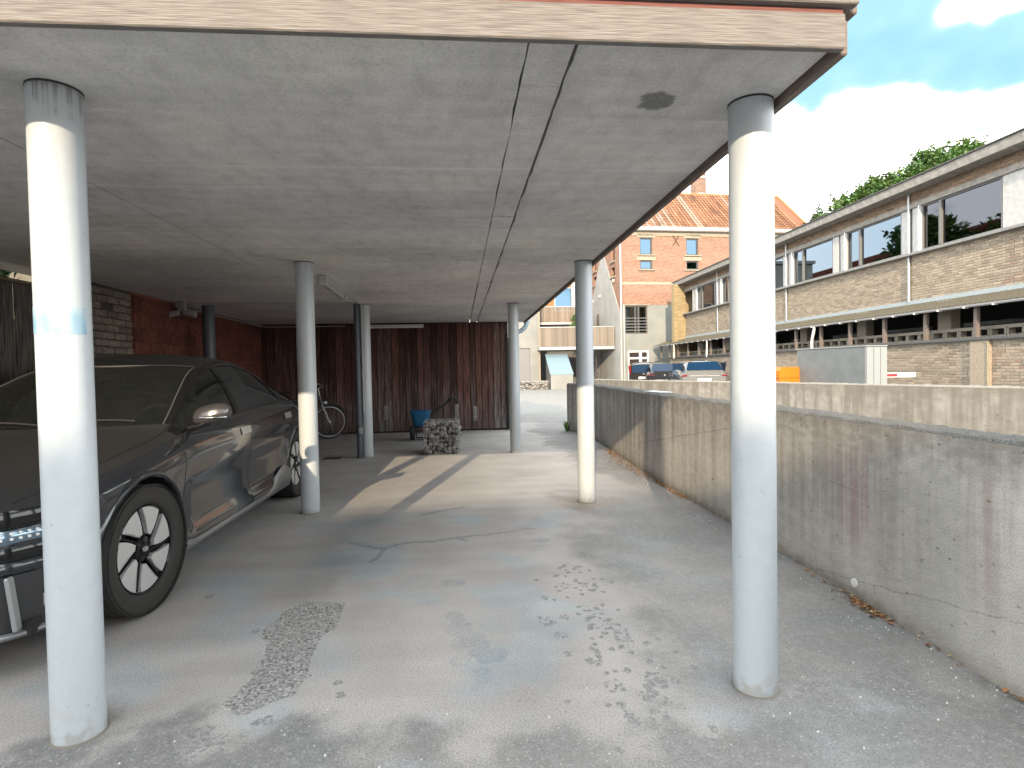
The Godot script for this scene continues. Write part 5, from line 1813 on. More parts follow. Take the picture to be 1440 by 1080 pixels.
	for k in 16:
		var lm := MB.new()
		var a := rr(0, TAU)
		var h := rr(0.10, 0.32)
		var dir := Vector3(cos(a), 0, sin(a))
		var sd := Vector3(-dir.z, 0, dir.x) * 0.016
		var p0 := dir * 0.02
		var p1 := dir * h * 0.35 + Vector3(0, h * 0.7, 0)
		var p2v := dir * h * 0.8 + Vector3(0, h * 0.8, 0)
		lm.quad(p0 - sd * 0.5, p0 + sd * 0.5, p1 + sd, p1 - sd, Vector3.UP - dir)
		lm.tri(p1 - sd, p1 + sd, p2v, Vector3.UP)
		part("leaf", lm, M.leafs[k % 4], wt)
	# drain
	var dm := MB.new(); dm.box(Vector3(0, 0.003, 0), Vector3(0.26, 0.008, 0.2), 0.002)
	var dr := one("floor_drain", dm, mat(lin(0.05, 0.05, 0.05), 0.6), "small dark drain cover in the floor right of the sedan's tail", "drain")
	dr.position = Vector3(-1.96, 0, -8.95)

# ---------------------------------------------------------------- the long brick building on the right
func build_right() -> void:
	var t := thing("brick_building", "long two-storey tan brick building on the right with wide upper windows and a lean-to roof", "building", Vector3(12.35, 0, 0), deg_to_rad(-1.3))
	var Z0 := -6.0
	var Z1 := -32.9
	var L := Z0 - Z1
	var zc := (Z0 + Z1) / 2
	var mortar := mat(lin(0.50, 0.45, 0.36), 0.95)
	var conc := tmat(ntex(256, 0.03, 5, 230, [[0.0, Color(0.17, 0.16, 0.145)], [1.0, Color(0.30, 0.285, 0.26)]]), 1.7, 0.85, M.grain, 0.15)
	var sillm := tmat(ntex(256, 0.03, 5, 231, [[0.0, Color(0.17, 0.17, 0.165)], [1.0, Color(0.27, 0.27, 0.265)]]), 1.1, 0.8)
	var panel := tmat(ntex(256, 0.03, 5, 232, [[0.0, Color(0.36, 0.355, 0.34)], [1.0, Color(0.48, 0.475, 0.465)]]), 1.3, 0.7)
	var fr := mat(lin(0.14, 0.14, 0.138), 0.5)
	var lead := tmat(ntex(256, 0.04, 4, 233, [[0.0, Color(0.24, 0.28, 0.30)], [1.0, Color(0.36, 0.41, 0.43)]]), 0.9, 0.6)
	var m := MB.new()
	m.box(Vector3(0.15, 3.61, zc), Vector3(0.27, 1.36, L)); part("upper_wall", m, mortar, t)
	m = MB.new(); m.box(Vector3(-0.66, 0.88, zc), Vector3(0.17, 1.76, L)); part("lower_wall", m, mortar, t)
	# bricks: nearest three hundred as pieces, the rest joined
	var bm := []
	for k in 5:
		var f: float = [0.72, 0.88, 1.0, 1.1, 0.82][k]
		var warm: float = [1.0, 1.0, 1.0, 0.97, 0.86][k]
		bm.append(tmat(ntex(128, 0.06, 4, 240 + k, [[0.0, Color(0.215, 0.172 * warm, 0.128 * warm) * f], [1.0, Color(0.39, 0.33 * warm, 0.262 * warm) * f]]), 0.4, 0.9))
	var b := MB.new(); b.box(Vector3.ZERO, Vector3(0.03, 0.056, 0.205), 0.004)
	var brick := b.mesh()
	b = MB.new(); b.box(Vector3.ZERO, Vector3(0.03, 0.056, 0.098), 0.004)
	var header := b.mesh()
	var all := []
	var add_rows := func(x: float, y0: float, rows: int, zn: float, zf: float, dark: float) -> void:
		for c in rows:
			var z := zn - (0.11 if c % 2 else 0.0)
			while z - 0.215 > zf:
				var hd: bool = rng.randf() < 0.12
				var w := 0.108 if hd else 0.215
				all.append([Vector3(x + rr(-0.003, 0.003), y0 + c * 0.0685 + 0.034, z - w / 2), hd, dark * rr(0.75, 1.2)])
				z -= w
	add_rows.call(0.012, 2.93, 19, -10.9, Z1, 1.0)
	add_rows.call(-0.748, 0.0, 25, -9.8, Z1, 0.9)
	var xf := []
	var cc := []
	var named := 0
	all.sort_custom(func(p, q): return p[0].z > q[0].z)
	for q in all:
		var near: bool = q[0].z > -13.0 and (q[0].y > 2.9 or q[0].y > 0.75)
		if near and named < 300:
			named += 1
			part("brick", header if q[1] else brick, bm[rng.randi_range(0, 4)], t, q[0])
		else:
			var s := Vector3(1, 1, 0.48 if q[1] else 1.0)
			xf.append(Transform3D(Basis().scaled(s), q[0]))
			var h := rr(-0.03, 0.02)
			cc.append(Color(0.30 + h, 0.248 + h, 0.190 + h * 0.8) * q[2])
	var bulk: Material = M.vcol
	many("brickwork", brick, bulk, xf, cc, t)
	# a brick pier on the lower wall and the pier at the far end
	m = MB.new(); m.box(Vector3(-0.79, 0.88, -12.1), Vector3(0.09, 1.75, 0.50), 0.004); part("pier", m, bm[2], t)
	m = MB.new(); m.tube([Vector3(-0.85, 0.0, -11.86), Vector3(-0.85, 1.68, -11.86), Vector3(-0.85, 1.725, -11.93), Vector3(-0.83, 1.73, -12.0)], 0.010, 6); part("wall_cable", m, mat(lin(0.36, 0.33, 0.22), 0.6), t)
	var yb := tmat(ntex(256, 0.05, 4, 250, [[0.0, Color(0.26, 0.20, 0.11)], [1.0, Color(0.38, 0.30, 0.17)]]), 0.5, 0.9)
	var pier := part("end_pier", MB.new(), yb, t)
	m = MB.new(); m.box(Vector3(-0.33, 3.0, -32.6), Vector3(0.68, 6.0, 0.42)); pier.mesh = m.mesh(); 
	xf = []; cc = []
	for c in 47:
		for k in 3:
			xf.append(Transform3D(Basis(Vector3.UP, PI / 2).scaled(Vector3(1, 1, 1)), Vector3(-0.67 + 0.115 + k * 0.225 - (0.05 if c % 2 else 0.0), 2.75 + c * 0.0685, -32.388)))
			var g := rr(0.8, 1.15)
			cc.append(Color(0.31 * g, 0.245 * g, 0.14 * g))
	many("pier_bricks", brick, M.vcol, xf, cc, pier)
	# fascia and brown brick band
	m = MB.new(); m.box(Vector3(-0.18, 6.10, zc + 0.2), Vector3(0.55, 0.24, L + 0.9), 0.01); part("roof_fascia", m, conc, t)
	m = MB.new(); m.box(Vector3(1.8, 6.235, zc), Vector3(4.6, 0.03, L + 0.9)); part("roof_covering", m, M.felt, t)
	m = MB.new(); m.box(Vector3(0.10, 5.845, zc), Vector3(0.2, 0.27, L)); part("brick_band", m, mat(lin(0.20, 0.155, 0.115), 0.95), t)
	xf = []; cc = []
	for c in 4:
		var z := -11.0 - (0.11 if c % 2 else 0.0)
		while z > Z1 + 0.2:
			xf.append(Transform3D(Basis(), Vector3(-0.002, 5.744 + c * 0.0665, z)))
			var g := rr(0.7, 1.2)
			cc.append(Color(0.205 * g, 0.145 * g, 0.098 * g))
			z -= 0.215
	many("band_bricks", brick, M.vcol, xf, cc, t)
	m = MB.new(); m.box(Vector3(0.06, 5.635, zc), Vector3(0.22, 0.145, L), 0.006); part("lintel", m, conc, t)
	m = MB.new(); m.box(Vector3(-0.02, 4.275, zc), Vector3(0.34, 0.07, L), 0.006); part("window_ledge", m, sillm, t)
	# windows
	var mirror := mat(lin(0.085, 0.115, 0.145), 0.015, 1.0)
	var clear := glass(lin(0.03, 0.035, 0.04), 0.35)
	for k in 7:
		var zn := -12.40 - 3.157 * k
		var zf := zn - 2.45
		if zf < Z1 + 0.3: break
		var w := Node3D.new(); w.name = "window"; t.add_child(w, true)
		m = MB.new()
		m.box(Vector3(0.05, 4.345, (zn + zf) / 2), Vector3(0.07, 0.07, zn - zf), 0.005); m.box(Vector3(0.05, 5.545, (zn + zf) / 2), Vector3(0.07, 0.045, zn - zf), 0.005)
		m.box(Vector3(0.05, 4.95, zn - 0.02), Vector3(0.07, 1.15, 0.04), 0.005); m.box(Vector3(0.05, 4.95, zf + 0.04), Vector3(0.07, 1.15, 0.08), 0.005); m.box(Vector3(0.04, 4.95, zf + 0.67), Vector3(0.09, 1.15, 0.09), 0.005)
		part("frame", m, fr, w)
		for q in [[zn - 0.04, zf + 0.71], [zf + 0.63, zf + 0.08]]:
			m = MB.new(); m.box(Vector3(0.06, 4.95, (q[0] + q[1]) / 2), Vector3(0.008, 1.14, absf(q[0] - q[1])))
			part("pane", m, mirror if k > 0 else mat(lin(0.06, 0.065, 0.075), 0.015, 1.0), w)
		# pale panels between the windows
		for q in [[zf, zf - 0.30, 0.02], [zf - 0.39, zf - 0.705, 0.02]]:
			m = MB.new(); m.box(Vector3(q[2] + 0.04, 4.94, (q[0] + q[1]) / 2), Vector3(0.10, 1.26, absf(q[0] - q[1])), 0.005); part("wall_panel", m, panel, t)
		m = MB.new(); m.box(Vector3(0.01, 4.94, zf + 0.02), Vector3(0.16, 1.26, 0.05), 0.005); part("window_jamb", m, M.white, t)
		m = MB.new(); m.box(Vector3(0.08, 4.94, zf - 0.345), Vector3(0.03, 1.26, 0.09)); part("panel_recess", m, fr, t)
	m = MB.new(); m.box(Vector3(0.06, 4.94, -11.85), Vector3(0.10, 1.26, 1.08), 0.005); part("wall_panel", m, panel, t)
	m = MB.new(); m.box(Vector3(0.06, 4.94, -8.6), Vector3(0.10, 1.26, 5.2), 0.005); part("wall_panel", m, panel, t)
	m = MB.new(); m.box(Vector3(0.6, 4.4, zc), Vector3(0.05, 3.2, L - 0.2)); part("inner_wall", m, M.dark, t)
	for z in [-15.20, -21.55, -27.9]:
		m = MB.new(); m.tube([Vector3(-0.05, 6.0, z), Vector3(-0.05, 2.98, z)], 0.036, 10); part("rain_pipe", m, M.galv, t)
	# lean-to
	m = MB.new()
	m.quad(Vector3(0.0, 2.90, Z0), Vector3(0.0, 2.90, Z1 - 2.4), Vector3(-0.92, 2.60, Z1 - 2.4), Vector3(-0.92, 2.60, Z0), Vector3(-0.3, 1, 0))
	m.quad(Vector3(0.0, 2.86, Z0), Vector3(0.0, 2.86, Z1 - 2.4), Vector3(-0.92, 2.56, Z1 - 2.4), Vector3(-0.92, 2.56, Z0), Vector3(0.3, -1, 0))
	m.quad(Vector3(-0.92, 2.56, Z0), Vector3(-0.92, 2.56, Z1 - 2.4), Vector3(-0.92, 2.60, Z1 - 2.4), Vector3(-0.92, 2.60, Z0), Vector3(-1, 0, 0))
	var lt := part("lean_to_roof", m, tmat(ntex(256, 0.05, 5, 251, [[0.0, Color(0.055, 0.050, 0.036)], [1.0, Color(0.13, 0.12, 0.09)]]), 1.1, 0.95), t)
	m = MB.new()
	for k in 200:
		var z := Z0 - 0.145 * k
		if z < Z1 - 2.4: break
		m.tube([Vector3(0.0, 2.885, z), Vector3(-0.935, 2.582, z)], 0.032, 6)
	part("corrugations", m, lt.material_override, lt).set_meta("kind", "stuff")
	m = MB.new(); m.box(Vector3(-0.02, 2.945, zc), Vector3(0.06, 0.11, L), 0.004); part("flashing", m, lead, t)
	m = MB.new()
	var gp := PackedVector2Array()
	for k in 9:
		var a := lerpf(PI, TAU, k / 8.0)
		gp.append(Vector2(cos(a) * 0.055, sin(a) * 0.055))
	for k in 9:
		var a := lerpf(TAU, PI, k / 8.0)
		gp.append(Vector2(cos(a) * 0.048, sin(a) * 0.048))
	m.prism(gp, -(L + 2.4), Transform3D(Basis(), Vector3(-0.985, 2.565, Z0)))
	var gut := part("gutter", m, mat(lin(0.42, 0.43, 0.44), 0.4, 0.3), t)
	m = MB.new()
	for k in 36:
		m.box(Vector3(-0.985, 2.515, Z0 - 0.3 - 0.75 * k), Vector3(0.13, 0.035, 0.03), 0.004)
	part("gutter_brackets", m, M.white, gut)
	for z in [-18.2, -27.0, -31.6]:
		m = MB.new(); m.tube([Vector3(-0.985, 2.52, z), Vector3(-0.985, 2.44, z), Vector3(-0.86, 2.14, z - 0.32), Vector3(-0.86, 2.02, z - 0.34), Vector3(-0.86, 1.72, z - 0.34)], 0.045, 10); part("swan_neck_pipe", m, M.white, t)
	m = MB.new(); m.box(Vector3(-0.62, 1.80, zc - 1.2), Vector3(0.52, 0.07, L + 2.4), 0.012, Basis(Vector3(0, 0, 1), 0.06)); part("coping", m, M.felt, t)
	m = MB.new(); m.box(Vector3(-0.765, 1.735, zc), Vector3(0.05, 0.04, L)); part("coping_edge", m, conc, t)
	var post := tmat(ntex(256, 0.05, 4, 252, [[0.0, Color(0.08, 0.06, 0.05)], [0.5, Color(0.15, 0.12, 0.105)], [1.0, Color(0.24, 0.215, 0.20)]]), Vector3(0.1, 0.7, 0.1), 0.9)
	for k in 17:
		m = MB.new(); m.box(Vector3.ZERO, Vector3(0.085, 0.76, 0.10), 0.006); part("post", m, post, t, Vector3(-0.79 + 0.02, 2.20, -10.75 - 1.482 * k), Vector3(0, rr(-0.05, 0.05), 0))
	var blockm := tmat(ntex(256, 0.05, 4, 253, [[0.0, Color(0.13, 0.115, 0.09)], [1.0, Color(0.27, 0.245, 0.20)]]), 0.7, 0.95)
	# hollow blocks lying on the inner sill
	var hb := MB.new()
	for q in [[0.0, 0.19, 0.4, 0.035], [0.0, 0.017, 0.4, 0.035]]: hb.box(Vector3(0, q[1] - 0.0, 0), Vector3(0.16, q[3], q[2]))
	for z in [-0.18, 0.18]: hb.box(Vector3(0, 0.10, z), Vector3(0.155, 0.14, 0.05))
	var hbm := hb.mesh()
	for k in 54: part("hollow_block", hbm, blockm, t, Vector3(-0.42, 1.835, -10.3 - 0.42 * k), Vector3(0, rr(-0.02, 0.02), 0))
	m = MB.new(); m.box(Vector3(-0.38, 2.062, zc), Vector3(0.2, 0.05, L)); part("inner_rail", m, blockm, t)
	for k in 8:
		m = MB.new(); m.box(Vector3(-0.12, 2.3, -10.6 - 3.157 * k), Vector3(0.26, 1.1, 0.42), 0.01); part("inner_pillar", m, blockm, t)
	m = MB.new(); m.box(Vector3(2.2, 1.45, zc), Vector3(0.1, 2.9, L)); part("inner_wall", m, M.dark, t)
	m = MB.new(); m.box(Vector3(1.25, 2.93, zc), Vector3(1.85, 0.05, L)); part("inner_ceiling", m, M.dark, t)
	var sb := mat(lin(0.20, 0.22, 0.23), 0.7)
	for k in 8:
		m = MB.new(); m.box(Vector3(1.4, 2.28, -11.2 - 2.9 * k), Vector3(0.3, 0.10, 1.5), 0.01); part("shelf", m, sb, t)
	m = MB.new(); m.box(Vector3(2.6, 3.0, Z1 + 0.05), Vector3(5.0, 6.2, 0.2)); part("end_wall", m, yb, t)
	# the cabinet, the grit bin and the barrier in front of it
	var cab := thing("metal_cabinet", "grey metal cabinet with ribbed pale end behind the far ramp wall", "cabinet", Vector3(7.10, 0, -9.5), deg_to_rad(8))
	var g1 := tmat(ntex(256, 0.02, 4, 254, [[0.0, Color(0.13, 0.15, 0.16)], [1.0, Color(0.17, 0.19, 0.20)]]), 1.4, 0.5)
	m = MB.new(); m.box(Vector3(0.22, 0.79, -0.86), Vector3(0.44, 1.58, 1.70), 0.012); part("housing", m, g1, cab)
	var g2 := mat(lin(0.25, 0.275, 0.285), 0.5)
	m = MB.new()
	for k in 3: m.box(Vector3(0.075 + k * 0.145, 0.785, 0.0), Vector3(0.135, 1.56, 0.03), 0.006)
	part("end_panel", m, g2, cab)
	m = MB.new(); m.box(Vector3(0.22, 1.588, -0.86), Vector3(0.47, 0.02, 1.74), 0.004); part("lid", m, g2, cab)
	var binm := mat(lin(0.50, 0.17, 0.01), 0.45)
	m = MB.new()
	var pv := PackedVector2Array([Vector2(-0.23, 0.0), Vector2(0.23, 0.0), Vector2(0.26, 1.10), Vector2(0.21, 1.235), Vector2(-0.18, 1.24), Vector2(-0.25, 1.16)])
	m.prism(pv, -0.6, Transform3D(Basis(), Vector3(0, 0, 0.3)))
	var bin := thing("grit_bin", "orange plastic bin with a chamfered lid left of the grey cabinet", "bin", Vector3(6.62, 0, -11.4), 0.12)
	part("body", m, binm, bin)
	m = MB.new(); m.box(Vector3(0.0, 1.03, 0.0), Vector3(0.53, 0.02, 0.63), 0.005); part("lid_rim", m, binm, bin)
	var bar := thing("barrier", "white barrier arm with a red stripe sticking out from behind the grey cabinet", "barrier", Vector3(7.6, 0, -9.75))
	m = MB.new(); m.box(Vector3(0.13, 1.06, 0), Vector3(1.0, 0.085, 0.03), 0.01); part("arm", m, mat(lin(0.80, 0.80, 0.79), 0.4), bar)
	m = MB.new(); m.box(Vector3(0.10, 1.06, 0.017), Vector3(0.34, 0.05, 0.006)); part("red_stripe", m, mat(lin(0.55, 0.015, 0.025), 0.4), bar)
	m = MB.new(); m.box(Vector3(-0.30, 0.53, 0.0), Vector3(0.12, 1.06, 0.12), 0.01); part("post", m, M.galv, bar)

# ---------------------------------------------------------------- buildings at the end of the yard
func window_set(t: Node3D, called: String, x0: float, x1: float, y0: float, y1: float, frm: Material, pane: Material, z := 0.0, bars := 0) -> Node3D:
	var w := Node3D.new(); w.name = called; t.add_child(w, true)
	var m := MB.new()
	var cx := (x0 + x1) / 2
	var cy := (y0 + y1) / 2
	m.box(Vector3(cx, y1 - 0.035, z - 0.06), Vector3(x1 - x0, 0.07, 0.08)); m.box(Vector3(cx, y0 + 0.035, z - 0.06), Vector3(x1 - x0, 0.07, 0.08))
	m.box(Vector3(x0 + 0.035, cy, z - 0.062), Vector3(0.07, y1 - y0, 0.08)); m.box(Vector3(x1 - 0.035, cy, z - 0.062), Vector3(0.07, y1 - y0, 0.08))
	part("frame", m, frm, w)
	m = MB.new(); m.box(Vector3(cx, cy, z - 0.08), Vector3(x1 - x0 - 0.1, y1 - y0 - 0.1, 0.01)); part("pane", m, pane, w)
	return w

# a wall in the local xy plane with rectangular holes, 0.3 m thick towards -z
func holed_wall(x0: float, x1: float, y0: float, y1: float, holes: Array, thick := 0.3) -> MB:
	var xs := [x0, x1]
	var ys := [y0, y1]
	for h in holes:
		xs.append_array([h[0], h[1]]); ys.append_array([h[2], h[3]])
	xs.sort(); ys.sort()
	var m := MB.new()
	for i in xs.size() - 1:
		for j in ys.size() - 1:
			var a: float = xs[i]
			var b: float = xs[i + 1]
			var c: float = ys[j]
			var d: float = ys[j + 1]
			if b - a < 1e-4 or d - c < 1e-4 or a < x0 or b > x1 + 1e-4 or c < y0 or d > y1 + 1e-4: continue
			var hole := false
			for h in holes:
				if (a + b) / 2 > h[0] and (a + b) / 2 < h[1] and (c + d) / 2 > h[2] and (c + d) / 2 < h[3]: hole = true
			if hole: continue
			m.quad(Vector3(a, c, 0), Vector3(b, c, 0), Vector3(b, d, 0), Vector3(a, d, 0), Vector3(0, 0, 1))
	for h in holes:
		m.quad(Vector3(h[0], h[2], 0), Vector3(h[0], h[3], 0), Vector3(h[0], h[3], -thick), Vector3(h[0], h[2], -thick), Vector3(1, 0, 0))
		m.quad(Vector3(h[1], h[2], 0), Vector3(h[1], h[3], 0), Vector3(h[1], h[3], -thick), Vector3(h[1], h[2], -thick), Vector3(-1, 0, 0))
		m.quad(Vector3(h[0], h[3], 0), Vector3(h[1], h[3], 0), Vector3(h[1], h[3], -thick), Vector3(h[0], h[3], -thick), Vector3(0, -1, 0))
		m.quad(Vector3(h[0], h[2], 0), Vector3(h[1], h[2], 0), Vector3(h[1], h[2], -thick), Vector3(h[0], h[2], -thick), Vector3(0, 1, 0))
	return m

func brick_picture(sd: int, c0: Color, c1: Color, mortar: Color) -> ImageTexture:   # 2 m x 1 m of far brickwork
	var W := 512
	var H := 256
	var r := RandomNumberGenerator.new(); r.seed = sd
	var fine := noise(0.2, 3, sd).get_image(W, H).get_data()
	var tone := []
	for k in 600: tone.append(r.randf())
	var rgb := PackedByteArray(); rgb.resize(W * H * 3)
	for y in H:
		var row := int(y / 17.0667)
		var fy := fmod(y, 17.0667)
		for x in W:
			var xx := fmod(x + (28.0 if row % 2 else 0.0), 512.0)
			var colm := int(xx / 56.89)
			var fx := fmod(xx, 56.89)
			var f := fine[y * W + x] / 255.0
			var c := c0.lerp(c1, clampf(tone[(row * 9 + colm) % 600] * 0.8 + 0.4 * (f - 0.4), 0, 1))
			if fy < 2.6 or fx < 2.6: c = mortar * (0.85 + 0.3 * f)
			var i := (y * W + x) * 3
			rgb[i] = int(255 * pow(clampf(c.r, 0, 1), 0.4545)); rgb[i + 1] = int(255 * pow(clampf(c.g, 0, 1), 0.4545)); rgb[i + 2] = int(255 * pow(clampf(c.b, 0, 1), 0.4545))
	return ImageTexture.create_from_image(Image.create_from_data(W, H, false, Image.FORMAT_RGB8, rgb))

func build_far() -> void:
	var red := tmat(brick_picture(260, Color(0.18, 0.085, 0.055), Color(0.32, 0.165, 0.11), Color(0.36, 0.30, 0.245)), Vector3(2.0, 1.0, 2.0), 0.9)
	var stone := tmat(ntex(256, 0.03, 5, 261, [[0.0, Color(0.25, 0.215, 0.165)], [1.0, Color(0.35, 0.315, 0.25)]]), 1.2, 0.85)
	var plaster := tmat(ntex(256, 0.012, 5, 262, [[0.0, Color(0.19, 0.205, 0.195)], [1.0, Color(0.25, 0.26, 0.248)]]), 4.0, 0.9, M.grain, 0.1)
	var plaster2 := tmat(ntex(256, 0.012, 5, 263, [[0.0, Color(0.20, 0.21, 0.205)], [1.0, Color(0.26, 0.265, 0.255)]]), 4.0, 0.9, M.grain, 0.1)
	var frm := mat(lin(0.085, 0.085, 0.09), 0.5)
	var pane := mat(lin(0.085, 0.14, 0.19), 0.02, 1.0)
	var tall := thing("brick_warehouse", "tall orange-red brick building with tiled roof and grey plaster base beyond the parked cars", "building", Vector3(10.2, 0, -35.64), deg_to_rad(4))
	var W := 13.0
	var holes := []
	for k in 4:
		var x := 1.32 + 3.12 * k
		holes.append([x, x + 0.82, 8.40, 9.46]); holes.append([x, x + 0.82, 7.47, 8.03])
	holes.append([0.27, 1.75, 3.40, 5.16]); holes.append([0.42, 1.80, 0.0, 2.33])
	part("wall", holed_wall(0, W, 0, 9.85, holes, 0.25), red, tall)
	var m := MB.new(); m.box(Vector3(W / 2, 5, -7.15), Vector3(W, 10, 0.2)); m.box(Vector3(W - 0.1, 5, -3.6), Vector3(0.2, 10, 7.0)); part("wall", m, red, tall)
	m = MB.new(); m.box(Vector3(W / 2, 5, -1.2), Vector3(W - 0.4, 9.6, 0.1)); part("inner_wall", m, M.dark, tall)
	var ph := [[0.27, 1.75, 3.40, 5.16], [0.42, 1.80, 0.0, 2.33]]
	var pw := holed_wall(0.0, 6.0, 0.0, 5.21, ph, 0.02)
	part("plaster_base", pw, plaster, tall, Vector3(0, 0, 0.02))
	m = MB.new(); m.box(Vector3(W / 2, 6.58, 0.0), Vector3(W, 0.17, 0.05)); part("stone_band", m, stone, tall)
	m = MB.new(); m.box(Vector3(W / 2, 9.71, 0.01), Vector3(W, 0.26, 0.06)); part("stone_band", m, stone, tall)
	m = MB.new(); m.box(Vector3(W / 2, 9.98, 0.16), Vector3(W + 0.5, 0.24, 0.34), 0.03); part("gutter_board", m, M.white, tall)
	for k in 4:
		var x := 1.32 + 3.12 * k
		for q in [[8.40, 9.46], [7.47, 8.03]]:
			window_set(tall, "window", x, x + 0.82, q[0], q[1], frm, pane, -0.05)
			m = MB.new(); m.box(Vector3(x + 0.41, q[1] + 0.125, 0.01), Vector3(1.24, 0.25, 0.06), 0.01); part("lintel", m, stone, tall)
			m = MB.new(); m.box(Vector3(x + 0.41, q[0] - 0.05, 0.03), Vector3(1.1, 0.07, 0.14), 0.01); part("window_ledge", m, stone, tall)
	m = MB.new()
	for s in [-1.0, 1.0]:
		m.tube([Vector3(3.72 + s * 0.20, 9.62, 0.06), Vector3(3.72 + s * 0.03, 9.36, 0.06), Vector3(3.72 + s * 0.03, 9.22, 0.06), Vector3(3.72 + s * 0.22, 8.96, 0.06)], 0.022, 6)
	part("wall_anchor", m, mat(lin(0.10, 0.06, 0.04), 0.8), tall)
	var w := window_set(tall, "balcony_window", 0.27, 1.75, 3.40, 5.16, frm, mat(lin(0.10, 0.12, 0.12), 0.03, 1.0), -0.03)
	m = MB.new(); m.box(Vector3(0.95, 4.28, -0.04), Vector3(0.08, 1.7, 0.1)); m.box(Vector3(1.16, 4.28, -0.04), Vector3(0.10, 1.7, 0.1)); part("mullion", m, frm, w)
	m = MB.new()
	for k in 5: m.tube([Vector3(0.25, 3.62 + k * 0.19, 0.05), Vector3(1.77, 3.62 + k * 0.19, 0.05)], 0.016, 6)
	part("railing", m, M.galv, w)
	m = MB.new(); m.box(Vector3(1.0, 5.23, 0.05), Vector3(1.75, 0.06, 0.05)); part("window_head", m, stone, tall)
	# white door with dark glass
	var d := Node3D.new(); d.name = "door"; tall.add_child(d, true)
	m = MB.new()
	for x in [0.46, 1.26, 1.76]: m.box(Vector3(x, 1.16, -0.03), Vector3(0.10 if x != 1.26 else 0.16, 2.3, 0.08))
	for y in [0.08, 1.1, 1.85, 2.28]: m.box(Vector3(1.11, y, -0.035), Vector3(1.36, 0.12, 0.08))
	part("frame", m, M.white, d)
	m = MB.new(); m.box(Vector3(1.11, 1.16, -0.07), Vector3(1.34, 2.3, 0.02)); part("pane", m, mat(lin(0.04, 0.035, 0.035), 0.1), d)
	m = MB.new(); m.tube([Vector3(-0.02, 9.9, 0.10), Vector3(-0.02, 0.0, 0.10)], 0.055, 10); part("rain_pipe", m, M.galv, tall)
	m = MB.new(); m.tube([Vector3(0.17, 5.2, 0.08), Vector3(0.17, 0.0, 0.08)], 0.04, 10); part("rain_pipe", m, M.galv, tall)
	# roof with rows of pantiles
	var ey := 10.12
	var ry := 13.35
	var rd := 3.55
	m = MB.new()
	for s in [1.0, -1.0]:
		var z0: float = -rd + s * (rd + 0.35)
		m.quad(Vector3(-0.4, ey - 0.25, z0), Vector3(W + 0.3, ey - 0.25, z0), Vector3(W + 0.3, ry, -rd), Vector3(-0.4, ry, -rd), Vector3(0, 1, s))
	for x in [-0.02, W]: m.tri(Vector3(x, 9.8, 0), Vector3(x, 9.8, -2 * rd), Vector3(x, ry - 0.1, -rd), Vector3(-1 if x < 1 else 1, 0, 0))
	var roof := part("roof", m, mat(lin(0.20, 0.09, 0.05), 0.9), tall)
	var tm := MB.new()
	var P := []
	for i in 2:
		var row := []
		for k in 7:
			var a := k / 6.0
			row.append(Vector3((a - 0.5) * 0.245, 0.028 * sin(a * TAU * 0.75 + 0.4) + (0.03 if i == 0 else 0.0), 0.17 - i * 0.36))
		P.append(row)
	tm.grid(P, func(_p: Vector3) -> Vector3: return Vector3.UP)
	var tile := tm.mesh()
	var xf := []
	var cc := []
	var sl := Vector3(0, ry - (ey - 0.25), -(rd + 0.35))
	var pitch := atan2(sl.y, -sl.z)
	var n := int(sl.length() / 0.33)
	var nz := noise(0.25, 3, 66)
	for i in 53:
		for j in n:
			var p := Vector3(-0.28 + i * 0.245, ey - 0.25, 0.35) + sl * ((j + 0.5) / n) + Vector3(0, 0.035, 0.0)
			xf.append(Transform3D(Basis(Vector3(1, 0, 0), pitch), p))
			var g := 1.0 + 0.6 * nz.get_noise_2d(i * 2.0, j * 0.35) + rr(-0.14, 0.14)
			var c := Color(0.28, 0.135, 0.072) * g
			if i < 17 and sin(i * 2.9) > -0.2: c = c.lerp(Color(0.36, 0.31, 0.27), rr(0.3, 0.7))
			if i in [23, 24, 37]: c = c.lerp(Color(0.40, 0.35, 0.29), 0.5)
			cc.append(c)
	many("roof_tiles", tile, M.vcol, xf, cc, roof)
	m = MB.new(); m.tube([Vector3(-0.4, ry + 0.02, -rd), Vector3(W + 0.3, ry + 0.02, -rd)], 0.11, 8); part("ridge", m, mat(lin(0.36, 0.15, 0.07), 0.9), roof)
	m = MB.new()
	for s in [1.0, -1.0]: m.tube([Vector3(W + 0.3, ey - 0.2, -rd + s * (rd + 0.35)), Vector3(W + 0.3, ry + 0.03, -rd)], 0.09, 8)
	part("verge_tiles", m, mat(lin(0.38, 0.17, 0.08), 0.9), roof)
	# side face with windows, local x runs away from the corner
	var side := Node3D.new(); side.name = "side_wall"; tall.add_child(side, true); side.position = Vector3(0, 0, 0); side.rotation.y = -PI / 2
	var sh := []
	for q in [[1.0, 1.75], [4.9, 5.65]]: sh.append([-q[1] - 0.0, -q[0], 8.2, 9.3]); sh.append([-q[1], -q[0], 7.2, 7.8])
	part("wall", holed_wall(-7.15, 0, 0, 9.85, sh, 0.25), red, side)
	for h in sh: part("pane", _pane(h), pane, side)
	for h in sh:
		m = MB.new(); m.box(Vector3((h[0] + h[1]) / 2, h[2] - 0.05, 0.03), Vector3(1.0, 0.08, 0.14)); part("window_ledge", m, stone, side)
	# plaster gable left by a lost neighbour
	m = MB.new()
	m.prism(PackedVector2Array([Vector2(-6.9, 0), Vector2(-0.08, 0), Vector2(-0.08, 4.7), Vector2(-3.4, 9.35), Vector2(-6.9, 4.7)]), 0.06, Transform3D(Basis(), Vector3(0, 0, 0.003)))
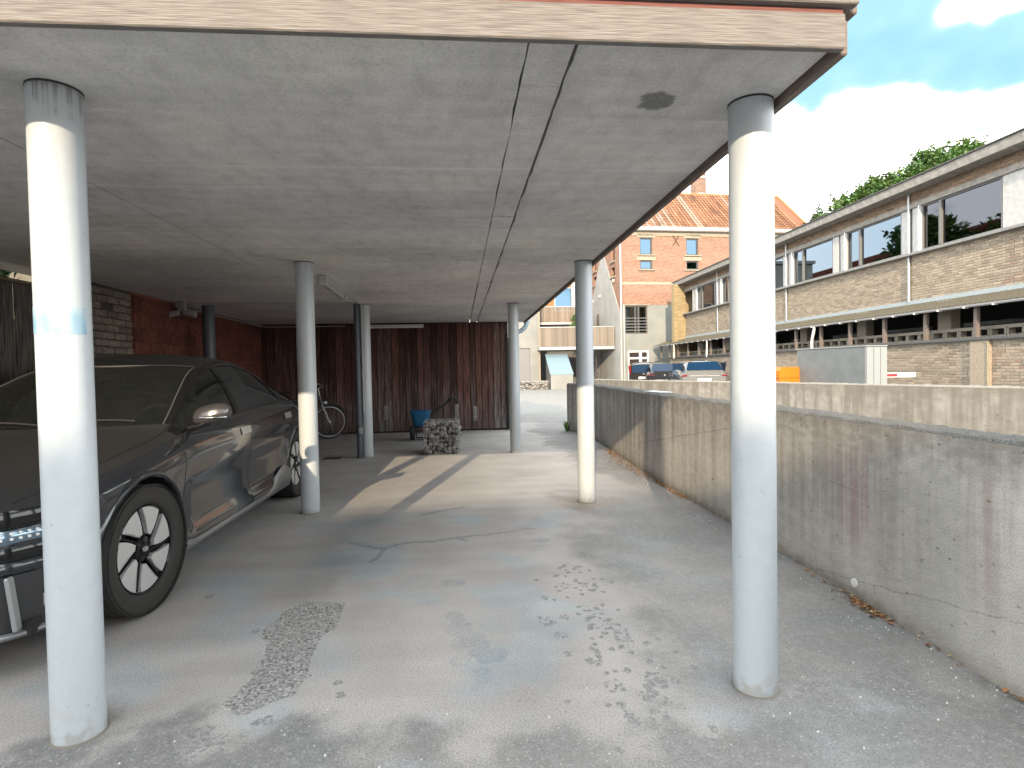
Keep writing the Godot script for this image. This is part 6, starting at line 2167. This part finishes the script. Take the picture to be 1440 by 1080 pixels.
	var gm := tmat(ntex(256, 0.012, 5, 264, [[0.0, Color(0.28, 0.29, 0.285)], [1.0, Color(0.35, 0.355, 0.35)]]), 4.0, 0.9, M.grain, 0.1)
	part("gable_plaster", m, gm, side)
	for q in [[-1.0, 6.9], [-3.9, 6.25], [-5.6, 6.1]]:
		m = MB.new(); m.box(Vector3(q[0], q[1], 0.12), Vector3(0.14, 0.16, 0.14), 0.03); part("wall_lamp", m, M.white, side)
	m = MB.new(); m.box(Vector3(-4.5, 4.5, 0.066), Vector3(0.5, 1.1, 0.03)); part("slit_window", m, frm, side)
	# chimney
	var ch := thing("chimney", "round tapering brick factory chimney with white bands behind the tiled roof", "chimney", Vector3(18.95, 0, -44.0))
	m = MB.new(); m.lathe([Vector2(0.95, 0), Vector2(0.62, 13), Vector2(0.45, 24), Vector2(0.5, 24.2), Vector2(0.5, 24.8), Vector2(0.3, 24.8)], 32)
	part("shaft", m, tmat(brick_picture(270, Color(0.14, 0.08, 0.055), Color(0.27, 0.175, 0.12), Color(0.27, 0.235, 0.20)), Vector3(2.0, 1.0, 2.0), 0.9), ch)
	for y in [13.3, 14.6, 15.9, 17.2]:
		m = MB.new(); var r0 := lerpf(0.62, 0.45, (y - 13.0) / 11.0); m.lathe([Vector2(r0, y - 0.05), Vector2(r0 + 0.03, y - 0.05), Vector2(r0 + 0.03, y + 0.05), Vector2(r0, y + 0.05)], 32); part("iron_band", m, M.white, ch)
	build_courtyard(plaster2, gm, frm, pane, stone)

func _pane(h: Array) -> MB:
	var m := MB.new(); m.box(Vector3((h[0] + h[1]) / 2, (h[2] + h[3]) / 2, -0.18), Vector3(h[1] - h[0], h[3] - h[2], 0.02)); return m

func boards(t: Node3D, x0: float, x1: float, y0: float, y1: float, z: float, step: float, along_z := false) -> void:
	var ms := []
	for k in 4:
		var f := 0.8 + 0.13 * k
		ms.append(tmat(ntex(128, 0.05, 4, 280 + k, [[0.0, Color(0.15, 0.125, 0.10) * f], [1.0, Color(0.255, 0.22, 0.185) * f]]), Vector3(0.1, 1.2, 0.1), 0.85))
	var b := MB.new(); b.box(Vector3(0, (y1 - y0) / 2, 0), Vector3(step - 0.012, y1 - y0, 0.02), 0.003)
	var bm := b.mesh()
	var n := int((x1 - x0) / step)
	for k in n:
		if along_z: part("board", bm, ms[rng.randi_range(0, 3)], t, Vector3(z, y0, x0 + (k + 0.5) * step), Vector3(0, PI / 2, 0))
		else: part("board", bm, ms[rng.randi_range(0, 3)], t, Vector3(x0 + (k + 0.5) * step, y0, z + rr(-0.004, 0.004)))

func build_courtyard(pale: Material, gray: Material, frm: Material, pane: Material, stone: Material) -> void:
	var h := thing("courtyard_house", "pale rendered house with a grey door, left of the timber balconies", "house", Vector3(0, 0, -37.6))
	var m := MB.new()
	part("wall", holed_wall(2.6, 5.30, 0, 8.0, [[3.4, 4.62, 0, 2.66]], 0.25), pale, h)
	m = MB.new(); m.box(Vector3(5.2, 4.0, -2.1), Vector3(0.2, 8.0, 4.1)); m.box(Vector3(3.95, 8.1, -2), Vector3(2.9, 0.2, 4.4)); part("wall", m, pale, h)
	m = MB.new(); m.box(Vector3(4.0, 1.33, -0.12), Vector3(1.22, 2.66, 0.06)); part("door", m, mat(lin(0.17, 0.175, 0.185), 0.5), h)
	m = MB.new(); m.box(Vector3(5.24, 4.0, 0.06), Vector3(0.10, 8.0, 0.10)); part("rain_pipe", m, stone, h)
	var o := thing("tiled_house", "orange brick house wall behind the upper balcony", "house", Vector3(0, 0, -43.0))
	var ob := tmat(brick_picture(290, Color(0.32, 0.125, 0.04), Color(0.43, 0.20, 0.075), Color(0.36, 0.25, 0.14)), Vector3(2.0, 1.4, 2.0), 0.9)
	part("wall", holed_wall(4.6, 9.2, 0, 10.4, [[7.2, 8.6, 5.6, 7.4]], 0.25), ob, o)
	m = MB.new(); m.box(Vector3(6.9, 10.5, -2.0), Vector3(5.2, 0.3, 5.2), 0.05); part("roof", m, mat(lin(0.18, 0.08, 0.05), 0.9), o)
	window_set(o, "window", 7.2, 8.6, 5.6, 7.4, M.white, pane, -0.05)
	m = MB.new(); m.box(Vector3(8.75, 8.0, 0.05), Vector3(0.45, 4.4, 0.08)); part("render_strip", m, M.white, o)
	m = MB.new(); m.box(Vector3(7.0, 1.35, 0.4), Vector3(4.6, 2.7, 0.6)); part("dark_ground_floor", m, frm, o)
	# balconies
	var b := thing("balcony", "lower timber-boarded balcony above the cellar hatch", "balcony", Vector3(0, 0, -36.6))
	m = MB.new(); m.box(Vector3(7.55, 2.58, -1.6), Vector3(4.9, 0.20, 3.4), 0.01); part("deck", m, M.galv, b)
	boards(b, 5.12, 10.0, 2.70, 3.90, 0.06, 0.125)
	m = MB.new(); m.box(Vector3(7.55, 3.93, 0.06), Vector3(4.9, 0.05, 0.08), 0.005); part("rail", m, M.galv, b)
	for x in [5.2, 9.9]:
		m = MB.new(); m.box(Vector3(x, 1.25, -3.0), Vector3(0.14, 2.5, 0.14)); part("post", m, frm, b)
	b = thing("balcony", "upper timber-boarded balcony in front of the orange brick wall", "balcony", Vector3(0, 0, -38.8))
	m = MB.new(); m.box(Vector3(7.2, 4.36, -2.0), Vector3(3.9, 0.16, 4.0), 0.01); part("deck", m, M.galv, b)
	boards(b, 5.35, 9.1, 4.46, 5.45, 0.06, 0.13)
	m = MB.new(); m.box(Vector3(7.2, 5.48, 0.06), Vector3(3.9, 0.05, 0.08), 0.005); part("rail", m, M.galv, b)
	leafy("balcony_tree", Vector3(8.05, 3.0, -38.2), [[Vector3(0, 1.45, 0), Vector3(0.45, 0.6, 0.45)], [Vector3(-0.25, 0.95, 0.1), Vector3(0.4, 0.4, 0.4)]], 330, 0.11, 511, "small pale green potted tree on the balcony", "tree", "", 1.1, 0.03)
	# stairs
	var st := thing("metal_stairs", "dark metal stairs going up under the lower balcony", "stairs", Vector3(9.0, 0, -37.2))
	m = MB.new()
	for k in 13: m.box(Vector3(-0.35, 0.2 + k * 0.19, 1.2 - k * -0.0 - k * 0.0 + (0.0)), Vector3(0.9, 0.02, 0.20), 0.0, Basis()) if false else m.box(Vector3(-0.62 + k * 0.045, 0.2 + k * 0.19, 0.6 - k * 0.20), Vector3(0.85, 0.025, 0.24))
	part("treads", m, frm, st)
	m = MB.new()
	for s in [-0.44, 0.44]: m.stick(Vector3(-0.64 + s, 0.05, 0.75), Vector3(-0.06 + s, 2.55, -1.95), 0.03, 0.2)
	for s in [-0.44, 0.44]: m.tube([Vector3(-0.64 + s, 1.05, 0.75), Vector3(-0.06 + s, 3.5, -1.95)], 0.02, 6)
	part("stringers", m, frm, st)
	# cellar hatch
	var c := thing("cellar_hatch", "sloping pale blue hatch cover on a white plinth in front of the balconies", "hatch", Vector3(6.25, 0, -35.0))
	m = MB.new()
	m.prism(PackedVector2Array([Vector2(0, 0), Vector2(-2.0, 0), Vector2(-2.0, 2.17), Vector2(0, 0.93)]), 1.38, Transform3D(Basis(Vector3(0, 0, 1), Vector3(0, 1, 0), Vector3(1, 0, 0)), Vector3(-0.67, 0, -0.03)))
	part("glazed_side", m, frm, c)
	m = MB.new(); m.box(Vector3(0, 0.45, 0), Vector3(1.38, 0.9, 0.06)); part("plinth", m, pale, c)
	m = MB.new()
	m.quad(Vector3(-0.72, 0.95, 0.04), Vector3(0.72, 0.95, 0.04), Vector3(0.72, 2.24, -2.0), Vector3(-0.72, 2.24, -2.0), Vector3(0, 1, 1)); m.quad(Vector3(-0.72, 0.91, 0.04), Vector3(0.72, 0.91, 0.04), Vector3(0.72, 2.20, -2.0), Vector3(-0.72, 2.20, -2.0), Vector3(0, -1, -1)); m.quad(Vector3(-0.72, 0.91, 0.04), Vector3(0.72, 0.91, 0.04), Vector3(0.72, 0.95, 0.04), Vector3(-0.72, 0.95, 0.04), Vector3(0, 0, 1))
	part("cover", m, mat(lin(0.20, 0.29, 0.345), 0.4, 0.1), c)
	# gabion planters
	var g := thing("gabion_planter", "low stone gabion planter at the far end of the paved yard", "planter", Vector3(4.7, 0, -36.1), 0.28)
	gabion(g, 2.3, 0.52, 0.9, 0.095, 0, false)

# ---------------------------------------------------------------- parked cars seen from behind
func parked(label: String, at: Vector3, turn: float, L: float, W: float, H: float, prof: Array, col: Color, kind: int) -> void:
	var t := thing("parked_car", label, "car", at, turn, "cars parked beyond the ramp")
	var paint := mat(col, 0.22, 0.5)
	paint.clearcoat_enabled = true; paint.clearcoat = 1.0; paint.clearcoat_roughness = 0.05
	var gl := mat(lin(0.008, 0.028, 0.062), 0.06, 0.0, 0.2)
	var red := mat(lin(0.17, 0.008, 0.012), 0.15)
	var blk := mat(lin(0.015, 0.015, 0.016), 0.5)
	# prof: list of [z from the tail forward, half width factor, belt y, roof y, roof half width]; z grows forwards (-z)
	var body := MB.new()
	var P := []
	var green := []
	for i in 49:
		var u := L * i / 48.0
		var w: float = cr(u, prof[0]) * W / 2
		var belt: float = cr(u, prof[1])
		var roofy: float = cr(u, prof[2])
		var rw: float = minf(cr(u, prof[3]) * W / 2, w)
		var row := []
		for j in range(-14, 15):
			var k := absf(j) / 14.0
			var s := signf(j)
			var p: Vector3
			if k > 0.42:
				var v := (1.0 - k) / 0.58
				p = Vector3(s * (w * (0.93 + 0.07 * sin(clampf(v * 1.3, 0, 1) * PI * 0.62))), lerpf(0.22, belt, v), -u)
			elif k > 0.2:
				var v := (0.42 - k) / 0.22
				p = Vector3(s * lerpf(w * 0.97, rw, v), lerpf(belt, roofy, v) + 0.02 * sin(v * PI), -u)
			else:
				p = Vector3(s * rw * k / 0.2, roofy + 0.05 * (1.0 - pow(k / 0.2, 2)), -u)
			row.append(p)
		P.append(row)
	body.grid(P, func(p: Vector3) -> Vector3: return Vector3(p.x, (p.y - 0.55) * 0.8, 0))
	# closing tail
	var tail := []
	for i in 2: tail.append([])
	for j in P[0].size():
		tail[0].append(P[0][j]); tail[1].append(Vector3(0, P[0][j].y, P[0][j].z))
	body.grid(tail, func(_p: Vector3) -> Vector3: return Vector3(0, 0, 1))
	part("body", body, paint, t)
	# tail glass laid on the slope
	var zt: Array = prof[4]   # [y0, z0, y1, z1, half width low, half width high]
	var m := MB.new()
	m.quad(Vector3(-zt[4], zt[0], zt[1]), Vector3(zt[4], zt[0], zt[1]), Vector3(zt[5], zt[2], zt[3]), Vector3(-zt[5], zt[2], zt[3]), Vector3(0, 0.5, 1))
	part("rear_window", m, gl, t)
	for s in [-1.0, 1.0]:
		m = MB.new()
		var a: Array = prof[5]
		m.prism(PackedVector2Array([Vector2(-a[0], a[1]), Vector2(-a[2], a[1]), Vector2(-a[2] - 0.2, a[3]), Vector2(-a[0] + 0.35, a[3] + 0.02)]), 0.01, Transform3D(Basis(Vector3(0, 0, 1), Vector3(0, 1, 0), Vector3(s, 0, 0)), Vector3(s * (a[4] - 0.02), 0, 0)))
		part("side_window", m, gl, t)
		for l in prof[6]:   # lamps [x0, x1, y0, y1, z]
			m = MB.new(); m.box(Vector3(s * (l[0] + l[1]) / 2, (l[2] + l[3]) / 2, l[4] - 0.06), Vector3(l[1] - l[0], l[3] - l[2], 0.16), 0.015); part("tail_lamp", m, red, t)
		for z in [0.68, L - 0.85]:
			m = MB.new(); m.lathe([Vector2(0.0, -0.1), Vector2(0.30, -0.1), Vector2(0.32, -0.08), Vector2(0.32, 0.08), Vector2(0.30, 0.1), Vector2(0.2, 0.1), Vector2(0.18, 0.07), Vector2(0.0, 0.07)], 24, Transform3D(Basis(Vector3(0, 0, 1), -s * PI / 2), Vector3(s * (W / 2 - 0.10), 0.32, -z))); part("wheel", m, blk, t)
	var pl: Array = prof[7]
	m = MB.new(); m.box(Vector3(0, pl[0], pl[1]), Vector3(0.52, 0.115, 0.012), 0.002)
	var plate := part("number_plate", m, mat(lin(0.72, 0.72, 0.70), 0.4), t)
	m = MB.new(); m.box(Vector3(0, 0.42, 0.03), Vector3(W * 0.86, 0.20, 0.06), 0.025); part("bumper", m, blk if kind == 0 else paint, t)
	if kind == 1 or kind == 2:
		m = MB.new(); m.box(Vector3(0, pl[0] + 0.16, 0.012), Vector3(W * 0.62, 0.018, 0.014), 0.004); part("trim_bar", m, M.galv, t)
	m = MB.new(); m.lathe([Vector2(0.04, 0.0), Vector2(0.04, 0.012), Vector2(0.0, 0.014)], 16, Transform3D(Basis(Vector3(1, 0, 0), PI / 2), Vector3(0, pl[2], 0.01))); part("badge", m, mat(lin(0.16, 0.16, 0.165), 0.3, 0.6), t)
	m = MB.new(); m.tube([Vector3(0, H - 0.01, -1.0), Vector3(0, H + 0.05, -1.06)], 0.02, 6); part("aerial", m, blk, t)

func build_parked() -> void:
	var small := [[[0, 0.90], [0.15, 0.97], [1, 1], [3.2, 0.97], [3.6, 0.7]], [[0, 0.93], [2.6, 0.95], [3.6, 0.7]], [[0, 1.38], [0.25, 1.50], [1.6, 1.52], [2.3, 1.40], [2.95, 0.97], [3.6, 0.72]], [[0, 0.80], [2.2, 0.80], [3.6, 0.7]], [1.0, 0.035, 1.40, 0.0, 0.58, 0.54], [0.3, 1.0, 2.5, 1.42, 0.79], [[0.64, 0.74, 0.95, 1.38, 0.03]], [0.72, 0.03, 0.92]]
	parked("small black hatchback with tall red tail lamps, leftmost of the parked cars", Vector3(9.55, 0, -29.3), deg_to_rad(-20), 3.6, 1.58, 1.52, small, lin(0.014, 0.014, 0.016), 0)
	var mid := [[[0, 0.84], [0.15, 0.94], [1, 1], [3.6, 0.98], [4.3, 0.7]], [[0, 0.90], [2.8, 0.98], [4.3, 0.7]], [[0, 0.97], [0.15, 1.02], [0.75, 1.38], [1.5, 1.45], [2.3, 1.40], [3.2, 1.0], [4.3, 0.72]], [[0, 0.66], [1.0, 0.66], [2.4, 0.70], [4.3, 0.7]], [1.06, -0.04, 1.43, -0.64, 0.62, 0.50], [0.7, 1.0, 2.9, 1.36, 0.80], [[0.44, 0.80, 0.875, 0.905, 0.03]], [0.50, 0.07, 0.88]]
	parked("dark navy hatchback with a sloping blue-tinted rear window, middle of the parked cars", Vector3(9.55, 0, -26.2), deg_to_rad(-18), 4.3, 1.78, 1.46, mid, lin(0.010, 0.013, 0.022), 1)
	var estate := [[[0, 0.88], [0.15, 0.96], [1, 1], [3.8, 0.98], [4.6, 0.7]], [[0, 0.95], [3.0, 0.98], [4.6, 0.7]], [[0, 1.10], [0.2, 1.22], [0.55, 1.44], [1.6, 1.49], [2.6, 1.44], [3.5, 1.0], [4.6, 0.72]], [[0, 0.74], [0.8, 0.70], [2.4, 0.72], [4.6, 0.7]], [1.12, 0.035, 1.45, -0.36, 0.70, 0.56], [0.3, 1.0, 3.1, 1.40, 0.83], [[0.66, 0.85, 0.875, 0.945, 0.0]], [0.74, 0.03, 0.93]]
	parked("silver-grey estate car, rightmost of the parked cars beside the pale column", Vector3(9.55, 0, -21.8), deg_to_rad(-14), 4.5, 1.84, 1.50, estate, lin(0.20, 0.215, 0.225), 2)

# ---------------------------------------------------------------- around and behind
func tiled_house(called: String, label: String, at: Vector3, turn: float, W: float, D: float, ey: float, ry: float, sd: int) -> void:
	var t := thing(called, label, "house", at, turn)
	var br := tmat(ntex(256, 0.05, 5, sd, [[0.0, Color(0.20, 0.11, 0.075)], [1.0, Color(0.36, 0.22, 0.15)]]), 1.4, 0.9)
	var m := MB.new(); m.box(Vector3(0, ey / 2, 0), Vector3(W, ey, D)); part("wall", m, br, t)
	m = MB.new()
	for s in [1.0, -1.0]: m.quad(Vector3(-W / 2 - 0.3, ey - 0.2, s * (D / 2 + 0.3)), Vector3(W / 2 + 0.3, ey - 0.2, s * (D / 2 + 0.3)), Vector3(W / 2 + 0.3, ry, 0), Vector3(-W / 2 - 0.3, ry, 0), Vector3(0, 1, s))
	for x in [-W / 2, W / 2]: m.tri(Vector3(x, ey - 0.1, -D / 2), Vector3(x, ey - 0.1, D / 2), Vector3(x, ry - 0.1, 0), Vector3(x, 0, 0))
	var roof := part("roof", m, tmat(ntex(256, 0.05, 5, sd + 1, [[0.0, Color(0.17, 0.045, 0.028)], [1.0, Color(0.30, 0.085, 0.05)]]), 1.2, 0.9), t)
	m = MB.new()
	var n := int((W + 0.6) / 0.28)
	for s in [1.0, -1.0]:
		for k in n: m.tube([Vector3(-W / 2 - 0.3 + 0.28 * k, ey - 0.18, s * (D / 2 + 0.3)), Vector3(-W / 2 - 0.3 + 0.28 * k, ry + 0.02, 0.02 * s)], 0.05, 5, false)
	part("tile_ribs", m, roof.material_override, roof).set_meta("kind", "stuff")
	for k in 4:
		m = MB.new(); m.box(Vector3(-W / 2 + W * (k + 0.5) / 4, ey * 0.6, D / 2 + 0.01), Vector3(1.0, 1.3, 0.06)); part("window", m, M.dark, t)

func build_around() -> void:
	tiled_house("roadside_house", "long brick house with a red tiled roof behind the photographer", Vector3(-7.0, 0, 22.0), 0.0, 42.0, 7.4, 5.4, 8.85, 320)
	tiled_house("red_roof_house", "house with a large red tiled roof beyond the carport, seen in the window reflections", Vector3(-11.5, 0, -52.0), PI / 2, 26.0, 10.0, 6.0, 11.2, 330)
	leafy("tall_tree", Vector3(28.2, 0, -33.7), [[Vector3(1.4, 12.6, 0), Vector3(1.5, 1.9, 1.8)], [Vector3(-0.8, 11.4, 0.6), Vector3(1.7, 1.7, 1.8)], [Vector3(3.0, 11.5, 0.5), Vector3(1.6, 1.7, 1.8)], [Vector3(-2.6, 10.9, 0.3), Vector3(1.25, 1.7, 1.5)], [Vector3(-4.3, 10.1, -0.5), Vector3(1.3, 1.55, 1.4)], [Vector3(-5.6, 9.4, -0.3), Vector3(1.0, 1.2, 1.2)], [Vector3(0.6, 10.0, 0.0), Vector3(3.2, 1.4, 2.0)]], 5600, 0.25, 520, "broad green tree rising behind the brick building's roof, larger and nearer of the two", "tree", "", 7.5, 0.28)
	leafy("tall_tree", Vector3(26.9, 0, -24.5), [[Vector3(-3.7, 10.5, 0), Vector3(0.8, 0.75, 0.8)], [Vector3(-4.6, 10.0, 0.3), Vector3(0.8, 0.7, 0.8)], [Vector3(-3.2, 9.3, 0.2), Vector3(0.8, 0.9, 0.9)]], 700, 0.2, 521, "smaller bushy tree crown at the right behind the brick building's roof", "tree", "", 7.5, 0.2)
	var gt := [["tall dark tree left of the carport, nearest of the trees mirrored in the windows", -17.0, -30.0], ["tall dark tree beyond the carport, broadest crown mirrored in the nearest upper window", -11.0, -33.0], ["tall dark tree behind the plank wall, in the middle of the mirrored trees", -14.0, -38.0], ["tall dark tree beside the red tiled roof, farthest of the mirrored trees", -9.0, -41.5]]
	for k in 4:
		leafy("garden_tree", Vector3(gt[k][1], 0, gt[k][2]), [[Vector3(0, 8.5, 0), Vector3(3.4, 3.6, 3.4)], [Vector3(1.5, 6.0, 1.0), Vector3(2.6, 2.2, 2.6)]], 800, 0.6, 530 + k, gt[k][0], "tree", "garden trees left of the carport", 5.0, 0.25)

func build_carport_things() -> void:
	var g := thing("stone_gabion", "square wire cage filled with grey stones standing on the carport floor", "gabion", Vector3(-0.30, 0, -9.27))
	gabion(g, 0.545, 0.505, 0.53, 0.068, 230, true)
	# scraps at its foot
	var m := MB.new()
	for k in 9: m.box(Vector3(-0.60 + rr(-0.05, 0.08), 0.015 + rr(0, 0.02), -9.02 + rr(-0.06, 0.05)), Vector3(rr(0.02, 0.06), 0.012, rr(0.02, 0.05)), 0.0, Basis.from_euler(Vector3(rr(-0.4, 0.4), rr(0, 3), rr(-0.4, 0.4))))
	one("debris", m, mat(lin(0.09, 0.065, 0.05), 0.9), "brown scraps and dead leaves at the left foot of the stone gabion", "debris")

func _ready() -> void:
	rng.seed = 4242
	var cam := Camera3D.new()
	cam.name = "camera"
	cam.fov = 67.38
	cam.near = 0.05
	cam.far = 1000.0
	var yaw := deg_to_rad(5.163)
	var pitch := deg_to_rad(-1.4695)
	var roll := deg_to_rad(-1.124)
	var F := Vector3(sin(yaw) * cos(pitch), sin(pitch), -cos(yaw) * cos(pitch))
	var Rr := Vector3(cos(yaw), 0, sin(yaw))
	var Uu := Rr.cross(F)
	var R2 := Rr * cos(roll) + Uu * sin(roll)
	var U2 := Uu * cos(roll) - Rr * sin(roll)
	cam.transform = Transform3D(Basis(R2, U2, -F), Vector3(0, 1.3023, 0))
	add_child(cam)
	cam.current = true
	var env := Environment.new()
	env.background_mode = Environment.BG_SKY
	var sky := Sky.new()
	var ps := PanoramaSkyMaterial.new()
	ps.panorama = sky_picture(1024, 512)
	ps.energy_multiplier = 1.0
	sky.sky_material = ps
	env.sky = sky
	env.tonemap_mode = Environment.TONE_MAPPER_LINEAR
	env.tonemap_exposure = 3.65
	env.sdfgi_enabled = true
	env.ssao_enabled = true
	env.ssil_enabled = true
	var we := WorldEnvironment.new()
	we.name = "environment"
	we.environment = env
	add_child(we)
	var sun := DirectionalLight3D.new()
	sun.name = "sun"
	sun.light_energy = 0.6
	sun.light_color = Color(1.0, 0.90, 0.76)
	sun.light_angular_distance = 0.53
	sun.shadow_enabled = true
	add_child(sun)
	sun.look_at_from_position(Vector3.ZERO, sun_dir, Vector3.UP)
	make_materials()
	rocks = rock_meshes()
	make_clumps()
	build_ground()
	build_carport()
	build_back()
	build_left()
	build_ramp_walls()
	build_right()
	build_far()
	build_around()
	build_sedan()
	build_parked()
	build_carport_things()
	build_bicycle()
	build_spreader()
